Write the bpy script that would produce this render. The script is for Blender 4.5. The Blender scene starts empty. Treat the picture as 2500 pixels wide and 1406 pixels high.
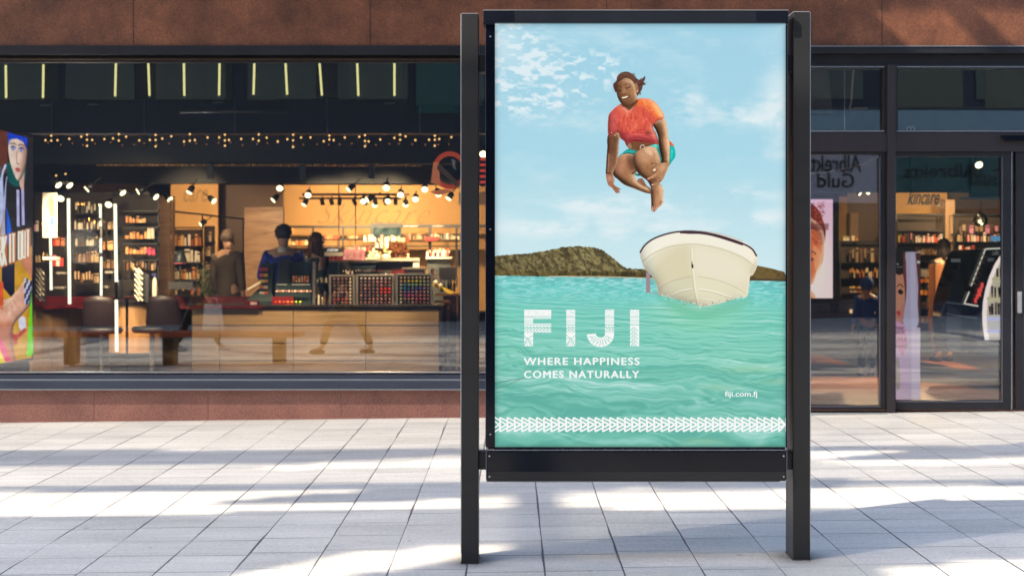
import bpy, bmesh, math, random
import numpy as np
from mathutils import Vector, Matrix
random.seed(7)
# ---------------------------------------------------------------- camera, world, sun, exposure
scene = bpy.context.scene
F, HORIZON, CX, CAMZ = 3458.0, 625.0, 1250.0, 1.5          # focal length in photo pixels, horizon row, centre column, eye height
EXPO = 1.6
cam_d = bpy.data.cameras.new("camera"); cam = bpy.data.objects.new("camera", cam_d); scene.collection.objects.link(cam)
cam.location = (0, 0, CAMZ); cam.rotation_euler = (math.radians(90), 0, 0)
cam_d.sensor_width = 36; cam_d.lens = 36 * F / 2500; cam_d.shift_y = -(703 - HORIZON) / 2500; cam_d.clip_start = .1; cam_d.clip_end = 500
scene.camera = cam
cam_d.dof.use_dof = True; cam_d.dof.focus_distance = 7.0; cam_d.dof.aperture_fstop = 3.6
SUN_EL, SUN_AZ = math.radians(40), math.atan2(-math.cos(math.radians(28)), -math.sin(math.radians(28)))
world = bpy.data.worlds.new("World"); scene.world = world; world.use_nodes = True
nt = world.node_tree; nt.nodes.clear()
o_ = nt.nodes.new("ShaderNodeOutputWorld"); b_ = nt.nodes.new("ShaderNodeBackground"); k_ = nt.nodes.new("ShaderNodeTexSky")
k_.sky_type = 'NISHITA'; k_.sun_disc = False; k_.sun_elevation = SUN_EL; k_.sun_rotation = SUN_AZ % (2 * math.pi); k_.air_density = 1.0; k_.dust_density = 1.5
b_.inputs[1].default_value = 0.15
nt.links.new(k_.outputs[0], b_.inputs[0]); nt.links.new(b_.outputs[0], o_.inputs[0])
sd = bpy.data.lights.new("sun", 'SUN'); sd.energy = 2.5; sd.angle = math.radians(.5); sd.color = (1, .90, .74)
sun = bpy.data.objects.new("sun", sd); scene.collection.objects.link(sun)
tosun = Vector((math.sin(SUN_AZ) * math.cos(SUN_EL), math.cos(SUN_AZ) * math.cos(SUN_EL), math.sin(SUN_EL)))
sun.rotation_euler = tosun.to_track_quat('Z', 'Y').to_euler(); sun.location = tosun * 60
scene.view_settings.view_transform = 'Standard'; scene.view_settings.look = 'None'; scene.view_settings.gamma = 1; scene.view_settings.exposure = EXPO
scene.render.engine = 'CYCLES'; cy = scene.cycles
cy.use_denoising = True; cy.max_bounces = 7; cy.diffuse_bounces = 3; cy.glossy_bounces = 3; cy.transparent_max_bounces = 12; cy.transmission_bounces = 3
cy.caustics_reflective = False; cy.caustics_refractive = False; cy.sample_clamp_indirect = 3.0; cy.use_light_tree = True
EG = 2 ** (-EXPO)                                          # emission of 1 on screen at this exposure

def P(px, py, D): return Vector(((px - CX) / F * D, D, CAMZ - (py - HORIZON) / F * D))
def gz(x): return .011 * x                                 # the street falls gently to the left
def G(px, py):                                             # pixel to point of the street surface
    k = (py - HORIZON) / F; a = (px - CX) / F; D = CAMZ / (k + .011 * a); return Vector((a * D, D, .011 * a * D))

# ---------------------------------------------------------------- materials
def newmat(name):
    m = bpy.data.materials.new(name); m.use_nodes = True; n = m.node_tree; n.nodes.clear()
    out = n.nodes.new("ShaderNodeOutputMaterial"); return m, n, out
def L(n, a, b): n.links.new(a, b)
def nd(n, t, **kw):
    x = n.nodes.new(t)
    for k, v in kw.items():
        if k in x.inputs.keys(): x.inputs[k].default_value = v
        else: setattr(x, k, v)
    return x
def mat(name, col, rough=.5, metal=0., var=.12, scale=6., bump=0., spec=.5, coat=0., stretch=(1, 1, 1), bscale=60., emis=None, estr=0.):
    m, n, out = newmat(name)
    p = nd(n, "ShaderNodeBsdfPrincipled", Roughness=rough, Metallic=metal)
    p.inputs['Specular IOR Level'].default_value = spec; p.inputs['Coat Weight'].default_value = coat
    tc = nd(n, "ShaderNodeTexCoord"); mp = nd(n, "ShaderNodeMapping"); mp.inputs['Scale'].default_value = stretch
    L(n, tc.outputs['Object'], mp.inputs[0])
    nz = nd(n, "ShaderNodeTexNoise", Scale=scale, Detail=6., Roughness=.65); L(n, mp.outputs[0], nz.inputs['Vector'])
    r = nd(n, "ShaderNodeMapRange"); r.inputs['From Min'].default_value = .25; r.inputs['From Max'].default_value = .75
    r.inputs['To Min'].default_value = 1 - var; r.inputs['To Max'].default_value = 1 + var; L(n, nz.outputs[0], r.inputs[0])
    mx = nd(n, "ShaderNodeVectorMath", operation='SCALE'); mx.inputs[0].default_value = col[:3]; L(n, r.outputs[0], mx.inputs['Scale'])
    L(n, mx.outputs[0], p.inputs['Base Color'])
    rr = nd(n, "ShaderNodeMapRange"); rr.inputs['To Min'].default_value = max(.02, rough - .08); rr.inputs['To Max'].default_value = min(1, rough + .1); L(n, nz.outputs[0], rr.inputs[0]); L(n, rr.outputs[0], p.inputs['Roughness'])
    if bump:
        nb = nd(n, "ShaderNodeTexNoise", Scale=bscale, Detail=4.); L(n, mp.outputs[0], nb.inputs['Vector'])
        b = nd(n, "ShaderNodeBump", Strength=bump, Distance=.01); L(n, nb.outputs[0], b.inputs['Height']); L(n, b.outputs[0], p.inputs['Normal'])
    if emis: p.inputs['Emission Color'].default_value = (*emis, 1); p.inputs['Emission Strength'].default_value = estr
    L(n, p.outputs[0], out.inputs[0]); return m
def glow(name, rgb255, k=1.0):
    m, n, out = newmat(name); c = s2l(rgb255); e = nd(n, "ShaderNodeEmission", Strength=k * EG); e.inputs[0].default_value = (*c, 1); L(n, e.outputs[0], out.inputs[0]); return m
def wood(name, c1, c2, rough=.4, axis='X', k=1.):
    m, n, out = newmat(name); p = nd(n, "ShaderNodeBsdfPrincipled", Roughness=rough); tc = nd(n, "ShaderNodeTexCoord"); mp = nd(n, "ShaderNodeMapping")
    s = {'X': (1.2, 9, 14), 'Z': (14, 9, 1.2), 'D': (6, 6, 6)}[axis]; mp.inputs['Scale'].default_value = [q * k for q in s]
    if axis == 'D': mp.inputs['Rotation'].default_value = (0, .7, 0); mp.inputs['Scale'].default_value = (1.5, 8, 11)
    L(n, tc.outputs['Object'], mp.inputs[0]); nz = nd(n, "ShaderNodeTexNoise", Scale=1.6, Detail=8., Roughness=.6, Distortion=.6); L(n, mp.outputs[0], nz.inputs['Vector'])
    cr = nd(n, "ShaderNodeValToRGB"); cr.color_ramp.elements[0].position = .3; cr.color_ramp.elements[0].color = (*c1, 1); cr.color_ramp.elements[1].position = .7; cr.color_ramp.elements[1].color = (*c2, 1)
    L(n, nz.outputs[0], cr.inputs[0]); L(n, cr.outputs[0], p.inputs['Base Color']); L(n, p.outputs[0], out.inputs[0]); return m
def granite(name, c1, c2, dark, rough=.45, joints=None):
    m, n, out = newmat(name); p = nd(n, "ShaderNodeBsdfPrincipled", Roughness=rough); tc = nd(n, "ShaderNodeTexCoord")
    n1 = nd(n, "ShaderNodeTexNoise", Scale=1.3, Detail=8., Roughness=.72); n2 = nd(n, "ShaderNodeTexNoise", Scale=70., Detail=3.); v = nd(n, "ShaderNodeTexVoronoi", Scale=48.)
    for q in (n1, n2, v): L(n, tc.outputs['Object'], q.inputs['Vector'])
    cr = nd(n, "ShaderNodeValToRGB"); cr.color_ramp.elements[0].position = .38; cr.color_ramp.elements[0].color = (*c1, 1); cr.color_ramp.elements[1].position = .64; cr.color_ramp.elements[1].color = (*c2, 1)
    L(n, n1.outputs[0], cr.inputs[0])
    m1 = nd(n, "ShaderNodeMixRGB", blend_type='OVERLAY'); m1.inputs[0].default_value = .85; L(n, cr.outputs[0], m1.inputs[1]); L(n, n2.outputs[0], m1.inputs[2])
    t = nd(n, "ShaderNodeMath", operation='LESS_THAN'); t.inputs[1].default_value = .17; L(n, v.outputs['Distance'], t.inputs[0])
    t2 = nd(n, "ShaderNodeMath", operation='MULTIPLY'); t2.inputs[1].default_value = .55; L(n, t.outputs[0], t2.inputs[0])
    m2 = nd(n, "ShaderNodeMixRGB"); L(n, t2.outputs[0], m2.inputs[0]); L(n, m1.outputs[0], m2.inputs[1]); m2.inputs[2].default_value = (*dark, 1)
    L(n, m2.outputs[0], p.inputs['Base Color']); b = nd(n, "ShaderNodeBump", Strength=.25, Distance=.004); L(n, n2.outputs[0], b.inputs['Height']); L(n, b.outputs[0], p.inputs['Normal'])
    L(n, p.outputs[0], out.inputs[0]); return m
def glassmat(name, k=2.2, tint=(.93, .95, .95), rough=0.0):
    m, n, out = newmat(name); t = nd(n, "ShaderNodeBsdfTransparent"); t.inputs[0].default_value = (*tint, 1)
    g = nd(n, "ShaderNodeBsdfGlossy", Roughness=rough); fr = nd(n, "ShaderNodeFresnel", IOR=1.5); mu = nd(n, "ShaderNodeMath", operation='MULTIPLY', use_clamp=True); mu.inputs[1].default_value = k
    L(n, fr.outputs[0], mu.inputs[0]); mx = nd(n, "ShaderNodeMixShader"); L(n, mu.outputs[0], mx.inputs[0]); L(n, t.outputs[0], mx.inputs[1]); L(n, g.outputs[0], mx.inputs[2]); L(n, mx.outputs[0], out.inputs[0])
    tc = nd(n, "ShaderNodeTexCoord"); nz = nd(n, "ShaderNodeTexNoise", Scale=.9, Detail=1.); L(n, tc.outputs['Object'], nz.inputs['Vector'])
    b = nd(n, "ShaderNodeBump", Strength=.05, Distance=.02); L(n, nz.outputs[0], b.inputs['Height']); L(n, b.outputs[0], g.inputs['Normal'])
    return m
def picmat(name, k=1., base=.0, attr="Col", rough=.2):
    m, n, out = newmat(name); a = nd(n, "ShaderNodeAttribute", attribute_name=attr)
    p = nd(n, "ShaderNodeBsdfPrincipled", Roughness=rough); p.inputs['Specular IOR Level'].default_value = .06
    if base: L(n, a.outputs[0], p.inputs['Base Color'])
    else: p.inputs['Base Color'].default_value = (0.01, .01, .01, 1)
    if k: L(n, a.outputs[0], p.inputs['Emission Color']); p.inputs['Emission Strength'].default_value = k * EG
    L(n, p.outputs[0], out.inputs[0]); return m

# ---------------------------------------------------------------- mesh helpers
COL = scene.collection
class MB:
    def __init__(s): s.v = []; s.f = []; s.m = []; s.smooth = False
    def add(s, vs, fs, mi=0):
        o = len(s.v); s.v += [tuple(q) for q in vs]; s.f += [[i + o for i in f] for f in fs]; s.m += [mi] * len(fs); return s
    def box(s, x0, x1, y0, y1, z0, z1, mi=0):
        return s.add([(x0, y0, z0), (x1, y0, z0), (x1, y1, z0), (x0, y1, z0), (x0, y0, z1), (x1, y0, z1), (x1, y1, z1), (x0, y1, z1)], [(0, 3, 2, 1), (4, 5, 6, 7), (0, 1, 5, 4), (1, 2, 6, 5), (2, 3, 7, 6), (3, 0, 4, 7)], mi)
    def obox(s, M, sx, sy, sz, mi=0):
        b = MB().box(-sx / 2, sx / 2, -sy / 2, sy / 2, -sz / 2, sz / 2); return s.add([M @ Vector(q) for q in b.v], b.f, mi)
    def rb(s, a, b, c, d, D, dep=.05, mi=0):               # box seen as the pixel rectangle x a..b, y c..d, front face at distance D
        p = P(a, d, D); q = P(b, c, D); return s.box(p.x, q.x, D, D + dep, p.z, q.z, mi)
    def cyl(s, p0, p1, r0, r1=None, n=12, mi=0, caps=True):
        r1 = r0 if r1 is None else r1; p0, p1 = Vector(p0), Vector(p1); q = (p1 - p0).to_track_quat('Z', 'Y'); vs = []
        for p, r in ((p0, r0), (p1, r1)):
            for k in range(n): a = 2 * math.pi * k / n; vs.append(p + q @ Vector((r * math.cos(a), r * math.sin(a), 0)))
        fs = [(k, (k + 1) % n, n + (k + 1) % n, n + k) for k in range(n)]
        if caps: fs += [tuple(range(n - 1, -1, -1)), tuple(range(n, 2 * n))]
        return s.add(vs, fs, mi)
    def tube(s, pts, r, n=8, mi=0):
        for a, b in zip(pts[:-1], pts[1:]): s.cyl(a, b, r, n=n, mi=mi)
        return s
    def lathe(s, c, prof, n=12, mi=0, ax=None):
        c = Vector(c); q = Vector(ax).to_track_quat('Z', 'Y') if ax is not None else None; vs = []
        for r, h in prof:
            for k in range(n):
                a = 2 * math.pi * k / n; w = Vector((r * math.cos(a), r * math.sin(a), h)); vs.append(c + (q @ w if q else w))
        m = len(prof); fs = [(j * n + k, j * n + (k + 1) % n, (j + 1) * n + (k + 1) % n, (j + 1) * n + k) for j in range(m - 1) for k in range(n)]
        fs += [tuple(range(n - 1, -1, -1)), tuple(range((m - 1) * n, m * n))]; return s.add(vs, fs, mi)
    def ball(s, c, r, n=10, mi=0, sc=(1, 1, 1)):
        b = MB().lathe((0, 0, 0), [(max(1e-4, math.sin(math.pi * j / n)), -math.cos(math.pi * j / n)) for j in range(n + 1)], n + 2)
        return s.add([(c[0] + q[0] * r * sc[0], c[1] + q[1] * r * sc[1], c[2] + q[2] * r * sc[2]) for q in b.v], b.f, mi)
    def prism(s, pts, d, mi=0):                            # planar polygon pts (3D) pushed along vector d
        n = len(pts); d = Vector(d); vs = [Vector(p) for p in pts] + [Vector(p) + d for p in pts]
        return s.add(vs, [tuple(range(n)), tuple(range(2 * n - 1, n - 1, -1))] + [(k, n + k, n + (k + 1) % n, (k + 1) % n) for k in range(n)], mi)
def wloc(o):
    p = Vector((0, 0, 0))
    while o is not None: p = p + Vector(o.location); o = o.parent
    return p
def islands(mb):
    p = list(range(len(mb.v)))
    def f(a):
        while p[a] != a: p[a] = p[p[a]]; a = p[a]
        return a
    for q in mb.f:
        for b in q[1:]: p[f(b)] = f(q[0])
    g = {}
    for q, mi in zip(mb.f, mb.m): g.setdefault(f(q[0]), []).append((q, mi))
    out = []
    for fs in g.values():
        ix = sorted({i for q, _ in fs for i in q}); mp = {i: k for k, i in enumerate(ix)}; m = MB(); m.v = [mb.v[i] for i in ix]; m.f = [[mp[i] for i in q] for q, _ in fs]; m.m = [mi for _, mi in fs]; out.append(m)
    return out
def parts(name, mb, mats, parent=None, **kw):
    r = [part(name, m, mats, parent, **kw) for m in islands(mb)]; return r[0]
def part(name, mb, mats, parent=None, label=None, bevel=0, smooth=False, loc=None, kind=None):
    """link the collected faces as ONE mesh object; vertices are given in world space unless loc is None and parent is None"""
    me = bpy.data.meshes.new(name); off = wloc(parent) if parent is not None else (Vector(loc) if loc is not None else Vector((0, 0, 0)))
    me.from_pydata([tuple(Vector(q) - off) for q in mb.v], [], mb.f); me.update()
    for m in (mats if isinstance(mats, (list, tuple)) else [mats]): me.materials.append(m)
    if any(mb.m): me.polygons.foreach_set('material_index', mb.m)
    b = bmesh.new(); b.from_mesh(me); bmesh.ops.recalc_face_normals(b, faces=b.faces); b.to_mesh(me); b.free()
    if smooth: me.polygons.foreach_set('use_smooth', [True] * len(me.polygons))
    o = bpy.data.objects.new(name, me); COL.objects.link(o)
    if parent is not None: o.parent = parent
    elif loc is not None: o.location = loc
    if bevel:
        bv = o.modifiers.new('bevel', 'BEVEL'); bv.width = bevel; bv.segments = 2; bv.limit_method = 'ANGLE'; bv.angle_limit = .7
    if label: o['label'] = label
    if kind: o['kind'] = kind
    return o
def tag(o, label, cat, group=None):
    o['label'] = label; o['category'] = cat
    if group: o['group'] = group
    return o
def thing(name, label, cat, loc, group=None):
    o = bpy.data.objects.new(name, None); o.empty_display_size = .1; COL.objects.link(o); o.location = loc; return tag(o, label, cat, group)
def copy_tree(src, loc=None, parent=None, label=None):
    c = src.copy(); COL.objects.link(c)
    if parent is not None: c.parent = parent
    if loc is not None: c.location = loc
    if label: c['label'] = label
    for ch in src.children: copy_tree(ch, None, c)
    return c
def text(name, s, x0, x1, z0, z1, y, m, parent=None, bold=0.0, spacing=1., shear=0., flip=False, smear=0.):
    """lettering as a mesh fitted to the rectangle; flip turns it to face +y"""
    cu = bpy.data.curves.new(name, 'FONT'); cu.body = s; cu.offset = bold; cu.space_character = spacing; cu.shear = shear; cu.resolution_u = 3
    t = bpy.data.objects.new(name + '_tmp', cu); COL.objects.link(t); bpy.context.view_layer.update()
    me = bpy.data.meshes.new_from_object(t.evaluated_get(bpy.context.evaluated_depsgraph_get())); bpy.data.objects.remove(t)
    co = np.zeros(len(me.vertices) * 3); me.vertices.foreach_get('co', co); co = co.reshape(-1, 3); a = co.min(0); b = co.max(0)
    u = (co[:, 0] - a[0]) / (b[0] - a[0]); w = (co[:, 1] - a[1]) / (b[1] - a[1])
    if flip: u = 1 - u
    off = wloc(parent) if parent is not None else Vector((0, 0, 0))
    vs = [(x0 + (x1 - x0) * p, y, z0 + (z1 - z0) * q) for p, q in zip(u, w)]
    mb = MB(); fs = [list(p.vertices) for p in me.polygons]; sg = 1 if flip else -1
    mb.add(vs, fs)
    if smear:
        for k, (dx, dz) in enumerate(((-1, 0), (1, 0), (0, -.6), (0, .6), (-.5, 0), (.5, 0))): mb.add([(a_ + dx * smear, b_ - .00015 * (k + 1), c_ + dz * smear) for a_, b_, c_ in vs], fs)
    o = part(name, mb, m, parent); return o
def raster_plane(name, im, p00, p10, p01, m, parent, back=None):
    """im (h,w,3) in 0..255 shown on a grid of vertices; p00 top left, p10 top right, p01 bottom left"""
    h, w = im.shape[:2]; p00, p10, p01 = [np.array(q, float) for q in (p00, p10, p01)]
    u = (np.arange(w) / (w - 1))[None, :, None]; v = (np.arange(h) / (h - 1))[:, None, None]
    off = np.array(wloc(parent)); co = (p00 + (p10 - p00) * u + (p01 - p00) * v - off).reshape(-1, 3)
    i = np.arange(h * w).reshape(h, w); q = np.stack([i[:-1, :-1], i[1:, :-1], i[1:, 1:], i[:-1, 1:]], -1).reshape(-1, 4)
    me = bpy.data.meshes.new(name); me.vertices.add(h * w); me.vertices.foreach_set('co', co.astype(np.float32).ravel())
    me.loops.add(q.size); me.loops.foreach_set('vertex_index', q.astype(np.int32).ravel()); me.polygons.add(len(q)); me.polygons.foreach_set('loop_start', np.arange(0, q.size, 4, dtype=np.int32))
    me.update(calc_edges=True); ca = me.color_attributes.new("Col", 'FLOAT_COLOR', 'POINT')
    rgba = np.ones((h * w, 4), np.float32); rgba[:, :3] = s2l(im.reshape(-1, 3)); ca.data.foreach_set('color', rgba.ravel()); me.materials.append(m)
    o = bpy.data.objects.new(name, me); COL.objects.link(o); o.parent = parent; return o

# ---------------------------------------------------------------- picture rasteriser (numpy): printed posters and screens
def s2l(c):
    c = np.asarray(c, dtype=np.float64) / 255.0
    return np.where(c <= .04045, c / 12.92, ((c + .055) / 1.055) ** 2.4)

def vnoise(h, w, cy, cx, rs):
    """smooth value noise, cells cy x cx over the picture"""
    g = rs.rand(int(cy) + 3, int(cx) + 3)
    y = np.linspace(0, cy, h); x = np.linspace(0, cx, w)
    yi = y.astype(int); xi = x.astype(int)
    fy = y - yi; fx = x - xi
    fy = fy * fy * (3 - 2 * fy); fx = fx * fx * (3 - 2 * fx)
    a = g[yi][:, xi]; b = g[yi][:, xi + 1]; c = g[yi + 1][:, xi]; d = g[yi + 1][:, xi + 1]
    fy = fy[:, None]; fx = fx[None, :]
    return (a * (1 - fx) + b * fx) * (1 - fy) + (c * (1 - fx) + d * fx) * fy

def fbm(h, w, cy, cx, octv, rs, gain=.5):
    s = np.zeros((h, w)); a = 1.; t = 0.
    for k in range(octv):
        s += a * vnoise(h, w, cy * 2 ** k, cx * 2 ** k, rs); t += a; a *= gain
    return s / t

def blur(m, r):
    r = max(1, int(r))
    for ax in (0, 1):
        for _ in range(2):
            n = m.shape[ax]
            pad = [(0, 0), (0, 0)]; pad[ax] = (r + 1, r)
            c = np.cumsum(np.pad(m, pad, mode='edge'), axis=ax)
            hi = np.take(c, range(2 * r + 1, n + 2 * r + 1), axis=ax); lo = np.take(c, range(0, n), axis=ax)
            m = (hi - lo) / (2 * r + 1)
    return m

def spline(pts, n=8):
    p = np.array(pts, float); N = len(p); out = []
    for i in range(N):
        a, b, c, d = p[(i - 1) % N], p[i], p[(i + 1) % N], p[(i + 2) % N]
        for k in range(n):
            t = k / n
            out.append(.5 * ((2 * b) + (-a + c) * t + (2 * a - 5 * b + 4 * c - d) * t * t + (-a + 3 * b - 3 * c + d) * t ** 3))
    return np.array(out)

class Canvas:
    def __init__(s, x0, y0, x1, y1, scale):
        s.x0, s.y0, s.s = x0, y0, scale
        s.w = int(round((x1 - x0) * scale)); s.h = int(round((y1 - y0) * scale))
        s.im = np.zeros((s.h, s.w, 3)); s.off = (0, 0, 1.)
    def tr(s, pts):
        ox, oy, k = s.off
        p = np.array(pts, float)
        return np.stack([((ox + p[:, 0] / k) - s.x0) * s.s, ((oy + p[:, 1] / k) - s.y0) * s.s], 1)
    def mask(s, pts, smooth=True, ss=3):
        q = s.tr(spline(pts) if smooth else pts)
        m = np.zeros((s.h, s.w))
        xa, ya = np.floor(q.min(0)).astype(int) - 1; xb, yb = np.ceil(q.max(0)).astype(int) + 1
        xa, ya = max(xa, 0), max(ya, 0); xb, yb = min(xb, s.w), min(yb, s.h)
        if xb <= xa or yb <= ya: return m
        ys = ya + (np.arange((yb - ya) * ss) + .5) / ss
        xs = xa + (np.arange((xb - xa) * ss) + .5) / ss
        par = np.zeros((len(ys), len(xs)), bool)
        x1, y1 = q[:, 0], q[:, 1]; x2, y2 = np.roll(x1, -1), np.roll(y1, -1)
        for a, b, c, d in zip(x1, y1, x2, y2):
            if b == d: continue
            r = (ys >= min(b, d)) & (ys < max(b, d))
            if not r.any(): continue
            xc = a + (ys[r] - b) * (c - a) / (d - b)
            par[r] ^= xs[None, :] < xc[:, None]
        m[ya:yb, xa:xb] = par.reshape(yb - ya, ss, xb - xa, ss).mean((1, 3))
        return m
    def put(s, m, col):
        col = np.asarray(col, float)
        s.im += m[..., None] * (col - s.im)
    def fill(s, pts, col, soft=0, a=1., clip=None, smooth=True):
        m = s.mask(pts, smooth)
        if soft: m = blur(m, soft * s.s)
        m = m * a
        if clip is not None: m = m * clip
        s.put(m, col); return m
    def line(s, pts, wd, col, a=1., soft=0, clip=None, closed=False):
        p = np.array(pts, float)
        if len(p) > 2 and not closed:
            P = np.vstack([2 * p[0] - p[1], p, 2 * p[-1] - p[-2]]); o = []
            for i in range(1, len(P) - 2):
                for k in range(6):
                    t = k / 6; A, B, C_, D = P[i - 1], P[i], P[i + 1], P[i + 2]
                    o.append(.5 * (2 * B + (C_ - A) * t + (2 * A - 5 * B + 4 * C_ - D) * t * t + (3 * B - A - 3 * C_ + D) * t ** 3))
            o.append(p[-1]); p = np.array(o)
        d = np.gradient(p, axis=0); nrm = np.stack([-d[:, 1], d[:, 0]], 1); nrm /= np.linalg.norm(nrm, axis=1)[:, None] + 1e-9
        w = (np.linspace(wd[0], wd[1], len(p)) if isinstance(wd, tuple) else np.full(len(p), wd))[:, None] / 2
        return s.fill(np.vstack([p + nrm * w, (p - nrm * w)[::-1]]), col, soft, a, clip, smooth=False)

def inflate(c, m, r, k, lx=.75, ly=-.66):
    """round-body shading: brighter where the outline faces the light"""
    t = 0
    for q in (r, r * .45):
        b = blur(m.copy(), q * c.s); gy, gx = np.gradient(b); t = t - (gx * lx + gy * ly) * q * c.s * 2
    t = np.clip(t, -1, 1)[..., None] * m[..., None] * k
    c.im = np.where(t > 0, c.im + t * (np.array((255, 220, 180)) - c.im) * 1.1, c.im * (1 + t))

def beach_poster(S=1.0):
    rs = np.random.RandomState(4)
    c = Canvas(1208, 58, 1919, 1090, S); H, W = c.h, c.w
    yy = (np.arange(H)[:, None] + .5) / c.s + 58 + np.zeros((1, W)); xx = (np.arange(W)[None, :] + .5) / c.s + 1208 + np.zeros((H, 1))
    # sky
    t = np.clip((yy - 58) / (640 - 58), 0, 1)[..., None]
    top, mid, low = np.array((160, 210, 230.)), np.array((172, 218, 234.)), np.array((206, 234, 240.))
    c.im = np.where(t < .55, top + (mid - top) * t / .55, mid + (low - mid) * (t - .55) / .45)
    def G(cx, cy, rx, ry): return np.exp(-(((xx - cx) / rx) ** 2 + ((yy - cy) / ry) ** 2))
    cell = fbm(H, W, 95, 36, 3, rs, .5); wisp = fbm(H, W, 22, 6, 5, rs, .6); big = fbm(H, W, 7, 5, 5, rs, .6)
    reg = G(1290, 215, 110, 50) * 1.5 + G(1240, 110, 70, 60) + G(1370, 170, 110, 40) * .9 + G(1440, 170, 60, 30) * .5
    m = np.clip((cell * .75 + wisp * .25 - .47) * 6, 0, 1) * np.clip(reg * 2.2, 0, 1)
    c.put(m * .8, (236, 245, 248)); c.put(np.clip(G(1230, 110, 60, 70), 0, 1) * .55, (220, 238, 245))
    reg = G(1680, 250, 45, 55) + G(1800, 280, 130, 35) * 1.2 + G(1900, 260, 40, 90) * .7
    m = np.clip((big * .5 + wisp * .5 - .36) * 4, 0, 1) * np.clip(reg, 0, 1); c.put(np.clip(m * 1.3, 0, 1) * .8, (238, 245, 247))
    reg = G(1900, 355, 50, 30) + G(1880, 372, 40, 12); c.put(np.clip((big - .35) * 3, 0, 1) * np.clip(reg, 0, 1) * .9, (236, 243, 245))
    reg = G(1560, 100, 160, 30) * .35 + G(1400, 300, 120, 30) * .4 + G(1530, 500, 150, 26) + G(1450, 505, 90, 14) * .8 + G(1800, 470, 110, 22) * .9 + G(1880, 535, 80, 26) + G(1330, 555, 160, 22) + G(1600, 560, 200, 25)
    m = np.clip((wisp - .36) * 4, 0, 1) * np.clip(reg, 0, 1); c.put(m * .8, (234, 244, 246))
    c.put(np.clip((wisp - .5) * 3, 0, 1) * .25, (225, 240, 245))
    # sea
    HZ = 672 + (xx - 1208) * .0185
    sea = np.clip(yy - HZ + .5, 0, 1)
    d = np.clip((yy - HZ) / (1090 - 672), 0, 1)
    base = np.zeros((H, W, 3))
    ks = [(0, (112, 200, 196)), (.08, (116, 212, 204)), (.22, (122, 208, 190)), (.45, (128, 206, 186)), (.7, (112, 190, 174)), (1., (118, 196, 178))]
    for (a, ca), (b, cb) in zip(ks[:-1], ks[1:]):
        u = np.clip((d - a) / (b - a), 0, 1)[..., None]; sel = ((d >= a) & (d <= b))[..., None]
        base = np.where(sel, np.array(ca) * (1 - u) + np.array(cb) * u, base)
    c.put(sea, (0, 0, 0)); c.im += sea[..., None] * base
    c.put(np.clip(G(1705, 775, 110, 42) * 1.3, 0, 1) * sea * .6, (150, 220, 182)); c.put(np.clip(G(1700, 752, 90, 12), 0, 1) * sea * .5, (196, 226, 196)); c.put(G(1800, 880, 110, 50) * sea * .35, (146, 216, 186))
    # water surface: many short waves in perspective, sky mirrored where they lean away
    dy = np.clip(yy - HZ, .6, None); Z = 620. / dy; X = (xx - 1560) * Z / 620.; foot = Z * Z / 620. / c.s
    w1 = fbm(H, W, 26, 6, 3, rs) - .5; w2 = fbm(H, W, 18, 9, 3, rs) - .5
    Xw = X + w1 * .4 * np.minimum(Z, 5); Zw = Z + w2 * .28 * np.minimum(Z, 5) * .5
    hs = np.zeros((H, W)); tot = np.zeros((H, W))
    for k in range(64):
        lam = .07 * (1.5 / .07) ** (k / 63.); th = rs.randn() * .36 + .12; ph = rs.rand() * 6.28; kx_, kz_ = math.sin(th) * 6.283 / lam, math.cos(th) * 6.283 / lam
        wt = np.exp(-(2.6 * foot / lam) ** 2) * lam ** -.05; q = np.sin(Xw * kx_ + Zw * kz_ + ph); hs += wt * (np.exp(1.1 * q) - 1.33) ; tot += wt ** 2
    hs /= np.sqrt(tot) + .35
    c.put(np.clip(hs * .7 + .08, 0, 1) ** 1.1 * sea * .5, (168, 222, 214)); c.put(np.clip(-hs * .85 - .12, 0, 1) * sea * .42, (72, 158, 146)); c.put(np.clip(hs - 1.5, 0, 1) * sea * .5, (226, 244, 240))
    e1 = np.clip(1 - d * 5, 0, 1); n1 = fbm(H, W, 330, 60, 3, rs)
    c.put(np.clip((n1 - .52) * 7, 0, 1) * e1 * sea * .55, (206, 234, 238)); c.put(np.clip((.46 - n1) * 7, 0, 1) * e1 * sea * .45, (86, 160, 166))
    yb = G(1830, 900, 70, 8) + G(1750, 945, 40, 7) + G(1900, 930, 40, 7) + G(1720, 1075, 60, 8); c.put(np.clip(yb, 0, 1) * .3, (170, 200, 150))
    c.line([(1205, 935), (1240, 928), (1280, 922)], 2.5, (90, 130, 118), a=.7, clip=sea); c.line([(1205, 950), (1240, 938), (1270, 925)], 2, (100, 140, 126), a=.6)
    # hills
    hn = fbm(H, W, 130, 90, 4, rs, .7); hb = fbm(H, W, 40, 26, 3, rs)
    ridge = [(1200, 626), (1240, 622), (1290, 619), (1340, 611), (1370, 604), (1410, 601), (1445, 603), (1470, 610), (1490, 624), (1510, 641), (1530, 655), (1560, 656), (1590, 658), (1600, 670), (1600, 679), (1208, 672)]
    rd = []
    for (xa, ya), (xb, yb) in zip(ridge[:-3], ridge[1:-2]):
        for q in np.linspace(0, 1, 12, endpoint=False): rd.append((xa + (xb - xa) * q, ya + (yb - ya) * q + rs.uniform(-1.6, .8)))
    ridge = rd + ridge[-3:]
    hm = c.mask(ridge, False); c.put(hm, (112, 102, 66))
    c.put(hm * np.clip((hn - .5) * 6, 0, 1) * .75, (78, 66, 42)); c.put(hm * np.clip((.47 - hn) * 6, 0, 1) * .7, (134, 124, 84)); c.put(hm * np.clip((hb - .55) * 5, 0, 1) * .5, (84, 74, 46))
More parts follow.
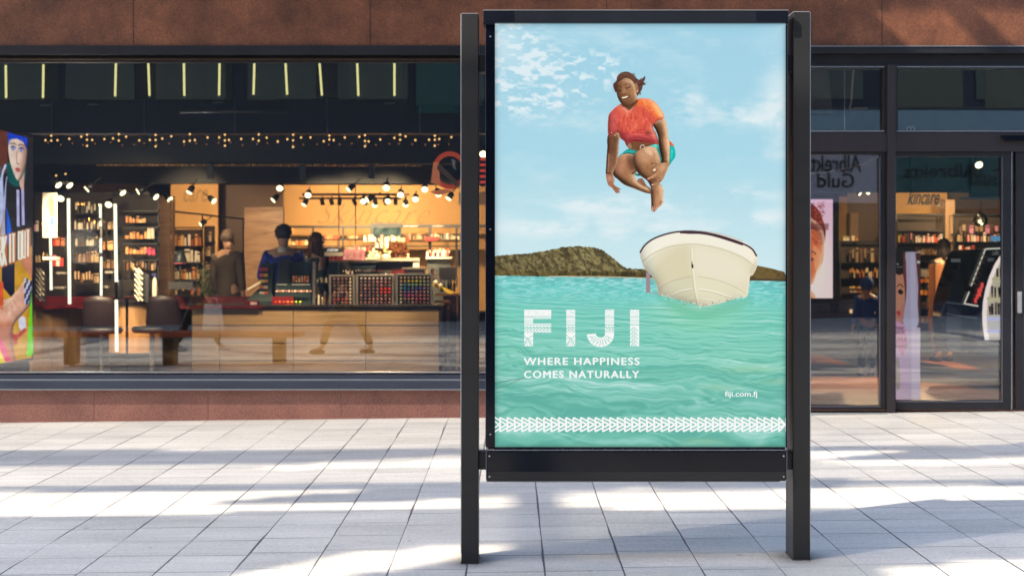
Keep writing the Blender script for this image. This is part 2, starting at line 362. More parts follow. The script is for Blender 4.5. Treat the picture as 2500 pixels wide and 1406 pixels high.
    c.fill([(1208, 655), (1300, 662), (1500, 664), (1600, 668), (1600, 680), (1208, 673)], (92, 78, 40), a=.6, clip=hm * 1., soft=2)
    hy, hx = np.gradient(blur(fbm(H, W, 60, 44, 4, rs, .62), 1)); c.im *= (1 + hm * np.clip((-hx * .7 + hy * .9) * 10, -.22, .2))[..., None]
    for k in range(90):
        x = 1300 + 300 * rs.rand() ** .6; y = 668 + (x - 1300) * .01 + 4 * rs.rand(); c.fill([(x - 4, y + 2), (x - 3, y - 4), (x, y - 8 - 3 * rs.rand()), (x + 4, y - 4), (x + 5, y + 2)], [(70, 62, 30), (98, 84, 44), (58, 50, 26)][k % 3], a=.7)
    c.line([(1340, 674), (1480, 675), (1596, 679)], 1.6, (236, 226, 196), a=.95)
    h2 = c.mask([(1835, 660), (1850, 648), (1880, 654), (1915, 663), (1925, 686), (1820, 684)], False)
    c.put(h2, (112, 92, 50)); c.put(h2 * np.clip((hn - .5) * 6, 0, 1) * .7, (78, 62, 34)); c.line([(1832, 681), (1925, 684)], 5, (70, 58, 48), a=.8)
    # boat, coordinates of the enlarged view (x5.5556, origin 1480,530)
    c.off = (1480, 530, 5.5556)
    c.fill([(540, 745), (598, 740), (598, 1020), (540, 1020)], (160, 138, 146), smooth=False); c.line([(590, 1025), (720, 1035)], 10, (160, 140, 150))
    c.fill([(700, 1040), (900, 1110), (1100, 1190), (1260, 1250), (1500, 1200), (1800, 1130), (1930, 1060), (1900, 1200), (1600, 1320), (1250, 1380), (900, 1250)], (112, 196, 164), soft=8, a=.8)
    hull = [(457, 470), (520, 380), (620, 300), (760, 235), (930, 190), (1120, 178), (1300, 185), (1500, 215), (1700, 265), (1860, 330), (1980, 410), (2040, 490), (2055, 560), (2042, 680), (1990, 780), (1955, 800),
            (1940, 900), (1912, 1065), (1800, 1090), (1650, 1130), (1550, 1165), (1400, 1195), (1262, 1200), (1200, 1170), (1050, 1130), (900, 1090), (720, 1045), (690, 930), (620, 800), (520, 690), (480, 590)]
    hl = c.mask(hull); c.put(hl, (246, 241, 224))
    lower = [(600, 560), (700, 470), (850, 400), (1050, 372), (1250, 372), (1450, 400), (1650, 455), (1820, 520), (1950, 600), (2000, 680), (1940, 800), (1912, 1065), (1650, 1130), (1262, 1200), (1050, 1130), (720, 1045), (640, 820), (520, 690)]
    c.fill(lower, (226, 218, 188), soft=3, a=.85, clip=hl)
    c.fill([(900, 450), (1140, 400), (1180, 800), (1200, 820), (700, 930), (620, 720)], (218, 208, 172), soft=8, a=.7, clip=hl)
    c.fill([(1180, 420), (1400, 420), (1800, 560), (1900, 700), (1880, 880), (1500, 860), (1220, 800)], (238, 230, 206), soft=10, a=.8, clip=hl)
    c.fill([(540, 600), (640, 600), (720, 980), (640, 830)], (220, 224, 204), soft=3, a=.7, clip=hl)
    c.fill([(2042, 560), (2046, 690), (1960, 800), (1950, 720), (2000, 640)], (206, 198, 170), soft=3, a=.8, clip=hl)
    c.fill([(730, 960), (900, 860), (1165, 800), (1200, 990), (1245, 1190), (900, 1090), (720, 1045)], (214, 210, 180), soft=3, a=.75, clip=hl)
    c.fill([(1235, 800), (1500, 850), (1900, 1010), (1910, 1065), (1400, 1190), (1262, 1195)], (232, 226, 196), soft=3, a=.9, clip=hl)
    for p, w, col in (([(495, 600), (640, 490), (850, 402), (1100, 368), (1300, 375), (1600, 440), (1850, 545), (2010, 660)], 12, (200, 192, 160)), ([(1165, 420), (1175, 650), (1210, 950), (1255, 1190)], 22, (244, 238, 216)),
                      ([(1150, 430), (1158, 650), (1190, 950), (1240, 1190)], 8, (200, 188, 150)), ([(720, 970), (880, 870), (1160, 797)], 8, (186, 176, 142)), ([(1240, 800), (1500, 850), (1750, 945), (1905, 1040)], 8, (196, 188, 154)),
                      ([(890, 1055), (1000, 1000), (1165, 965)], 16, (244, 240, 222)), ([(1250, 968), (1450, 1000), (1700, 1080)], 14, (248, 244, 228)), ([(890, 1068), (1000, 1014), (1165, 980)], 6, (176, 168, 138)),
                      ([(1260, 985), (1450, 1020), (1690, 1098)], 6, (184, 176, 146)), ([(1060, 1110), (1190, 1092)], 10, (240, 236, 214)), ([(1265, 1090), (1420, 1110), (1560, 1140)], 10, (244, 240, 220))):
        c.line(p, w, col, a=.9, clip=hl)
    inflate(c, hl, 16, .22, .5, -.3)
    c.line([(1165, 600), (1168, 690)], 16, (150, 142, 118)); c.fill([(1160, 640), (1185, 645), (1180, 690), (1162, 680)], (60, 54, 44))
    c.line([(460, 480), (520, 385), (620, 305), (760, 245), (930, 203), (1120, 190), (1300, 203), (1500, 240), (1700, 300), (1860, 360), (1980, 430), (2045, 530)], 22, (58, 42, 52))
    c.line([(1000, 205), (1120, 212), (1300, 218), (1500, 258), (1860, 372)], 26, (70, 46, 58)); c.line([(1150, 178), (1500, 212), (1860, 325)], 6, (160, 150, 160))
    for k in range(60):
        x = 720 + 1200 * rs.rand(); y = (1045 + (x - 720) * .28 if x < 1262 else 1200 - (x - 1262) * .2) + 14 * rs.randn()
        c.fill([(x, y - 8), (x + 14, y), (x, y + 8), (x - 14, y)], [(150, 140, 100), (220, 240, 230)][k % 2], a=.6)
    before = c.im.copy()
    # ------- jumping person, enlarged view A (x7.03, origin 1465,165) and B (origin 1465,340)
    def V(dy): c.off = (1465, 165 + dy, 7.03)
    SK, SKD, SKL = (156, 108, 76), (92, 56, 38), (190, 142, 106)
    def drop(pts, r=9, a=.75, dx=-12, dy=14):
        q = [(x + dx, y + dy) for x, y in pts]; m = blur(c.mask(q), r * c.s / 2); on = np.clip(np.abs(c.im - before).sum(2) / 30, 0, 1); c.put(m * a * on, (46, 24, 16))
    def B(p): return [(x, y + 1230.25) for x, y in p]          # view B points in view A coordinates
    V(0)
    # far leg and foot
    c.fill(B([(640, 700), (690, 670), (740, 690), (800, 790), (850, 830), (880, 880), (870, 930), (760, 900), (660, 800)]), (150, 104, 80)); c.line(B([(690, 700), (740, 770), (760, 800)]), 12, (96, 62, 48), a=.8)
    # shorts behind
    c.fill(B([(600, 590), (680, 600), (700, 620), (650, 632), (610, 620)]), (20, 150, 140))
    sh = c.fill(B([(820, 115), (1000, 75), (1200, 90), (1270, 130), (1295, 220), (1290, 310), (1240, 380), (1185, 445), (1100, 440), (1040, 420), (1000, 300), (930, 160)]), (40, 190, 180))
    c.fill(B([(1190, 100), (1270, 140), (1290, 300), (1190, 430)]), (24, 168, 160), soft=2, a=.8, clip=sh); c.fill(B([(1200, 150), (1255, 180), (1240, 300), (1195, 380)]), (70, 214, 204), soft=2, a=.8, clip=sh)
    c.fill(B([(840, 110), (1000, 80), (1020, 150), (930, 140)]), (110, 222, 212), soft=1, a=.9, clip=sh)
    # belly
    c.fill(B([(460, 40), (700, 30), (1000, 60), (860, 110), (760, 160), (640, 200), (500, 170)]), (112, 74, 48)); c.fill(B([(470, 90), (530, 80), (540, 150), (480, 150)]), (190, 160, 140), soft=1, a=.5)
    # left (picture) thigh/shin
    lg = c.fill(B([(330, 290), (440, 240), (600, 250), (620, 400), (640, 530), (600, 600), (620, 700), (700, 780), (880, 870), (870, 932), (740, 905), (600, 850), (420, 780), (310, 690), (230, 620), (212, 500), (240, 400)]), SK)
    c.fill(B([(300, 320), (420, 280), (460, 420), (400, 560), (280, 560), (225, 480)]), (176, 122, 94), soft=4, a=.75, clip=lg)
    c.fill(B([(480, 260), (620, 270), (620, 470), (560, 560), (500, 440)]), (78, 42, 30), soft=4, a=.85, clip=lg); c.fill(B([(225, 560), (300, 640), (420, 700), (560, 840), (380, 770), (230, 640)]), (96, 60, 36), soft=4, a=.8, clip=lg)
    c.fill(B([(560, 560), (620, 540), (600, 600), (540, 595)]), (44, 26, 18)); c.fill(B([(480, 700), (700, 760), (840, 860), (820, 900), (600, 800)]), (150, 108, 76), soft=3, a=.7, clip=lg)
    inflate(c, lg, 9, .5)
    c.fill(B([(340, 275), (440, 190), (500, 170), (600, 190), (650, 210), (590, 262), (480, 240), (400, 250), (320, 310)]), (32, 150, 144)); c.line(B([(350, 262), (470, 212), (620, 225)]), 14, (74, 184, 172), a=.8)
    c.line(B([(400, 252), (480, 240), (590, 262)]), 12, (14, 50, 50), a=.8)
    # right (picture) thigh/shin
    drop(B([(640, 210), (760, 140), (880, 125), (980, 170), (1030, 290), (1050, 400), (1010, 500), (1000, 640), (1030, 770), (1070, 800), (1000, 880), (900, 880), (860, 790), (800, 700), (690, 620), (600, 500), (568, 360), (590, 260)]))
    rg = c.fill(B([(640, 210), (760, 140), (880, 125), (980, 170), (1030, 290), (1050, 400), (1010, 500), (1000, 640), (1030, 770), (1070, 800), (1000, 880), (900, 880), (860, 790), (800, 700), (690, 620), (600, 500), (568, 360), (590, 260)]), SK)
    c.fill(B([(640, 230), (780, 170), (880, 200), (900, 320), (850, 420), (720, 420), (620, 350)]), SKL, soft=5, a=.8, clip=rg); c.fill(B([(770, 170), (870, 190), (895, 260), (840, 260)]), (240, 205, 170), soft=3, a=.8, clip=rg)
    c.fill(B([(900, 200), (1000, 220), (1030, 400), (930, 400)]), (168, 118, 88), soft=3, a=.7, clip=rg); c.fill(B([(600, 420), (700, 560), (820, 700), (880, 800), (820, 740), (640, 580)]), (108, 70, 44), soft=4, a=.85, clip=rg)
    c.line(B([(870, 430), (920, 405), (980, 430)]), 10, (50, 28, 20), a=.9); c.fill(B([(700, 430), (850, 450), (880, 640), (760, 600)]), (150, 106, 72), soft=5, a=.7, clip=rg)
    inflate(c, rg, 10, .5)
    c.line(B([(985, 180), (1040, 300), (1052, 420)]), 22, (36, 180, 172))
    # foot
    drop(B([(890, 780), (1000, 770), (1060, 810), (1090, 880), (1080, 1000), (1085, 1080), (1040, 1140), (990, 1180), (960, 1220), (915, 1242), (885, 1200), (880, 1060), (875, 930)]))
    ft = c.fill(B([(890, 780), (1000, 770), (1060, 810), (1090, 880), (1080, 1000), (1085, 1080), (1040, 1140), (990, 1180), (960, 1220), (915, 1242), (885, 1200), (880, 1060), (875, 930)]), (166, 118, 84))
    c.fill(B([(880, 900), (920, 900), (915, 1150), (885, 1180)]), (104, 66, 44), soft=3, a=.8, clip=ft); c.fill(B([(1010, 840), (1070, 850), (1075, 960), (1020, 1000)]), (206, 160, 124), soft=3, a=.7, clip=ft)
    c.fill(B([(980, 960), (1060, 1060), (1010, 1110), (930, 1120)]), (190, 142, 106), soft=3, a=.6, clip=ft)
    inflate(c, ft, 6, .5)
    for x, y in ((905, 1205), (945, 1185), (975, 1160), (1010, 1130), (1050, 1095)):
        c.fill(B([(x - 12, y - 50), (x + 14, y - 40), (x + 16, y + 20), (x, y + 34), (x - 16, y + 18)]), (186, 132, 100)); c.line(B([(x - 16, y - 30), (x - 16, y + 20)]), 7, (84, 46, 32), a=.9); c.fill(B([(x - 4, y + 4), (x + 9, y + 4), (x + 4, y + 22)]), (232, 200, 176))
    # left arm + hand
    ar = c.fill([(145, 1150), (330, 1130), (325, 1300), (310, 1520), (290, 1650), (225, 1800), (215, 1860), (110, 1850), (108, 1650), (125, 1400)], (112, 72, 48))
    c.fill([(260, 1150), (330, 1150), (320, 1400), (300, 1540), (230, 1750), (215, 1830), (250, 1400)], (70, 42, 28), soft=4, a=.8, clip=ar); c.fill([(130, 1500), (220, 1500), (200, 1800), (125, 1800)], (140, 96, 74), soft=5, a=.8, clip=ar)
    inflate(c, ar, 6, .45)
    hd = c.fill(B([(110, 600), (205, 620), (245, 690), (250, 730), (230, 740), (255, 790), (350, 850), (340, 872), (300, 868), (345, 905), (330, 922), (295, 915), (298, 930), (270, 915), (200, 830), (145, 790), (115, 700)]), (158, 106, 80))
    c.fill(B([(130, 640), (200, 640), (210, 700), (150, 720)]), (196, 146, 118), soft=2, a=.7, clip=hd); c.line(B([(215, 790), (270, 850), (330, 890)]), 7, (84, 46, 34)); c.line(B([(215, 690), (235, 720)]), 16, (214, 176, 150), a=.8)
    c.line(B([(245, 880), (275, 905), (300, 920)]), 5, (90, 50, 38))
    # shirt
    st = c.fill([(300, 660), (370, 630), (440, 690), (490, 735), (560, 700), (620, 600), (640, 545), (740, 530), (860, 545), (960, 610), (1050, 730), (1105, 850), (1040, 900), (960, 940), (915, 980), (920, 1060), (960, 1130), (1010, 1300), (940, 1310), (760, 1290), (640, 1280), (500, 1290), (460, 1350),
                 (420, 1270), (350, 1210), (320, 1120), (240, 1140), (165, 1175), (135, 1100), (140, 900), (160, 800), (230, 720)], (206, 82, 66))
    c.fill([(640, 550), (860, 560), (1050, 740), (1090, 860), (980, 880), (860, 720), (700, 640), (600, 700)], (244, 130, 62), soft=6, a=.85, clip=st)
    c.fill([(860, 560), (960, 620), (1060, 760), (1090, 850), (1020, 830), (920, 680)], (255, 190, 120), soft=4, a=.85, clip=st)
    c.fill([(340, 1120), (600, 1140), (860, 1130), (1000, 1200), (1000, 1300), (600, 1280), (460, 1340)], (184, 62, 66), soft=3, a=.85, clip=st)
    c.fill([(160, 820), (260, 740), (330, 900), (300, 1100), (150, 1130)], (206, 92, 88), soft=6, a=.8, clip=st); c.fill([(780, 1120), (860, 1090), (840, 1175), (790, 1170)], (110, 40, 34), soft=2, a=.8, clip=st)
    c.fill([(450, 800), (700, 760), (740, 960), (600, 1040), (450, 980)], (216, 96, 74), soft=10, a=.6, clip=st)
    for k, (p, w, col) in enumerate([([(240, 900), (290, 1000), (325, 1150)], 10, (120, 40, 40)), ([(830, 850), (880, 920), (910, 1000)], 12, (140, 46, 36)), ([(740, 700), (760, 860), (830, 1000), (865, 1130)], 8, (158, 54, 44)),
        ([(370, 760), (420, 860), (440, 980)], 7, (226, 130, 110)), ([(560, 800), (560, 960)], 6, (226, 120, 100)), ([(640, 640), (700, 660), (740, 640)], 8, (255, 190, 120)), ([(750, 560), (790, 680), (860, 760)], 10, (255, 190, 110)), ([(870, 600), (880, 700), (930, 790)], 7, (200, 90, 40)),
        ([(700, 560), (730, 640)], 6, (190, 90, 44)), ([(420, 1150), (600, 1160), (760, 1210)], 8, (150, 44, 52)), ([(430, 1230), (560, 1190), (760, 1250), (980, 1230)], 7, (226, 110, 104)), ([(460, 1290), (600, 1250), (900, 1290)], 7, (140, 40, 46)), ([(390, 1200), (520, 1150), (680, 1190)], 6, (222, 110, 100)),
        ([(300, 950), (330, 940), (320, 1000)], 8, (150, 50, 44)), ([(385, 700), (470, 750), (560, 715), (625, 620)], 9, (226, 116, 92)), ([(1020, 815), (1060, 850), (1095, 830)], 10, (255, 226, 190))]):
        c.line(p, w, col, a=.75, clip=st, soft=1)
    for k in range(34):
        x = 330 + 560 * rs.rand(); y = 700 + 330 * rs.rand(); q = 60 + 120 * rs.rand(); c.line([(x, y), (x + 14 * rs.randn(), y + q * .5), (x + 22 * rs.randn(), y + q)], (3, 14), [(150, 44, 40), (244, 140, 108)][k % 2], a=.75, soft=.6, clip=st)
    for k in range(16):
        x = 350 + 120 * rs.rand(); y = 1130 + 9 * k; c.line([(x, y), (x + 250, y + 30 * rs.randn()), (x + 500, y + 10)], (5, 13), [(128, 28, 38), (238, 120, 110)][k % 2], a=.8, soft=.5, clip=st)
    inflate(c, st, 10, .32)
    c.fill([(1190, 1260), (1240, 1300), (1275, 1345), (1195, 1320)], (226, 96, 40))
    # right arm + hand
    drop([(915, 975), (1040, 910), (1105, 870), (1150, 1020), (1170, 1180), (1195, 1300), (1195, 1450), (1190, 1600), (1180, 1690), (1060, 1650), (1060, 1560), (1020, 1380), (1000, 1200), (960, 1080)])
    ar = c.fill([(915, 975), (1040, 910), (1105, 870), (1150, 1020), (1170, 1180), (1195, 1300), (1195, 1450), (1190, 1600), (1180, 1690), (1060, 1650), (1060, 1560), (1020, 1380), (1000, 1200), (960, 1080)], (134, 92, 62))
    c.fill([(930, 990), (1040, 930), (1110, 1050), (1120, 1180), (1040, 1200), (970, 1090)], (110, 74, 46), soft=4, a=.7, clip=ar); c.fill([(1060, 920), (1105, 890), (1150, 1060), (1120, 1140)], (196, 146, 108), soft=4, a=.8, clip=ar)
    c.fill([(1090, 1210), (1180, 1200), (1190, 1420), (1110, 1380)], (206, 150, 118), soft=4, a=.75, clip=ar); c.fill([(1020, 1320), (1070, 1320), (1090, 1600), (1050, 1560)], (96, 62, 42), soft=3, a=.8, clip=ar)
    inflate(c, ar, 7, .6)
    drop(B([(1050, 410), (1170, 400), (1178, 470), (1130, 580), (1080, 690), (1000, 770), (890, 790), (890, 775), (980, 700), (940, 680), (830, 700), (815, 670), (900, 620), (950, 580), (990, 520), (940, 550), (905, 530), (950, 470), (1000, 440)]))
    hd = c.fill(B([(1050, 410), (1170, 400), (1178, 470), (1130, 580), (1080, 690), (1000, 770), (890, 790), (890, 775), (980, 700), (940, 680), (830, 700), (815, 670), (900, 620), (950, 580), (990, 520), (940, 550), (905, 530), (950, 470), (1000, 440)]), (168, 122, 88))
    c.fill(B([(1060, 420), (1140, 420), (1120, 520), (1040, 560), (1010, 500)]), (206, 160, 122), soft=3, a=.6, clip=hd)
    for p in ([(830, 690), (930, 670), (1000, 630)], [(880, 710), (970, 680), (1040, 660)], [(900, 770), (980, 730), (1050, 700)]): c.line(B(p), 8, (92, 54, 38))
    c.line(B([(830, 672), (880, 650), (960, 600)]), 13, (222, 160, 130), a=.8); c.fill(B([(908, 520), (950, 500), (955, 545), (915, 545)]), (236, 204, 170)); c.fill(B([(885, 775), (925, 765), (905, 790)]), (230, 180, 150)); c.fill(B([(815, 668), (850, 662), (840, 690)]), (230, 150, 124))
    c.line(B([(690, 165), (700, 120), (740, 98), (768, 130)]), 9, (240, 232, 226))
    for p, w in (([(1098, 900), (1135, 1020), (1160, 1150), (1172, 1260)], 10), ([(1150, 1230), (1165, 1330), (1168, 1480)], 26), ([(1160, 1690), (1150, 1760), (1120, 1830)], 12), ([(820, 1400), (880, 1430), (900, 1500), (895, 1560)], 16), ([(1075, 2060), (1085, 2150), (1078, 2260)], 12), ([(380, 1990), (520, 2050), (740, 2125)], 8), ([(150, 1480), (150, 1650), (135, 1800)], 14)):
        c.line(p, w, (232, 184, 146), a=.6, soft=1)
    # neck, head
    c.fill([(390, 640), (640, 560), (590, 660), (500, 735), (440, 690)], (106, 66, 44))
    hair = [(230, 280), (280, 230), (300, 150), (370, 90), (460, 75), (530, 100), (600, 160), (660, 210), (720, 200), (770, 150), (775, 200), (750, 250), (790, 295), (740, 310), (720, 380), (670, 450), (640, 490), (600, 470), (560, 300), (420, 220), (320, 250), (290, 340), (275, 430), (240, 370), (225, 320)]
    c.fill(hair, (84, 54, 44))
    for k in range(46):
        x = 600 + 60 * rs.rand(); y = 240 + 220 * rs.rand(); c.line([(x, y), (x + 50 + 40 * rs.rand(), y - 20 - 30 * rs.rand()), (x + 90 + 70 * rs.rand(), y - 50 - 50 * rs.rand())] if y < 340 else [(x, y), (x + 50, y + 20 * rs.rand()), (x + 80 * rs.rand(), y + 60 * rs.rand())], (8, 2), [(70, 40, 36), (118, 78, 74), (96, 56, 70)][k % 3], a=.8)
    for k in range(22):
        c.line([(300 + 12 * k, 150 + 40 * rs.rand()), (340 + 12 * k, 100 + 20 * rs.rand()), (420 + 9 * k, 110 + 3 * k), (480 + 8 * k, 190 + 6 * k)], 7, [(60, 36, 28), (134, 94, 72), (104, 70, 52)][k % 3], a=.75)
    drop([(290, 300), (330, 240), (400, 195), (480, 190), (560, 240), (610, 330), (625, 440), (640, 540), (560, 620), (470, 660), (400, 650), (350, 600), (310, 530), (285, 440), (282, 360)])
    fc = c.fill([(290, 300), (330, 240), (400, 195), (480, 190), (560, 240), (610, 330), (625, 440), (640, 540), (560, 620), (470, 660), (400, 650), (350, 600), (310, 530), (285, 440), (282, 360)], (134, 92, 62))
    inflate(c, fc, 7, .5)
    c.fill([(430, 200), (520, 230), (580, 320), (540, 330), (450, 270)], (196, 150, 116), soft=5, a=.8, clip=fc); c.fill([(500, 360), (580, 360), (600, 460), (520, 480)], (168, 122, 86), soft=5, a=.8, clip=fc); c.fill([(380, 350), (440, 370), (450, 440), (390, 440)], (170, 122, 92), soft=3, a=.8, clip=fc)
    c.fill([(285, 330), (340, 320), (360, 400), (330, 560), (290, 450)], (100, 66, 44), soft=4, a=.7, clip=fc); c.fill([(400, 590), (560, 590), (480, 660), (400, 650)], (104, 68, 44), soft=5, a=.6, clip=fc)
    for p, w, col in (([(290, 345), (330, 322), (370, 350)], 9, (58, 36, 26)), ([(425, 300), (470, 278), (540, 305)], 10, (58, 36, 26)), ([(305, 395), (335, 405), (372, 380)], 12, (34, 20, 16)), ([(440, 365), (480, 352), (530, 325)], 13, (34, 20, 16)), ([(365, 450), (400, 465), (445, 445)], 8, (64, 38, 26)), ([(355, 380), (350, 430)], 7, (90, 58, 40)),
                      ([(350, 490), (400, 480), (490, 462)], 5, (84, 48, 36))): c.line(p, w, col, a=.9)
    c.fill([(360, 510), (430, 498), (505, 478), (495, 520), (430, 552), (385, 548)], (66, 30, 24)); c.fill([(372, 515), (430, 502), (492, 488), (470, 515), (420, 532), (385, 532)], (240, 226, 196))
    c.line([(375, 560), (430, 572), (500, 530)], 8, (170, 110, 90), a=.7); c.fill([(600, 290), (640, 280), (660, 380), (650, 430), (620, 420)], (156, 108, 76)); c.fill([(625, 395), (655, 400), (640, 430)], (214, 172, 140))
    c.line([(300, 260), (400, 205), (520, 225)], 8, (60, 40, 30), a=.6)
    c.off = (0, 0, 1.)
    for x, y in ((1502, 331), (1493, 324), (1592, 269)): c.fill([(x - 1, y), (x, y - 1), (x + 1, y), (x, y + 1)], (255, 240, 220))
    pm = np.clip(np.abs(c.im - before).sum(2) / 40, 0, 1)          # skin and cloth are never perfectly even
    sk = pm * (c.im[..., 0] < 225) * (c.im[..., 2] < 140); c.im = c.im * (1 - sk[..., None]) + sk[..., None] * 255 * (np.clip(c.im, 0, 255) / 255) ** .92
    fine = fbm(H, W, 300, 210, 2, rs, .8); mott = fbm(H, W, 90, 110, 3, rs, .6)
    c.im *= (1 + pm * ((fine - .5) * .16 + (mott - .5) * .06))[..., None]
    c.im += ((rs.rand(H, W) - .5) * 5)[..., None]
    mu = c.im.mean(2, keepdims=True); c.im = c.im + pm[..., None] * (c.im - 118) * .12
    # light falls off a little at the very rim of the light box
    e = np.minimum(np.minimum(xx - 1208, 1919 - xx), np.minimum(yy - 58, 1090 - yy)); k = 1 - .3 * np.exp(-np.clip(e, 0, 99) / 5.)
    c.im *= k[..., None]
    return np.clip(c.im, 0, 255)

def logo_letters(S=2.):
    """alpha of the four patterned letters, box 1276..1564 x 752..850"""
    rs = np.random.RandomState(9)
    c = Canvas(1276, 752, 1564, 850, S); m = np.zeros((c.h, c.w))
    c.off = (1200, 720, 5.68)
    R = lambda a, b, x, y: [(a, b), (x, b), (x, y), (a, y)]
    for p in (R(453, 205, 828, 330), R(453, 205, 577, 711), R(453, 397, 828, 522), R(1037, 205, 1161, 711), R(1922, 205, 2048, 711)): m = np.maximum(m, c.mask(p, False))
    J = [(1575, 205), (1700, 205), (1700, 560)] + [(1512 + 188 * math.cos(a), 545 + 175 * math.sin(a)) for a in np.linspace(.1, 2.9, 16)] + [(1322, 545), (1445, 535)] + [(1512 + 62 * math.cos(a), 540 + 55 * math.sin(a)) for a in np.linspace(2.9, .1, 10)] + [(1575, 500)]
    m = np.maximum(m, c.mask(J, False))
    cut = np.zeros_like(m)
    def ln(pts, w):
        nonlocal cut
        c.im[:] = 0; cut = np.maximum(cut, c.line(pts, w, (0, 0, 0)))
    for y in (300, 415): ln([(440, y), (2060, y)], 9)
    for y in (345, 362, 380): ln([(440, y), (577, y)], 4), ln([(1030, y), (1165, y)], 4), ln([(1570, y), (1705, y)], 4), ln([(1915, y), (2055, y)], 4)
    for x0, x1 in ((453, 828), (1037, 1161), (1575, 1700), (1922, 2048)):
        for x in range(x0 + 12, x1, 24):
            ln([(x, 322), (x + 11, 322)], 7)
            if x < x0 + 120: ln([(x, 392), (x + 11, 392)], 7)
        for k in range(26):
            x = x0 + (x1 - x0) * rs.rand(); y = 215 + 70 * rs.rand(); a = rs.rand() * 6
            ln([(x, y), (x + 12 * math.cos(a), y + 12 * math.sin(a))], 4)
    for x0, x1 in ((453, 828), (1030, 1161), (1590, 1700)):
        for x in range(x0 - 20, x1, 46):
            ln([(x, 440), (x + 34, 470), (x, 500)], 9); ln([(x + 10, 435), (x + 62, 480), (x + 12, 525)], 8)
    for k in range(5):
        y = 450 + k * 55; ln([(1925, y + 50), (1972, y), (2030, y + 55)], 9); ln([(1950, y + 50), (1972, y + 25), (1995, y + 50)], 7)
    for cx in (500, 1095):
        for a in (-1.1, -.75, -.45, .0, .4, .8, 1.15): ln([(cx + 28 * math.sin(a), 640), (cx + 90 * math.sin(a), 715)], 5)
        ln([(cx - 60, 550), (cx, 600), (cx + 70, 560)], 8); ln([(cx - 60, 600), (cx + 10, 610), (cx + 70, 650)], 7); ln([(cx - 50, 705), (cx, 620), (cx + 60, 705)], 8)
    for a in np.linspace(.25, 2.7, 9):
        ln([(1512 + 75 * math.cos(a), 545 + 70 * math.sin(a)), (1512 + 180 * math.cos(a + .18), 545 + 168 * math.sin(a + .18))], 7)
    for a in np.linspace(.4, 2.6, 6): ln([(1512 + 120 * math.cos(a), 545 + 110 * math.sin(a)), (1512 + 150 * math.cos(a + .28), 545 + 140 * math.sin(a + .28))], 6)
    return np.clip(m - cut, 0, 1), c

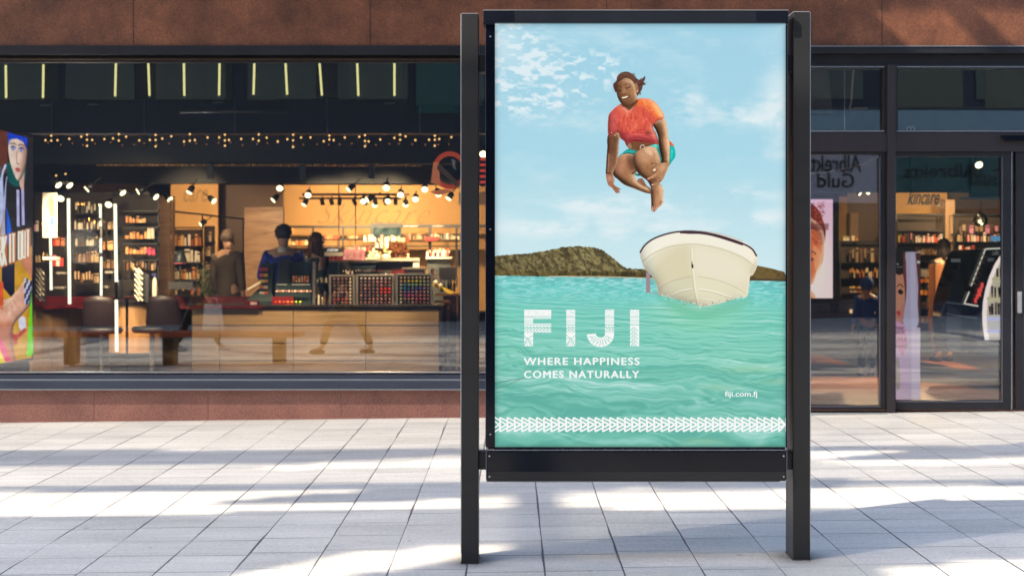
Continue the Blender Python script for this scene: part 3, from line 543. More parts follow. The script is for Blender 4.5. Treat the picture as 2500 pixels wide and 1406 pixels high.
def fashion_screen(S=1.5):
    """video wall picture seen edge-on; x 0..80, y 318..888 of the photograph"""
    rs = np.random.RandomState(2)
    c = Canvas(-14, 318, 84, 890, S)
    c.im[:] = (36, 30, 34)
    c.fill([(-14, 318), (18, 318), (18, 420), (-14, 430)], (110, 54, 34), smooth=False)
    c.fill([(-14, 470), (6, 420), (14, 600), (6, 780), (-14, 800)], (190, 196, 236), smooth=False)
    c.line([(14, 400), (4, 440), (4, 560)], 5, (200, 206, 244)); c.line([(18, 430), (12, 480), (8, 560)], 5, (180, 186, 230)); c.line([(0, 405), (-6, 470)], 5, (30, 110, 110))
    c.fill([(14, 505), (0, 585), (6, 888), (-14, 888), (-14, 620)], (206, 150, 40), smooth=False); c.fill([(16, 510), (18, 500), (32, 590), (16, 600)], (0, 92, 220), smooth=False)
    c.fill([(20, 425), (48, 420), (68, 470), (74, 560), (40, 575), (16, 500)], (30, 28, 32)); c.line([(44, 460), (45, 552)], 7, (198, 190, 236)); c.line([(56, 450), (58, 548)], 7, (186, 180, 232))
    c.fill([(18, 395), (62, 400), (60, 440), (40, 452), (22, 440)], (0, 88, 84)); c.fill([(48, 440), (60, 395), (58, 460)], (226, 178, 160))
    f = c.fill([(20, 345), (30, 334), (56, 334), (67, 350), (66, 385), (58, 420), (46, 437), (36, 425), (24, 390)], (240, 208, 192)); c.fill([(56, 350), (67, 350), (62, 415), (50, 430)], (206, 150, 128), soft=3, a=.7, clip=f)
    c.fill([(18, 320), (68, 325), (68, 354), (58, 338), (40, 332), (26, 338), (20, 356)], (26, 66, 208), smooth=False)
    for x, w in ((32, 8), (53, 8)):
        c.line([(x - w, 348), (x, 344.5), (x + w, 347)], 2.6, (84, 54, 44), a=.8); c.fill([(x - 7, 357), (x, 350), (x + 7, 356), (x, 363)], (70, 80, 190), soft=.7, a=.8); c.fill([(x - 5, 358), (x, 355), (x + 5, 358), (x, 361)], (236, 236, 246)); c.fill([(x - 2, 358), (x, 355.5), (x + 2, 358), (x, 361)], (30, 50, 150)); c.line([(x - 6, 357), (x, 353.5), (x + 6, 356)], 1.6, (30, 24, 50))
    c.line([(42, 362), (41, 392), (45, 396)], 2, (190, 130, 110)); c.fill([(37, 408), (44, 404), (51, 408), (45, 416)], (204, 92, 84)); c.line([(41, 394), (48, 394)], 2, (150, 90, 80))
    c.fill([(0, 640), (30, 650), (80, 600), (80, 888), (0, 888)], (220, 160, 30), smooth=False); c.fill([(4, 650), (36, 640), (36, 740), (4, 700)], (24, 22, 48), smooth=False)
    c.fill([(52, 640), (78, 620), (80, 680), (70, 670)], (214, 134, 96))
    lg = c.fill([(-14, 760), (10, 745), (40, 715), (62, 690), (78, 700), (78, 745), (60, 770), (34, 800), (32, 850), (38, 888), (10, 888), (-14, 800)], (242, 178, 150)); c.fill([(-14, 800), (34, 800), (36, 888), (10, 888)], (206, 110, 66), soft=6, a=.6, clip=lg)
    for i in range(5):
        for j in range(4):
            if (i + j) % 2: c.fill([(60 + j * 5, 684 + i * 13 + j * 3), (65 + j * 5, 680 + i * 13 + j * 3), (65 + j * 5, 693 + i * 13 + j * 3), (60 + j * 5, 697 + i * 13 + j * 3)], (20, 20, 40), smooth=False)
            else: c.fill([(60 + j * 5, 684 + i * 13 + j * 3), (65 + j * 5, 680 + i * 13 + j * 3), (65 + j * 5, 693 + i * 13 + j * 3), (60 + j * 5, 697 + i * 13 + j * 3)], (206, 206, 250), smooth=False)
    for k in range(4): c.line([(2 + 6 * k, 738 - 2 * k), (14 + 6 * k, 745), (22 + 5 * k, 772 - 4 * k)], 5, (250, 196, 170)); c.line([(4 + 6 * k, 742 - 2 * k), (18 + 5 * k, 766)], 1.2, (190, 110, 84))
    c.fill([(-14, 690), (8, 690), (8, 760), (-14, 750)], (236, 90, 40), smooth=False)
    c.fill([(46, 785), (62, 782), (64, 812), (50, 812)], (232, 226, 240)); c.line([(28, 824), (44, 828), (64, 812)], 9, (206, 40, 26)); c.fill([(34, 826), (42, 826), (42, 848), (34, 846)], (206, 30, 20))
    c.fill([(78, 720), (80, 720), (84, 880), (66, 884), (74, 780)], (120, 230, 20), smooth=False); c.fill([(-6, 830), (4, 830), (26, 888), (8, 888)], (250, 60, 130), smooth=False); c.fill([(-14, 860), (0, 856), (14, 890), (-14, 890)], (246, 220, 30), smooth=False)
    inflate(c, f, 5, .5, -.6, -.5); inflate(c, lg, 7, .45, -.5, -.6); H_, W_ = c.h, c.w; c.im *= (.86 + .28 * fbm(H_, W_, 40, 8, 4, rs))[..., None]
    # the lettering, standing in perspective
    def glyph(x, strokes, y0, y1, dx):
        for sx0, t0, sx1, t1 in strokes: c.line([(x + sx0 * dx, y0 + (y1 - y0) * t0), (x + sx1 * dx, y0 + (y1 - y0) * t1)], 4.6, (255, 250, 236))
    L = {'W': [(0, 0, .25, 1), (.25, 1, .5, .2), (.5, .2, .75, 1), (.75, 1, 1, 0)], 'O': [(0, 0, 0, 1), (1, 0, 1, 1), (0, .02, 1, .02), (0, .98, 1, .98)], 'R': [(0, 0, 0, 1), (0, .03, 1, .03), (1, 0, 1, .5), (0, .5, 1, .5), (.2, .5, 1, 1)],
         'K': [(0, 0, 0, 1), (1, 0, 0, .5), (0, .5, 1, 1)], 'I': [(.5, 0, .5, 1)], 'T': [(.5, 0, .5, 1), (0, .03, 1, .03)], 'U': [(0, 0, 0, 1), (1, 0, 1, 1), (0, .98, 1, .98)]}
    x = -12
    for ch, dx in (('O', 7), ('R', 7), ('K', 7), (' ', 2), ('I', 3), ('T', 8), (' ', 3), ('O', 7), ('U', 7), ('T', 8)):
        y0 = 583 - (x + 12) * .31 - 0; y1 = 656 - (x + 12) * .36
        if ch != ' ':
            c.fill([(x - 2, y0 - 2), (x + dx + 3, y0 - 4), (x + dx + 3, y1 + 3), (x - 2, y1 + 5)], (216, 120, 40), smooth=False, a=.85); glyph(x, L[ch], y0, y1, dx)
        x += dx + 3
    return np.clip(c.im, 0, 255)

def portrait_picture(S=1.):
    """pink light box with a curly-haired face; x 1930..2034, y 487..728"""
    rs = np.random.RandomState(6); c = Canvas(1930, 487, 2034, 728, S)
    yy = np.linspace(0, 1, c.h)[:, None, None]; c.im[:] = np.array((240, 190, 214)) * (1 - yy) + np.array((250, 226, 222)) * yy
    c.fill([(1980, 560), (2020, 590), (2020, 680), (1990, 720), (1940, 700)], (252, 236, 226), soft=14, a=.8)
    c.fill([(1930, 520), (1990, 540), (2012, 575), (2012, 600), (2008, 640), (1996, 655), (1985, 690), (1975, 700), (1990, 728), (1930, 728)], (222, 110, 66))
    c.fill([(1985, 600), (2005, 620), (1998, 656), (1988, 650)], (240, 150, 100)); c.fill([(1930, 487), (1970, 492), (1996, 510), (2010, 540), (2016, 570), (2006, 600), (2000, 570), (1980, 560), (1930, 560)], (130, 44, 34))
    for k in range(90):
        a = rs.rand() * 6.3; x = 1985 + 24 * rs.rand(); y = 495 + 105 * rs.rand()
        c.line([(x, y), (x + 4 * math.cos(a), y + 4 * math.sin(a)), (x + 7 * math.cos(a + 1), y + 7 * math.sin(a + 1))], 1.4, [(150, 50, 36), (96, 26, 20), (200, 90, 60)][k % 3])
    c.line([(1975, 620), (1985, 614), (1992, 622)], 2.5, (70, 26, 22)); c.fill([(1976, 633), (1983, 630), (1988, 634), (1982, 637)], (90, 34, 30), a=.8); inflate(c, c.mask([(1930, 520), (1990, 540), (2012, 575), (2008, 640), (1985, 690), (1975, 700), (1990, 728), (1930, 728)]), 9, .6, .8, -.3); c.fill([(1960, 545), (2024, 546), (2022, 562), (1960, 560)], (110, 52, 50), a=.55, smooth=False)
    return np.clip(c.im, 0, 255)

def stand_picture(S=1.5):
    """pink promotional column; x 2186..2248, y 615..976"""
    c = Canvas(2186, 615, 2248, 976, S); c.im[:] = (206, 178, 206)
    c.fill([(2186, 615), (2212, 615), (2214, 700), (2210, 790), (2186, 800)], (120, 62, 48), smooth=False); c.fill([(2186, 665), (2204, 668), (2210, 730), (2204, 780), (2190, 800), (2186, 800)], (214, 146, 116)); c.fill([(2186, 790), (2196, 764), (2206, 740), (2212, 770), (2208, 800)], (204, 120, 96), a=.6, soft=2)
    c.line([(2190, 700), (2198, 694), (2206, 702)], 2.5, (60, 32, 26)); c.fill([(2192, 712), (2199, 706), (2206, 714), (2199, 719)], (40, 24, 24)); c.fill([(2188, 762), (2195, 758), (2200, 764), (2194, 772)], (190, 74, 78))
    c.fill([(2186, 615), (2206, 615), (2206, 668), (2196, 672), (2186, 668)], (40, 34, 34), smooth=False); c.line([(2190, 645), (2194, 645)], 2, (220, 214, 210)); c.line([(2190, 652), (2204, 652)], 2, (120, 110, 110))
    c.fill([(2236, 618), (2248, 618), (2248, 800), (2240, 800), (2243, 700)], (96, 56, 50), smooth=False); c.line([(2240, 640), (2247, 640)], 6, (230, 226, 224))
    c.fill([(2212, 618), (2234, 618), (2232, 650), (2236, 690), (2243, 760), (2243, 790), (2232, 803), (2218, 803), (2206, 790), (2208, 760), (2218, 690), (2214, 650)], (198, 186, 214)); c.fill([(2224, 618), (2233, 618), (2238, 730), (2240, 790), (2226, 803)], (214, 204, 228), a=.8)
    c.fill([(2186, 790), (2196, 786), (2210, 800), (2214, 840), (2204, 872), (2196, 860), (2186, 840)], (222, 148, 182)); c.fill([(2186, 850), (2196, 856), (2204, 874), (2214, 856), (2220, 976), (2186, 976)], (214, 176, 206), smooth=False, a=.8); c.fill([(2226, 800), (2248, 800), (2248, 976), (2226, 976)], (226, 206, 226), smooth=False, a=.8)
    c.fill([(2188, 880), (2196, 880), (2197, 945), (2188, 945)], (168, 146, 120), a=.8)
    return np.clip(c.im, 0, 255)

# ================================================================= MATERIALS
def pavement_mat():
    m, n, out = newmat("paving"); p = nd(n, "ShaderNodeBsdfPrincipled", Roughness=.8); p.inputs['Specular IOR Level'].default_value = .3
    tc = nd(n, "ShaderNodeTexCoord"); sp = nd(n, "ShaderNodeSeparateXYZ"); L(n, tc.outputs['Object'], sp.inputs[0])
    def M(op, a, b=None, c=None):
        q = nd(n, "ShaderNodeMath", operation=op)
        for i, v in enumerate((a, b, c)):
            if v is None: continue
            if isinstance(v, (int, float)): q.inputs[i].default_value = v
            else: L(n, v, q.inputs[i])
        return q.outputs[0]
    T = .3735
    wob = nd(n, "ShaderNodeTexNoise", Scale=2.2, Detail=3.); L(n, tc.outputs['Object'], wob.inputs['Vector']); w = M('MULTIPLY', M('SUBTRACT', wob.outputs[0], .5), .010)
    wob2 = nd(n, "ShaderNodeTexNoise", Scale=38., Detail=2.); L(n, tc.outputs['Object'], wob2.inputs['Vector']); w2 = M('MULTIPLY', M('SUBTRACT', wob2.outputs[0], .5), .004)
    xs = M('ADD', M('ADD', M('ADD', sp.outputs[0], .591), w), w2); xq = M('DIVIDE', xs, T); ci = M('FLOOR', xq); fx = M('FRACT', xq)
    wn = nd(n, "ShaderNodeTexNoise", noise_dimensions='1D', Scale=.37, Detail=2.); L(n, ci, wn.inputs['W'])
    jt = nd(n, "ShaderNodeTexWhiteNoise", noise_dimensions='1D'); L(n, ci, jt.inputs['W'])
    ys = M('ADD', M('ADD', M('ADD', sp.outputs[1], M('MULTIPLY', wn.outputs[0], .55)), M('MULTIPLY', jt.outputs[0], .03)), w2); yq = M('DIVIDE', ys, T); ri = M('FLOOR', yq); fy = M('FRACT', yq)
    dx = M('MULTIPLY', M('MINIMUM', fx, M('SUBTRACT', 1., fx)), T); dy = M('MULTIPLY', M('MINIMUM', fy, M('SUBTRACT', 1., fy)), T)
    # joint width differs from joint to joint
    jw = nd(n, "ShaderNodeTexNoise", Scale=1.1, Detail=2.); L(n, tc.outputs['Object'], jw.inputs['Vector']); half = M('MULTIPLY_ADD', jw.outputs[0], .016, -.0058); half2 = M('MULTIPLY', half, .75)
    def ss(d, h):
        q = nd(n, "ShaderNodeMapRange", interpolation_type='SMOOTHSTEP'); L(n, d, q.inputs[0]); L(n, h, q.inputs['From Min']); L(n, M('ADD', h, .0028), q.inputs['From Max']); return q.outputs[0]
    fac = M('MINIMUM', ss(dx, half), ss(dy, half2))
    cmb = nd(n, "ShaderNodeCombineXYZ"); L(n, ci, cmb.inputs[0]); L(n, ri, cmb.inputs[1]); tn = nd(n, "ShaderNodeTexWhiteNoise", noise_dimensions='3D'); L(n, cmb.outputs[0], tn.inputs['Vector'])
    n1 = nd(n, "ShaderNodeTexNoise", Scale=2.4, Detail=8., Roughness=.7); n2 = nd(n, "ShaderNodeTexNoise", Scale=55., Detail=4., Roughness=.75); n3 = nd(n, "ShaderNodeTexNoise", Scale=.5, Detail=4.)
    mp = nd(n, "ShaderNodeMapping"); mp.inputs['Scale'].default_value = (.35, 1.6, 1); L(n, tc.outputs['Object'], mp.inputs[0])
    L(n, mp.outputs[0], n1.inputs['Vector']); L(n, tc.outputs['Object'], n2.inputs['Vector']); L(n, tc.outputs['Object'], n3.inputs['Vector'])
    br = M('ADD', M('ADD', M('MULTIPLY_ADD', tn.outputs[0], .14, .93), M('MULTIPLY_ADD', n1.outputs[0], .75, -.375)), M('ADD', M('MULTIPLY_ADD', n2.outputs[0], .8, -.4), M('MULTIPLY_ADD', n3.outputs[0], .34, -.17)))
    sc = nd(n, "ShaderNodeVectorMath", operation='SCALE'); sc.inputs[0].default_value = (.68, .635, .575); L(n, br, sc.inputs['Scale'])
    v = nd(n, "ShaderNodeTexVoronoi", Scale=2.3); L(n, tc.outputs['Object'], v.inputs['Vector']); sp_ = M('LESS_THAN', v.outputs['Distance'], .042)     # gum spots and grit
    m0 = nd(n, "ShaderNodeMixRGB"); L(n, M('MULTIPLY', sp_, .45), m0.inputs[0]); L(n, sc.outputs[0], m0.inputs[1]); m0.inputs[2].default_value = (.16, .15, .14, 1)
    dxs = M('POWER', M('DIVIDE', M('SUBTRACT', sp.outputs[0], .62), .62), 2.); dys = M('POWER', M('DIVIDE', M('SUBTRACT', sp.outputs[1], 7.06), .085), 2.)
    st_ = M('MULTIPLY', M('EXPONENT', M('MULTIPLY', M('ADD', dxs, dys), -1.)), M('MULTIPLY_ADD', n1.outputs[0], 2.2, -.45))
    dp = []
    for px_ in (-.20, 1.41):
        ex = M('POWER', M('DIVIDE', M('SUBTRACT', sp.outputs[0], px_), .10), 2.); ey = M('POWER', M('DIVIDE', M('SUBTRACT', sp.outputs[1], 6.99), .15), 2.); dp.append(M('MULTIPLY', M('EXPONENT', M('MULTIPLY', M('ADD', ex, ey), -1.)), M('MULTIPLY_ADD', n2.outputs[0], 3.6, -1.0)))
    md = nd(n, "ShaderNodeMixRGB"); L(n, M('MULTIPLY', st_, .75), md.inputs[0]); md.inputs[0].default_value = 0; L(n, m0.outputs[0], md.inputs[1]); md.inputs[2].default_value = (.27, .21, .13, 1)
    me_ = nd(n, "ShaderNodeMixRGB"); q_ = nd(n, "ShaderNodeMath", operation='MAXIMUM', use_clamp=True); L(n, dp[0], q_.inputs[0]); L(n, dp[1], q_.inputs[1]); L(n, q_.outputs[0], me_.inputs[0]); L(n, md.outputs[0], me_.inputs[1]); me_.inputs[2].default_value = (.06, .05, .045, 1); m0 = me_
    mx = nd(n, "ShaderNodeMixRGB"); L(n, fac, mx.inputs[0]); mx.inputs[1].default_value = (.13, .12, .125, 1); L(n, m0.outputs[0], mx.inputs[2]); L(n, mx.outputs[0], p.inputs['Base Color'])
    hh = M('ADD', M('MULTIPLY', fac, 1.), M('MULTIPLY', n2.outputs[0], .35)); b = nd(n, "ShaderNodeBump", Strength=.55, Distance=.006); L(n, hh, b.inputs['Height']); L(n, b.outputs[0], p.inputs['Normal'])
    L(n, p.outputs[0], out.inputs[0]); return m

M_pave = pavement_mat()
M_granite = granite("red_granite", (.10, .038, .020), (.26, .096, .046), (.03, .015, .013))
M_plinth = granite("plinth_granite", (.20, .085, .068), (.30, .13, .10), (.06, .035, .035))
M_frame = mat("anthracite_frame", (.016, .016, .021), rough=.42, var=.25, scale=3, spec=.4)
M_framed = mat("dark_frame", (.02, .02, .024), rough=.35, var=.2, scale=4)
M_frameb = mat("brown_frame", (.024, .018, .021), rough=.45, var=.25, scale=4, stretch=(1, 1, .3))
M_edge = mat("bright_aluminium_edge", (.45, .47, .52), rough=.3, metal=.6, var=.1)
M_sill = mat("sill_metal", (.045, .055, .085), rough=.3, metal=.35, var=.2, scale=5, stretch=(.3, 1, 1), spec=.7)
M_glass = glassmat("window_glass", 3.0)
M_post = mat("post_grey", (.023, .023, .024), rough=.45, var=.10, scale=3, spec=.35)
M_postb = mat("post_edge", (.55, .55, .56), rough=.35, metal=.5)
M_navy = mat("black_panel", (.004, .006, .012), rough=.06, var=.1, spec=.2, coat=.0)
M_cap = mat("display_cap", (.006, .008, .015), rough=.35, var=.15, spec=.2)
M_black = mat("matt_black", (.008, .008, .009), rough=.5)

# ================================================================= STREET
def sheet(name, x0, x1, y0, y1, dz, m, kind='structure', nx=2):
    mb = MB(); mb.add([(x0, y0, gz(x0) + dz), (x1, y0, gz(x1) + dz), (x1, y1, gz(x1) + dz), (x0, y1, gz(x0) + dz)], [(0, 1, 2, 3)]); return part(name, mb, m, kind=kind)
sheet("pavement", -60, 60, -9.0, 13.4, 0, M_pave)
mb = MB(); mb.add([(-200, -200, -2.4), (200, -200, -2.4), (200, 200, 2.0), (-200, 200, 2.0)], [(0, 1, 2, 3)])
part("ground", mb, mat("far_ground", (.18, .18, .18), .9), kind='structure').location.z = -.35

# ================================================================= SHOP BUILDING (facade plane at 13.23)
FD = 13.23
bld = thing("shop_building", "red granite shop front with wide dark framed display window and glazed doors", "building", (0, FD, 0))
zf = lambda py, D=FD: CAMZ - (py - HORIZON) / F * D
xf = lambda px, D=FD: (px - CX) / F * D
XR = 2500 + 800
ztop = zf(115)
w = part("upper_wall", MB().box(-9, xf(1540), FD - .06, FD + .4, zf(114), 4.6).box(xf(1540) + .004, 9.5, FD - .06, FD + .4, zf(118), 4.6), M_granite, bld)
mbj = MB()
for px in (-240, 330, 905, 1480, 2149, 2720): mbj.box(xf(px) - .003, xf(px) + .003, FD - .063, FD - .05, zf(118), 4.6)
parts("wall_joint", mbj, mat("joint_dark", (.05, .025, .02), .8), w)
# plinth slabs under the display window
pl = MB(); js = [-700, -60, 232, 510, 835, 1150, 1500]
for a, b in zip(js[:-1], js[1:]): pl.box(xf(a) + .0022, xf(b) - .0022, FD - .03, FD + .25, -.3, zf(948))
part("plinth", pl, M_plinth, bld, bevel=.003)
part("plinth_joint", MB().box(-8, xf(1500), FD - .024, FD + .2, -.3, zf(949)), mat("mortar", (.36, .3, .28), .9), bld)
# display window frame and sill
fr = MB(); xl, xr = -8.0, xf(1500)
fr.box(xl, xr, FD - .09, FD + .1, zf(137), zf(115)).box(xl, xr, FD + .03, FD + .12, zf(151), zf(137))
wf = part("window_frame", fr, M_frame, bld, bevel=.003)
part("head_trim", MB().box(xl, xr, FD - .012, FD + .03, zf(147), zf(143.5)), mat("bronze_trim", (.12, .075, .05), .35, metal=.6, var=.5, scale=9, stretch=(2, 1, 1)), wf)
sl = part("window_sill", MB().box(xl, xr, FD - .10, FD + .12, zf(947), zf(927)).box(xl, xr, FD - .045, FD + .12, zf(924), zf(914)).box(xl, xr, FD - .02, FD + .12, zf(912.5), zf(909.5)), M_sill, bld, bevel=.003)
parts("sill_trim", MB().box(xl, xr, FD - .075, FD + .1, zf(927) + .001, zf(924.2)).box(xl, xr, FD - .11, FD - .02, zf(949.2), zf(947.2)).box(xl, xr, FD - .03, FD + .05, zf(909.2), zf(907.5)), M_edge, sl)
part("display_window", MB().box(xl, xr, FD + .055, FD + .067, zf(909), zf(149)), M_glass, bld)
part("mullion", MB().box(xf(1500), xf(1560), FD - .05, FD + .2, 0, zf(118)), M_frame, bld)

# doors and transoms at the right
x0, x1, x2, x3 = xf(1560), xf(2176), xf(2190), xf(3300)
d = MB().box(x0, 9, FD - .09, FD + .12, zf(133.5), zf(118)).box(x0, 9, FD + .02, FD + .15, zf(159), zf(133.5))
hd = part("door_head", d, M_frame, bld, bevel=.003)
part("head_drip", MB().box(x0, 9, FD - .1, FD - .05, zf(118) + .001, zf(116.2)), M_edge, hd)
part("transom_rail", MB().box(x0, 9, FD - .03, FD + .15, zf(371), zf(325)), M_frameb, bld, bevel=.004)
part("door_post", MB().box(xf(2164), xf(2183), FD - .045, FD + .14, gz(3.4), zf(159)), M_frameb, bld, bevel=.003)
for nm, a, b in (("transom_window", 1960, 2163.5), ("transom_window", 2184, 2760), ("transom_window", 2770, 3300)):
    a2 = max(a, 1561); f = MB()
    f.box(xf(a2), xf(b), FD - .005, FD + .1, zf(168), zf(159)).box(xf(a2), xf(b), FD - .005, FD + .1, zf(325), zf(318)).box(xf(b) - .03, xf(b), FD - .005, FD + .1, zf(318), zf(168)).box(xf(a2), xf(a2) + .03, FD - .005, FD + .1, zf(318), zf(168))
    t = part(nm, f, M_framed, bld)
    part("pane", MB().box(xf(a2) + .03, xf(b) - .03, FD + .05, FD + .06, zf(318), zf(168)), M_glass, t)
    parts("bead", MB().box(xf(a2) + .02, xf(b) - .02, FD - .014, FD - .004, zf(322), zf(319.5)).box(xf(a2) + .02, xf(b) - .02, FD - .014, FD - .004, zf(165), zf(163.4)), M_edge, t)
def door(a, b, top, bot, stile, foot, head, handle=None, left=None):
    f = MB(); xa, xb = xf(a), xf(b); zt, zb = zf(top), zf(bot); s = stile / F * FD; sl_ = (left or stile) / F * FD
    f.box(xa, xa + sl_, FD, FD + .07, zb, zt).box(xb - s, xb, FD, FD + .07, zb, zt).box(xa + sl_, xb - s, FD, FD + .07, zb, zb + foot / F * FD).box(xa + sl_, xb - s, FD, FD + .07, zt - head / F * FD, zt)
    dr = part("door", f, M_frame, bld, bevel=.004)
    part("pane", MB().box(xa + sl_, xb - s, FD + .03, FD + .04, zb + foot / F * FD, zt - head / F * FD), M_glass, dr)
    e = MB().box(xb - s - .012, xb - s - .002, FD - .006, FD, zb + .08, zt - .05).box(xa + sl_, xb - s, FD - .008, FD, zb + foot / F * FD - .016, zb + foot / F * FD - .006); parts("glazing_bead", e, mat("bead_grey", (.12, .12, .15), .35, metal=.3), dr)
    if handle:
        part("handle", MB().rb(handle - 5, handle + 5, 712, 764, FD - .03, .02).rb(handle - 2, handle + 2, 722, 730, FD - .04, .012), mat("handle_steel", (.55, .55, .55), .35, metal=.7), dr, bevel=.003)
    return dr
door(1700, 2163.5, 371, 1005, 14, 16, 7); door(2184, 2474, 371, 1001, 26, 24, 12, left=3.5); door(2479.5, 2760, 371, 1001, 22, 24, 12, handle=2490); door(2765, 3300, 371, 1001, 22, 24, 12)
part("door_edge", MB().box(xf(2469), xf(2470.3), FD - .008, FD, zf(1000), zf(372)), M_edge, bld)
part("door_closer", MB().prism([P(2447, 331, FD - .1), P(2520, 331, FD - .1), P(2520, 344, FD - .1), P(2462, 344, FD - .1)], (0, .09, 0)), M_navy, bld, bevel=.003)
part("threshold", MB().box(xf(1700), 9.5, FD - .14, FD + .1, -.2, zf(1006) - .004), mat("threshold_stone", (.3, .31, .3), .7, var=.2, scale=8), bld)

# ================================================================= ADVERTISING DISPLAY
KD = 6.90
def kx(px, D=KD): return (px - CX) / F * D
def kz(py, D=KD): return CAMZ - (py - HORIZON) / F * D
kio = thing("advertising_display", "tall backlit poster display with dark grey posts standing on the pavement", "display", (kx(1551), 7.0, gz(.6)))
PD = 6.92
for a, b, top, bot in ((1126, 1168, 34, 1380), (1936, 1978, 30, 1372)):
    xa, xb = kx(a, PD), kx(b, PD)
    po = part("post", MB().box(xa, xb, PD, PD + .185, gz(xa) - .05, kz(top, PD)), M_post, kio, bevel=.004)
    part("post_base", MB().box(xa - .003, xb + .003, PD - .003, PD + .188, gz(xa) - .05, gz(xa) + .004), mat("base_sealant", (.07, .065, .06), .9, var=.4, scale=30), po)
    part("post_cap", MB().box(xa + .002, xb - .002, PD + .002, PD + .183, kz(top, PD) + .0005, kz(top, PD) + .003), M_postb, po)
    sx = xa if a < 1500 else xb; sg = -1 if a < 1500 else 1
    parts("edge_strip", MB().box(min(sx, sx + sg * .0035), max(sx, sx + sg * .0035), PD + .004, PD + .18, gz(xa) + .05, kz(top, PD)), M_postb, po)  # pale strip stands in for the white highlight along the outer edge
bt = .14
part("frame", MB().box(kx(1186), kx(1208.3), KD, KD + bt, kz(1092), kz(62)).box(kx(1918.5), kx(1922), KD, KD + bt, kz(1092), kz(62)).box(kx(1208.3), kx(1918.5), KD + .012, KD + bt, kz(1096), kz(50)), M_navy, kio, bevel=.002)
parts("frame_edge", MB().box(kx(1185), kx(1186) - .0003, KD + .002, KD + bt - .01, kz(1090), kz(64)).box(kx(1922) + .0003, kx(1923.2), KD + .002, KD + bt - .01, kz(1090), kz(64)), mat("edge_grey", (.16, .17, .2), .3, metal=.5), kio)
tc_ = part("top_cap", MB().box(kx(1180), kx(1923), KD - .02, KD + bt + .01, kz(57.5), kz(28)), M_cap, kio, bevel=.003)
part("cap_edge", MB().box(kx(1180), kx(1923), KD - .021, KD + bt + .01, kz(28) + .0006, kz(26.8) + .0006), M_postb, tc_)
parts("cap_foot", MB().box(kx(1180), kx(1208), KD - .02, KD + .05, kz(62), kz(57.8)), M_cap, tc_)
vg = MB()
for j in range(5):
    for i in range(95):
        x, z = kx(1259 + i * 6.17), kz(33 + j * 5.1); r = .0034
        vg.add([(x + r * math.cos(k * math.pi / 3), KD - .0212, z + r * math.sin(k * math.pi / 3)) for k in range(6)] + [(x, KD - .0202, z)], [(k, (k + 1) % 6, 6) for k in range(6)])
part("vent_grille", vg, mat("vent_hole", (.001, .001, .001), .9), tc_)
part("vent_plate", MB().box(kx(1256), kx(1845), KD - .0208, KD - .0195, kz(56), kz(30)), mat("vent_metal", (.014, .017, .027), .4, var=.2, spec=.2), tc_)
lp = part("lower_panel", MB().box(kx(1188), kx(1919), KD - .01, KD + bt, kz(1173), kz(1099)), M_navy, kio, bevel=.006)
parts("panel_edge", MB().box(kx(1188), kx(1919), KD - .014, KD + .02, kz(1098.6), kz(1096.6)).box(kx(1186.4), kx(1187.6), KD - .009, KD + .1, kz(1173), kz(1098)).box(kx(1919.6), kx(1920.8), KD - .009, KD + .1, kz(1173), kz(1098)), mat("edge_steel", (.2, .22, .28), .25, metal=.6), lp)
part("drip_edge", MB().box(kx(1188), kx(1904), KD, KD + bt, kz(1176), kz(1173.6)), mat("drip_grey", (.2, .21, .22), .4), lp)
part("panel_foot", MB().box(kx(1190), kx(1917), KD - .0125, KD - .0102, kz(1171), kz(1150)), mat("foot_black", (.004, .005, .009), .3), lp)
for a, b in ((1168.5, 1188), (1919, 1936.5)):
    for c, d in ((134, 176), (1104, 1146)): part("bracket", MB().rb(a, b, c, d, PD + .02, .1), M_black, kio, bevel=.003)
sc_ = MB()
for px in (1195, 1912):
    for py in (1112, 1162): sc_.lathe((kx(px), KD - .0108, kz(py)), [(.0042, 0), (.0042, .003)], 8, ax=(0, -1, 0))
for px in (1197,):
    for py in (90, 560, 1060): sc_.lathe((kx(px), KD - .0004, kz(py)), [(.004, 0), (.004, .002)], 8, ax=(0, -1, 0))
parts("screw", sc_, M_edge, lp)
# poster
M_poster = picmat("poster_backlit", .97)
PY = KD + .004
ps = raster_plane("poster", beach_poster(1.0), (kx(1208.3), PY, kz(58)), (kx(1918.5), PY, kz(58)), (kx(1208.3), PY, kz(1091)), M_poster, kio)
ps['label'] = "poster of a woman in an orange shirt jumping above a white boat and green sea"
M_ink = glow("white_print", (250, 252, 250), .97)
m_, c_ = logo_letters(5.)
lm = MB(); hh, ww = m_.shape; q = 2                        # patterned letters as many small printed cells
for j in range(0, hh, 1):
    row = m_[j] > .5; i = 0
    while i < ww:
        if row[i]:
            k = i
            while k < ww and row[k]: k += 1
            xa, xb = kx(1276 + i / 5), kx(1276 + k / 5); za, zb = kz(752 + (j + 1) / 5), kz(752 + j / 5); lm.add([(xa, PY - .002, za), (xb, PY - .002, za), (xb, PY - .002, zb), (xa, PY - .002, zb)], [(0, 1, 2, 3)]); i = k
        i += 1
part("logo_lettering", lm, M_ink, ps)
Y2 = PY - .002
text("slogan", "WHERE HAPPINESS", kx(1279), kx(1561), kz(890.5), kz(873), Y2, M_ink, ps, smear=.0016, spacing=1.18)
text("slogan", "COMES NATURALLY", kx(1280), kx(1560), kz(922.5), kz(905), Y2, M_ink, ps, smear=.0016, spacing=1.18)
text("web_address", "fiji.com.fj", kx(1770), kx(1848.5), kz(971.5), kz(955), Y2, M_ink, ps, smear=.0007)
ab = MB()
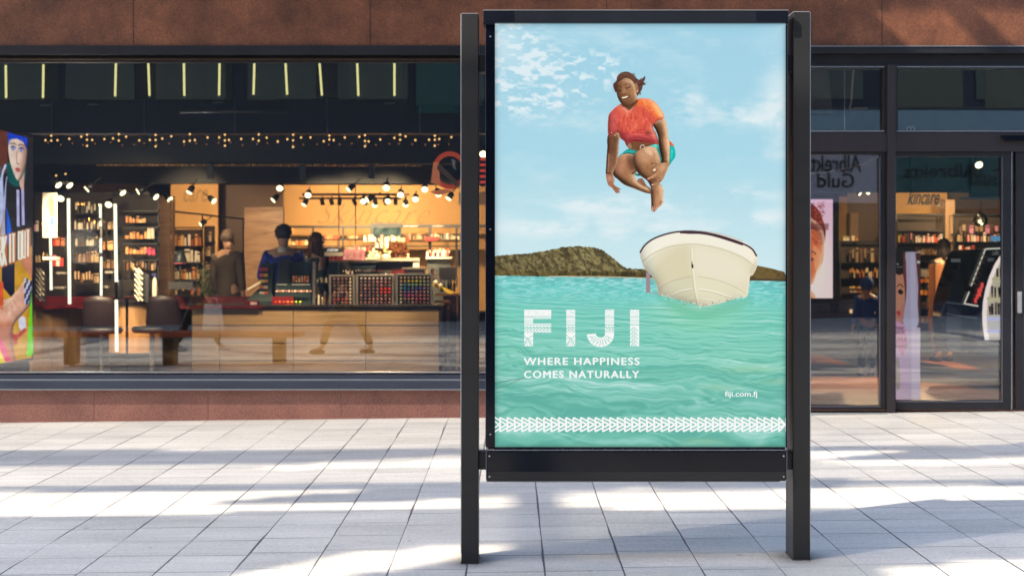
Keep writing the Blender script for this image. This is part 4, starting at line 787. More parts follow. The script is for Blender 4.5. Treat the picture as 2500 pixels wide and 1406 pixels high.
def stroke(a, b, w):
    a, b = np.array(a, float), np.array(b, float); t = (b - a) / np.linalg.norm(b - a); nn = np.array((-t[1], t[0])) * w / 2; pts = [a + nn, b + nn, b - nn, a - nn]
    pts = [(min(max(p[0], 1208.6), 1918.3), p[1]) for p in pts]; return pts
lay = 0
for k in range(-1, 40):
    X0 = 1220.5 + k * 17.93
    for a, b in (((X0, 1019), (X0 + 33, 1036)), ((X0 + 33, 1036), (X0, 1053)), ((X0, 1019), (X0, 1034)), ((X0, 1038), (X0, 1053)), ((X0 + 4, 1029), (X0 + 16, 1036)), ((X0 + 4, 1043), (X0 + 16, 1036)), ((X0 + 1, 1027), (X0 + 1, 1046))):
        lay += 1; p = stroke(a, b, 4.3)
        if max(x for x, _ in p) - min(x for x, _ in p) < .5: continue
        yy = Y2 - .0002 - (lay % 9) * .00012; ab.add([(kx(x), yy, kz(y)) for x, y in p], [(0, 1, 2, 3)])
part("arrow_border", ab, M_ink, ps)

# ================================================================= UNSEEN BLOCKER added to shade the paving in stripes (high above, out of the picture)
CH = 9.5; hd_ = CH / math.tan(SUN_EL); SHX = -math.cos(math.radians(28)) * hd_; SHY = -math.sin(math.radians(28)) * hd_
def inside(poly, x, y):
    r = False; n = len(poly)
    for i in range(n):
        (a, b), (c, d) = poly[i], poly[(i + 1) % n]
        if (b > y) != (d > y) and x < (c - a) * (y - b) / (d - b) + a: r = not r
    return r
def gp(pts): return [(G(x, y).x, G(x, y).y) for x, y in pts]
solid = [gp([(-900, 1110), (0, 1104), (1100, 1093), (1300, 1091), (1500, 1100), (1100, 1109.5), (760, 1128), (660, 1133), (0, 1138), (-900, 1146)]),
         gp([(1750, 1090), (2350, 1089), (2500, 1080), (3300, 1074), (3300, 1110), (2500, 1110), (2330, 1118), (1900, 1121), (2020, 1117), (2190, 1102), (2190, 1098), (1750, 1099)]),
         gp([(-900, 1194), (0, 1190), (850, 1184), (1180, 1180), (1920, 1172), (2500, 1170), (3300, 1170), (3300, 1181), (2500, 1182), (2100, 1183), (1930, 1192), (1750, 1190), (1500, 1192), (1171, 1207), (1100, 1216), (800, 1229), (430, 1231), (860, 1197), (700, 1199), (0, 1201), (-900, 1204)]),
         gp([(1140, 1368), (900, 1396), (700, 1425), (1700, 1440), (1900, 1388), (1500, 1382), (1180, 1384)])]
opens = [gp([(620, 1138), (1100, 1121), (1500, 1121), (1500, 1136), (1100, 1140), (620, 1148)]), gp([(1990, 1123), (2500, 1120), (3300, 1118), (3300, 1127), (2500, 1131), (1990, 1132)]),
         gp([(1750, 1100), (2200, 1100), (2000, 1117), (1750, 1119)]),
         gp([(-900, 1206), (0, 1202), (700, 1200), (850, 1198), (430, 1232), (800, 1230), (1100, 1217), (1920, 1194), (2500, 1183), (3300, 1182), (3300, 1238), (2500, 1240), (1100, 1242), (600, 1250), (0, 1266), (-900, 1280)]),
         gp([(420, 1425), (700, 1376), (820, 1350), (1000, 1337), (1200, 1330), (1200, 1355), (1126, 1364), (860, 1400), (800, 1425)]), gp([(2060, 1425), (2160, 1388), (2290, 1372), (2500, 1370), (3300, 1366), (3300, 1425)])]
def kindof(x, y):
    if y > 16.6: return 'n'
    if y > 15.24: return 's'
    if y > 14.9: return 'o' if x > 7.25 else 's'
    if y > 14.0: return 's'
    for p in solid:
        if inside(p, x, y): return 's'
    for p in opens:
        if inside(p, x, y): return 'o'
    if 6.45 < y < 8.6: return 'd'
    if 6.45 < y: return 'l'
    if 4.9 < y < 5.6 or 3.2 < y < 4.3 or .6 < y < 2.0: return 'o'
    return 'l' if y > -2 else 'n'
cn = MB(); pt = .12; y = -2.0; rows = 0
while y < 16.6:
    x = -16.0; run = None; stp = .12
    while x <= 18.13:
        k = kindof(x, y + pt / 2) if x < 18 else None
        if run and k != run[0]:
            a, b = run[1] + SHX, x + SHX
            if run[0] == 's': cn.box(a, b, y + SHY, y + SHY + pt - .002, CH, CH + .03)
            elif run[0] == 'l': cn.box(a, b, y + SHY + .03, y + SHY + .03 + pt * .36, CH, CH + .03)
            elif run[0] == 'd': cn.box(a, b, y + SHY + .015, y + SHY + .015 + pt * .74, CH, CH + .03)
            run = None
        if run is None and k: run = (k, x)
        x += stp
    y += pt
can = thing("shade_blocker", "added slatted shade canopy high over the pedestrian street, outside the picture", "blocker", (SHX, SHY + 8, CH))
part("slats", cn, M_framed, can)
bm_ = MB()
for xx in (-16, -8, 0, 8, 16): bm_.box(xx + SHX - .05, xx + SHX + .05, -2 + SHY, 16.6 + SHY, CH + .04, CH + .25)
parts("beam", bm_, M_framed, can)

# ================================================================= BUILDING ACROSS THE STREET (behind the camera, seen mirrored in the glass)
opp = thing("opposite_building", "dark building across the street mirrored in the shop glass", "building", (0, -7, 0))
OY = -5.6
M_opp = mat("navy_facade", (.035, .045, .075), .5, var=.15); M_sign = mat("sign_grey", (.55, .5, .56), .6); M_teal = mat("teal_facade", (.035, .12, .12), .5)
part("wall", MB().box(-20, 20, OY - 1, OY - .5, 4.6, 10.5).box(-20, 20, OY - .9, OY - .5, -.3, 4.6), M_opp, opp)
fs_ = part("shop_sign", MB().box(6.5, 8.45, OY - .5, OY - .4, 2.72, 3.9), M_sign, opp)
M_let = mat("sign_black", (.01, .01, .012), .5)
text("lettering", "Albrekts", 6.72, 8.02, 3.44, 3.82, OY - .38, M_let, fs_, bold=.012, flip=True); text("lettering", "Guld", 7.0, 7.85, 3.08, 3.42, OY - .38, M_let, fs_, bold=.012, flip=True)
fs_ = part("shop_sign", MB().box(8.6, 12.4, OY - .5, OY - .4, 2.6, 4.0), M_teal, opp)
text("lettering", "Albrekts", 9.0, 10.7, 3.30, 3.62, OY - .38, M_let, fs_, bold=.012, flip=True); text("lettering", "Guld", 10.5, 11.3, 3.1, 3.5, OY - .38, M_let, fs_, bold=.012, flip=True)
part("shop_window", MB().box(5.0, 12.5, OY - .5, OY - .42, .5, 2.5), mat("shop_window_dark", (.02, .025, .03), .1), opp)
wn_ = MB()
for i in range(-9, 10):
    for j in range(3): wn_.box(i * 2.1 + .2, i * 2.1 + 1.8, OY - .5, OY - .46, 5.1 + j * 1.9, 6.5 + j * 1.9)
part("sill_band", MB().box(6.4, 14, OY - .5, OY - .44, 4.22, 4.84), mat("band_bluegrey", (.30, .42, .50), .6), opp)
parts("olive_panels", MB().box(8.8, 10.4, OY - .5, OY - .45, 4.9, 6.0).box(10.9, 14, OY - .5, OY - .45, 4.9, 6.0), mat("olive_panel", (.16, .16, .12), .6), opp)
parts("upper_window", wn_, mat("window_dark", (.02, .03, .03), .08, spec=.8), opp)
part("panel", MB().box(-2.2, -1.0, OY - .5, OY - .44, 4.8, 5.9), M_teal, opp); part("light_panel", MB().box(5.7, 6.6, OY - .5, OY - .43, 4.4, 5.8), M_sign, opp)
# bench beside the view, mirrored in the window
bn = thing("street_bench", "long orange street bench on dark pedestals mirrored in the window", "bench", (-4.4, 6.3, gz(-4.4)))
z0 = gz(-4.4); part("seat", MB().box(-6.8, -3.0, 6.05, 6.55, z0 + .40, z0 + .47), mat("orange_slats", (.62, .13, .06), .45, var=.15), bn, bevel=.01)
for x in (-6.3, -4.9, -3.33): part("leg", MB().box(x - .08, x + .08, 6.15, 6.45, z0, z0 + .398), mat("pedestal", (.03, .03, .035), .5), bn, bevel=.01)

# ================================================================= SHOP INTERIOR
SZ = .06                                                    # shop floor level
M_floor = mat("shop_floor", (.10, .095, .10), .35, var=.35, scale=2.5, spec=.6)
M_mat = mat("terracotta_floor", (.36, .15, .085), .4, var=.18, scale=3)
M_dark = mat("dark_ceiling", (.012, .014, .018), .7)
M_navyb = mat("navy_bulkhead", (.010, .013, .024), .45)
M_green = mat("green_grey_panel", (.022, .027, .020), .6, var=.3, scale=3)
M_grey = mat("grey_bulkhead", (.018, .02, .02), .6, var=.15)
M_gold = mat("gold_trim", (.55, .32, .12), .25, metal=.9, var=.4, scale=9, stretch=(3, 1, 1))
M_beige = mat("beige_wall", (.50, .27, .09), .7, var=.08)
M_brown = mat("brown_wall", (.085, .043, .022), .6, var=.15)
M_teald = mat("mirrored_band", (.06, .10, .13), .4)  # blue-grey stands in for a band mirrored in the glass
M_wood = wood("counter_oak", (.25, .165, .09), (.38, .265, .155), .38, 'X')
M_woodz = wood("pillar_wood", (.11, .065, .04), (.22, .13, .08), .5, 'D')
M_woodd = wood("cabinet_wood", (.16, .095, .05), (.27, .17, .09), .45, 'Z')
M_chev = wood("chevron_wood", (.17, .08, .04), (.36, .20, .10), .5, 'D', .8)
M_red = mat("burgundy_lacquer", (.085, .008, .010), .22, var=.2)
M_top = mat("black_worktop", (.02, .017, .019), .2)
M_shelf = mat("shelf_black", (.012, .012, .013), .45)
M_cream = mat("cream_plastic", (.75, .66, .50), .4); M_white = mat("white_plastic", (.8, .78, .74), .35)
M_steel = mat("case_frame", (.26, .24, .22), .3, metal=.7, var=.25)
M_kraft = wood("kraft_block", (.42, .15, .05), (.55, .22, .09), .6, 'Z')
def flat(name, px, D0, D1, z, m): 
    mb = MB(); mb.add([(xf(px[0], 13.4), D0, z), (xf(px[1], 13.4), D0, z), (xf(px[1], 13.4), D1, z), (xf(px[0], 13.4), D1, z)], [(0, 1, 2, 3)]); return mb
part("floor", MB().box(-8.5, 10, 13.36, 27, -.3, SZ), M_floor, kind='structure')
def fp(px, py): k = (py - HORIZON) / F; D = (CAMZ - SZ) / k; return ((px - CX) / F * D, D, SZ + .004)
part("entrance_floor", MB().add([fp(1940, 833), fp(1985, 858), fp(2165, 925), fp(2560, 965), fp(2560, 1002), fp(1600, 1002), fp(1600, 833)], [range(7)]).add([fp(2232, 860), fp(2322, 862), fp(2328, 884), fp(2446, 915), fp(2446, 924), fp(2300, 893), fp(2240, 880)], [range(7)]), M_mat, kind='structure')
part("ceiling", MB().box(-8.5, 10, 13.36, 27, 3.95, 4.1), M_dark, kind='structure')
part("wall_side", MB().box(-8.7, -8.5, 13.36, 27, 0, 4.1).box(10, 10.2, 13.36, 27, 0, 4.1), M_dark, kind='structure')
part("wall_back", MB().box(-8.7, 10.2, 27, 27.2, 0, 4.1), M_brown, kind='structure')
def P3(a, b, c, d, D, dep=.05): return MB().rb(a, b, c, d, D, dep)
part("wall_beige", P3(690, 1700, 452, 760, 25.0, .1), M_beige, kind='structure')
part("wall_script", P3(417, 532, 450, 720, 24.0, .1), M_beige, kind='structure')
part("wall_brown", P3(532, 690, 452, 760, 24.6, .1).rb(1120, 1700, 470, 500, 24.9, .05), M_brown, kind='structure')
part("wall_chevron", P3(596, 692, 506, 790, 22.0, .1), M_chev, kind='structure')
part("ceiling_raised", MB().box(-8.4, 1.2, 15.0, 15.2, CAMZ + (625 - 326) * 15 / F, 3.949), M_navyb, kind='structure')
bh = MB()
for a, b in ((-60, 142), (198, 566), (612, 832), (852, 982)): bh.rb(a, b, 152, 244 if a < 500 else 238, 14.97, .029)
parts("bulkhead_panel", bh, M_green, kind='structure')
part("bulkhead_band", P3(1015, 1180, 152, 256, 14.97, .029), M_teald, kind='structure')
parts("bulkhead_seam", MB().rb(125, 127, 246, 326, 14.985, .014).rb(351, 352.6, 238, 326, 14.985, .014).rb(572, 573.6, 240, 326, 14.985, .014).rb(797, 799, 240, 326, 14.985, .014).rb(1024, 1026, 256, 326, 14.985, .014), mat("seam_light", (.12, .14, .19), .4), kind='structure')
part("bulkhead_rear", P3(-400, 1500, 300, 400, 18.0, .2), M_grey, kind='structure')
part("bulkhead_back", P3(-900, 1700, 300, 448, 23.4, .2), M_dark, kind='structure')
tr = part("ceiling_trim", MB().rb(235, 1030, 401, 405.5, 17.95, .04), M_gold, kind='structure')
bd = MB()
for a in (505, 731, 900): bd.rb(a, a + 12, 402, 436, 17.9, .12)
parts("ceiling_hanger", bd, mat("hanger_grey", (.05, .055, .06), .5), kind='structure')
# right hand side: band behind the transoms standing in for a reflection, walls seen through the doors
part("bulkhead_right", P3(1700, 2130, 282, 325, 14.3, .1).rb(2084, 3300, 264, 325, 14.3, .1), M_teald, kind='structure')
part("bulkhead_upper", P3(1700, 3300, 140, 262, 14.8, .1), M_dark, kind='structure')
part("bulkhead_door", P3(1700, 3300, 300, 470, 17.0, .1), mat("door_bulkhead", (.03, .03, .034), .5), kind='structure')
part("bulkhead_teal", P3(2225, 2352, 372, 470, 16.9, .1).rb(2372, 2452, 372, 484, 16.9, .1), mat("dark_teal", (.006, .020, .018), .5), kind='structure')
part("ceiling_rail", MB().rb(2348, 2452, 481, 487, 16.8, .05), mat("rail_grey", (.2, .2, .21), .4), kind='structure')
part("wall_script_right", P3(2180, 2312, 430, 640, 21.0, .1).rb(2048, 2068, 480, 640, 21.0, .1), M_beige, kind='structure')
part("wall_right", P3(2068, 2186, 470, 800, 21.4, .1).rb(2312, 2700, 470, 900, 21.4, .1), M_brown, kind='structure')
parts("wall_column", P3(2308, 2331, 488, 660, 20.4, .25).rb(2076, 2096, 520, 620, 20.6, .2), mat("column_plaster", (.42, .25, .13), .6), kind='structure')

# ---- wall lettering
wl_ = thing("wall_lettering", "dark script lettering on the sunny beige back wall above the shelves", "lettering", P(860, 520, 24.98))
M_scr = mat("script_brown", (.32, .18, .065), .6)
text("lettering", "Skincare", xf(775, 24.98), xf(1052, 24.98), CAMZ - (546 - 625) * 24.98 / F, CAMZ - (496 - 625) * 24.98 / F, 24.97, M_scr, wl_, shear=.6, spacing=1.1, bold=-.018)
sw = MB()
def curve(pts, D, r): 
    q = [P(x, y, D) for x, y in pts]; return q
for pts in ([(740, 540), (775, 536), (800, 524), (812, 505), (830, 478), (820, 500), (828, 522)], [(745, 508), (780, 514), (806, 500), (800, 492)], [(905, 512), (925, 530), (955, 528), (985, 508)]): sw.tube(curve(pts, 24.96, 0), .008, 5)

wl2 = thing("wall_lettering", "dark script lettering on narrow beige wall at the left behind the frame shelf", "lettering", P(490, 480, 23.98))
text("lettering", "care", xf(448, 23.98), xf(508, 23.98), CAMZ - (494 - 625) * 23.98 / F, CAMZ - (462 - 625) * 23.98 / F, 23.97, M_scr, wl2, shear=.4, bold=.01)
wl3 = thing("wall_lettering", "black script lettering on beige wall seen through the right door", "lettering", P(2255, 480, 20.98))
text("lettering", "kincare", xf(2215, 20.98), xf(2294, 20.98), CAMZ - (500 - 625) * 20.98 / F, CAMZ - (462 - 625) * 20.98 / F, 20.97, mat("script_black", (.05, .035, .02), .5), wl3, shear=.5, bold=.02)

# ---- lamps in view -----------------------------------------------------------
M_tube = glow("tube_light", (255, 244, 165), 1.1); M_tubew = glow("white_tube", (255, 248, 214), 2.2); M_bulb = glow("string_bulb", (255, 196, 120), 1.7); M_disc = glow("lamp_disc", (255, 236, 180), 5.0); M_bulbd = glow("string_bulb_dim", (196, 120, 72), .6)
GT = "vertical light tubes along the bulkhead"
tubes = [((14, 160), (15, 240)), ((106, 158), (105, 240)), ((283, 154), (281, 236)), ((362, 153), (365, 235)), ((449, 153), (450, 235)), ((536, 152), (535, 234)), ((621, 152), (619, 232)), ((697, 152), (701, 232)), ((780, 153), (786, 234)), ((872, 154), (875, 235)), ((963, 154), (963, 235))]
wh = ["first", "second", "third", "fourth", "fifth", "sixth", "seventh", "eighth", "ninth", "tenth", "last"]
for i, (a, b) in enumerate(tubes):
    pa, pb = P(*a, 14.85), P(*b, 14.85)
    t = thing("light_tube", "%s glowing yellow vertical tube from the left below the window head" % wh[i], "light tube", (pb.x, 14.85, pb.z), GT)
    part("tube", MB().cyl(pa, pb, .0115, n=10), M_tube, t); parts("tube_clip", MB().cyl(pa, pa + Vector((0, 0, .03)), .014, n=8).cyl(pb, pb - Vector((0, 0, .02)), .014, n=8).box(pa.x - .01, pa.x + .01, 14.85, 14.97, pa.z + .005, pa.z + .02), M_steel, t)
# string lights
sg = thing("string_lights", "string of small warm bulbs hanging along the lower edge of the dark bulkhead", "string lights", P(600, 335, 14.8))
rs = random.Random(5); cab = []
x = 108; i = 0; bb = MB().ball((0, 0, 0), .0115, 6); proto = part("bulb", bb, M_bulb, smooth=True); protod = part("bulb", MB().ball((0, 0, 0), .009, 6), M_bulbd, smooth=True); first = True
pts = []
for k in range(36):
    x = 110 + k * 28.3 + rs.uniform(-4, 4)
    if x > 1124: break
    pts.append((x, 344 - (k % 4) * 3))
    if k % 3 == 0: pts += [(x + 14, 330), (x + 14, 343)] + ([(x + 14, 358)] if k % 6 == 3 else [])
used = []
for px, py in pts:
    o = proto if proto not in used else proto.copy(); used.append(o)
    if o.name not in COL.objects: COL.objects.link(o)
    o.parent = sg; o.location = P(px, py + rs.uniform(-2, 2), 14.8) - sg.location
    cab.append((px, py))
n = 0
for k in range(34):
    o = protod if k == 0 else protod.copy()
    if k: COL.objects.link(o)
    o.parent = sg; o.location = P(118 + k * 29.7 + rs.uniform(-5, 5), 351 + rs.uniform(-4, 4), 14.86) - sg.location
cm = MB(); cc = [P(96 + k * 14, 331 + 1.5 * math.sin(k * 1.3), 14.82) for k in range(75)]; cm.tube(cc, .003, 4)
for px, py in cab: cm.cyl(P(px, 331, 14.82), P(px, py - 1, 14.81), .002, n=4)
part("cable", cm, mat("copper_cable", (.20, .08, .04), .4), sg)
for px, py in ((137, 429), (160, 425)):
    o = proto.copy(); COL.objects.link(o); o.parent = sg; o.location = P(px, py, 15.2) - sg.location

# spotlights on tracks
M_can = mat("lamp_black", (.01, .01, .011), .4)
sp = thing("spotlight", "s", "spotlight", (0, 0, 0), "track spotlights of the shop")
part("lamp_head", MB().lathe((0, 0, 0), [(.035, .16), (.06, .14), (.065, 0), (.055, 0)], 14), M_can, sp, smooth=True)
part("lamp_lens", MB().lathe((0, 0, 0), [(.062, -.012), (.066, .001)], 14), M_disc, sp); part("lamp_stem", MB().cyl((0, 0, .15), (0, 0, .34), .012, n=6), M_can, sp)
lamps = [(683, 460, 19, 0, 0), (752, 477, 20, 0, 0), (851, 463, 20, .5, .2), (887, 492, 21, 0, 0), (897, 488, 20, .7, .9), (943, 459, 18, 0, 0), (947, 492, 21, 0, 0), (978, 476, 19.5, 0, 0), (915, 501, 22, 0, 0), (1014, 487, 20, 0, 0), (990, 500, 22, 0, 0), (1037, 463, 19, 0, 0), (1071, 474, 19, .4, -.4), (1095, 485, 20, .5, .5),
         (143, 452, 17, .9, -.7), (170, 453, 17, .9, -.7), (212, 462, 17.5, .5, .3), (300, 471, 18, .9, -.7), (337, 468, 18, .9, .9), (381, 481, 18.5, .9, -.8), (415, 487, 20, .9, -.7), (522, 491, 20, .8, -.8), (667, 489, 20, .7, .7), (490, 548, 22, .9, .8), (462, 470, 19, .6, .4), (742, 500, 22, .5, .4), (148, 485, 17.5, .2, 0), (265, 500, 18, .3, 0),
         (2035, 452, 18, .1, 0), (2122, 452, 18, .1, 0), (2101, 471, 19, .8, -.8), (2118, 468, 19, .9, .9), (2390, 403, 16.5, 0, 0), (2265, 446, 18, .1, 0), (1180, 377, 16, 0, 0)]
for i, (px, py, D, ty, tx) in enumerate(lamps):
    o = sp if i == 0 else copy_tree(sp, P(px, py, D)); o.location = P(px, py, D); o.rotation_euler = ((-.95, tx, 0) if ty < .45 else (-.28, tx * 1.15 if abs(tx) > .3 else .8, 0)); o.scale = (.66, .66, .66)
    side = "over the window's left third" if px < 450 else ("over the middle of the window" if px < 860 else ("right of the window middle" if px < 1300 else "behind the right hand doors"))
    o['_x'] = px; o['_s'] = side; o['_t'] = ty >= .45
ORD = ["first", "second", "third", "fourth", "fifth", "sixth", "seventh", "eighth", "ninth", "tenth", "eleventh", "twelfth", "thirteenth", "fourteenth", "fifteenth", "sixteenth"]
def ordinal_labels(objs, fmt):
    g = {}
    for o, key, x in objs: g.setdefault(key, []).append((x, o))
    for key, l in g.items():
        l.sort(key=lambda q: q[0])
        for k, (x, o) in enumerate(l): o['label'] = fmt(key, ORD[min(k, 15)] if len(l) > 1 else None)
ordinal_labels([(o, (o['_s'], o['_t']), o['_x']) for o in COL.objects if '_t' in o.keys()], lambda k, n: "%sblack spotlight %s%s %s" % ((n + " ") if n else "", "with thin oval glow" if k[1] else "with round glow", " from the left" if n else "", k[0]))
for o in COL.objects:
    if '_t' in o.keys(): o['group'] = "spotlights " + o['_s']; del o['_x']; del o['_s']; del o['_t']
tk = thing("lighting_track", "upper black lighting track crossing in front of the beige script wall", "lighting track", P(860, 474, 22))
part("rail", MB().rb(738, 975, 472, 478, 22, .04).rb(975, 1000, 473, 477, 22, .04), M_can, tk)
tk = thing("lighting_track", "lower black lighting track with dark lamp heads in front of the beige wall", "lighting track", P(860, 485, 21.8))
part("rail", MB().rb(730, 980, 482, 487, 21.8, .04), M_can, tk)
for px in (787, 810, 829, 866, 893, 917, 941, 966, 990): 
    a = random.uniform(-.5, .5); p = P(px, 494, 21.8); M4 = Matrix.Translation(p) @ Matrix.Rotation(a, 4, 'Y')
    part("lamp_head", MB().obox(M4, .06, .06, .09).cyl(p + Vector((0, 0, .03)), p + Vector((0, 0, .09)), .012, n=6), M_can, tk)
parts("hanging_wire", MB().cyl(P(827, 452, 21.9), P(827, 600, 21.9), .008, n=5).cyl(P(868, 452, 21.9), P(868, 600, 21.9), .008, n=5), M_can, tk)
# light of the lamps, plus spots added to brighten parts left dark
def spot(px, py, D, tx, ty_, E, ang=70, col=(1, .70, .38), r=.05):
    l = bpy.data.lights.new("lamp_and_fill_light", 'SPOT'); l.energy = E; l.spot_size = math.radians(ang); l.spot_blend = .6; l.color = col; l.shadow_soft_size = r
    o = bpy.data.objects.new("lamp_and_fill_light", l); COL.objects.link(o); o.location = P(px, py, D); t = P(tx, ty_, D) if False else Vector(tx); o.rotation_euler = (Vector(o.location) - t).to_track_quat('Z', 'Y').to_euler()
KE = .40
for a in ((790, 490, 22.5, P(800, 560, 25), 260), (870, 490, 22.5, P(860, 540, 25), 260), (950, 490, 22.5, P(950, 540, 25), 300), (1060, 490, 22.5, P(1100, 590, 25), 240),
          (470, 478, 22.3, P(475, 530, 24), 190), (640, 480, 20.6, P(640, 640, 22), 130), (683, 462, 19, P(700, 700, 18), 260), (943, 462, 18, P(900, 760, 16.2), 420), (1014, 489, 20, P(960, 628, 20.9), 900), (1000, 468, 17.5, P(1022, 612, 19), 260), (330, 470, 15.6, P(330, 790, 17.3), 300), (150, 455, 15.4, P(150, 820, 17.6), 420), (1070, 480, 20, P(1075, 628, 20.9), 400), (752, 479, 20, P(760, 640, 20.5), 330),
          (337, 470, 16.2, P(340, 600, 18), 160), (170, 455, 16.0, P(220, 650, 18), 160), (522, 480, 18.6, P(470, 640, 20.5), 140), (870, 462, 15.3, P(800, 900, 15.85), 260), (620, 462, 15.2, P(600, 900, 15.85), 240), (1040, 470, 15.3, P(1000, 800, 15.85), 160),
          (2265, 440, 19.2, P(2255, 490, 21), 110), (2120, 490, 17.5, P(2110, 690, 19.5), 150), (2390, 500, 18.2, P(2320, 800, 19), 330), (2035, 470, 17.0, P(2080, 930, 15.5), 230), (2400, 500, 19.0, P(2390, 600, 21), 90), (2300, 500, 17.6, P(2250, 950, 15), 260)):
    spot(a[0], a[1], a[2], a[3], 0, a[4] * KE, 75)

# white LED uprights at the left
GB = "white LED upright bars at the left of the window"
for lb, segs, D in (("tall white LED bar ending on the red worktop, left of the display window", [((167, 485), (170, 742))], 15.9), ("short white LED bar half hidden behind the portrait card", [((123, 580), (124, 624)), ((124, 636), (125, 708))], 16.6),
                ("segmented white LED bar behind the small shelf brackets", [((245, 498), (245, 532)), ((245, 540), (246, 553)), ((246, 582), (246, 617)), ((247, 627), (247, 722))], 16.8), ("longest white LED bar reaching down to the floor beside the black chair", [((281, 498), (284, 688)), ((284, 732), (285, 858))], 15.3)):
    t = thing("led_bar", lb, "light bar", P(segs[-1][1][0], segs[-1][1][1], D), GB)
    for a, b in segs: part("tube", MB().cyl(P(*a, D), P(*b, D), .017 if D < 16.5 else .014, n=10), M_tubew, t)
    a = segs[0][0]; b = segs[-1][1]; part("back_rail", MB().box(P(*a, D).x - .012, P(*a, D).x + .012, D + .03, D + .06, P(*b, D).z, P(*a, D).z), M_shelf, t)
lt = bpy.data.lights.new("bar_light", 'POINT'); lt.energy = 25; lt.color = (1, .9, .75); lt.shadow_soft_size = .2; lo = bpy.data.objects.new("bar_light", lt); COL.objects.link(lo); lo.location = P(200, 600, 15.6)

# ---- video screen, portrait box -------------------------------------------------
vs_ = thing("video_screen", "tall bright video screen with blue capped fashion portrait at the left window edge", "screen", (-5.02, 14.2, .4))
im = fashion_screen(2.0); DL, DR = 13.86, 14.68
XL, XRr = (-14 - CX) / F * DL, (81 - CX) / F * DR
zt1, zb1 = CAMZ + (625 - 316) / F * DL, CAMZ - (889 - 625) / F * DL; zt2 = CAMZ + (625 - 322) / F * DR
raster_plane("picture", im, (XL, DL, zt1), (XRr, DR, zt1), (XL, DL, zb1), picmat("screen_picture", 1.05), vs_)
part("screen_case", MB().prism([(XL - .012, DL, zb1 - .02), (XRr - .006, DR + .004, zb1 - .02), (XRr - .006, DR + .004, zt1 + .02), (XL - .012, DL, zt1 + .02)], (-.12, .02, 0)), M_black, vs_)
pb = thing("portrait_lightbox", "pink backlit portrait box in a black frame beside the right post", "lightbox", P(1990, 780, 15.6))
D = 15.6; part("box_frame", MB().rb(1700, 2048, 474, 486, D, .12).rb(2034, 2048, 486, 760, D, .12).rb(1700, 2034, 728, 740, D, .12).rb(1700, 2034, 486, 728, D + .03, .08), M_black, pb)
raster_plane("portrait", portrait_picture(2.), tuple(P(1930, 487, D + .02)), tuple(P(2034, 487, D + .02)), tuple(P(1930, 728, D + .02)), picmat("portrait_picture", 1.0), pb)
st = thing("promotional_stand", "pale pink folded cardboard stand with mascara advert inside the right door", "display stand", P(2217, 985, 14.2))
D = 14.2; im = stand_picture(2.); a, b = P(2186, 615, D), P(2248, 615, D); zb = P(0, 976, D).z
raster_plane("printed_face", im, (a.x, D, a.z), (b.x, D + .02, a.z), (a.x, D, zb), picmat("stand_picture", .55, base=1), st)  # emission put into the print brightens the cardboard
part("stand_body", MB().box(a.x + .003, b.x - .003, D + .03, D + .2, SZ, a.z), mat("card_pink", (.6, .42, .55), .6), st); part("stand_cap", MB().rb(2190, 2236, 604, 615, D - .01, .18), M_black, st)
mt_ = mat("print_dark", (.09, .04, .06), .6)
for s_, x0_, x1_, y0_, y1_ in (("20%", 2184, 2207, 815, 797), ("rabatt på", 2172, 2213, 832, 821), ("mascaror*", 2168, 2216, 848, 838)):
    text("print", s_, xf(max(x0_, 2187), D), xf(x1_, D), CAMZ - (y0_ - 625) * D / F, CAMZ - (y1_ - 625) * D / F, D - .004, mt_, st, bold=.01)

# ---- counters ------------------------------------------------------------------
CD = 15.85
ct = thing("counter", "long light oak sales counter with dark worktop under the display window", "counter", P(770, 930, CD))
xa, xb = xf(468, CD), xf(1078, CD); zt = CAMZ - (751 - 625) * CD / F
cf = MB()
vx = [468, 536, 716, 893, 1072]; hy = [752, 795, 838, 881, 925, 945]
for i in range(4):
    for j in range(5):
        a, b = P(vx[i] + .7, hy[j + 1] - 1.2, CD), P(vx[i + 1] - .7, hy[j] + 1.2, CD); cf.box(a.x, b.x, CD, CD + .03, a.z, b.z)
part("front_panels", cf, M_wood, ct, bevel=.003); part("carcass", MB().box(xa + .01, xb, CD + .032, CD + .62, SZ, zt - .01), mat("carcass_dark", (.05, .03, .02), .6), ct)
part("worktop", MB().box(xa - .03, xb + .03, CD - .02, CD + .66, zt, zt + .03), [M_top], ct, bevel=.004)
part("end_panel", MB().box(xb - .028, xb + .004, CD - .004, CD + .64, SZ, zt - .002), M_top, ct)
# framed dark unit right of the counter
du = thing("side_unit", "dark drawer unit with copper edges beside the right end of the oak counter", "cabinet", P(1100, 920, 16.6))
part("carcass", MB().rb(1082, 1128, 722, 905, 16.7, .5), mat("aubergine", (.035, .018, .02), .3), du); part("edge_trim", MB().rb(1090, 1098, 736, 905, 16.66, .03).rb(1114, 1119, 722, 905, 16.66, .03).rb(1062, 1120, 716, 722, 16.66, .03).rb(1060, 1098, 733, 738, 16.6, .03), mat("copper_edge", (.35, .17, .09), .35, metal=.4), du)
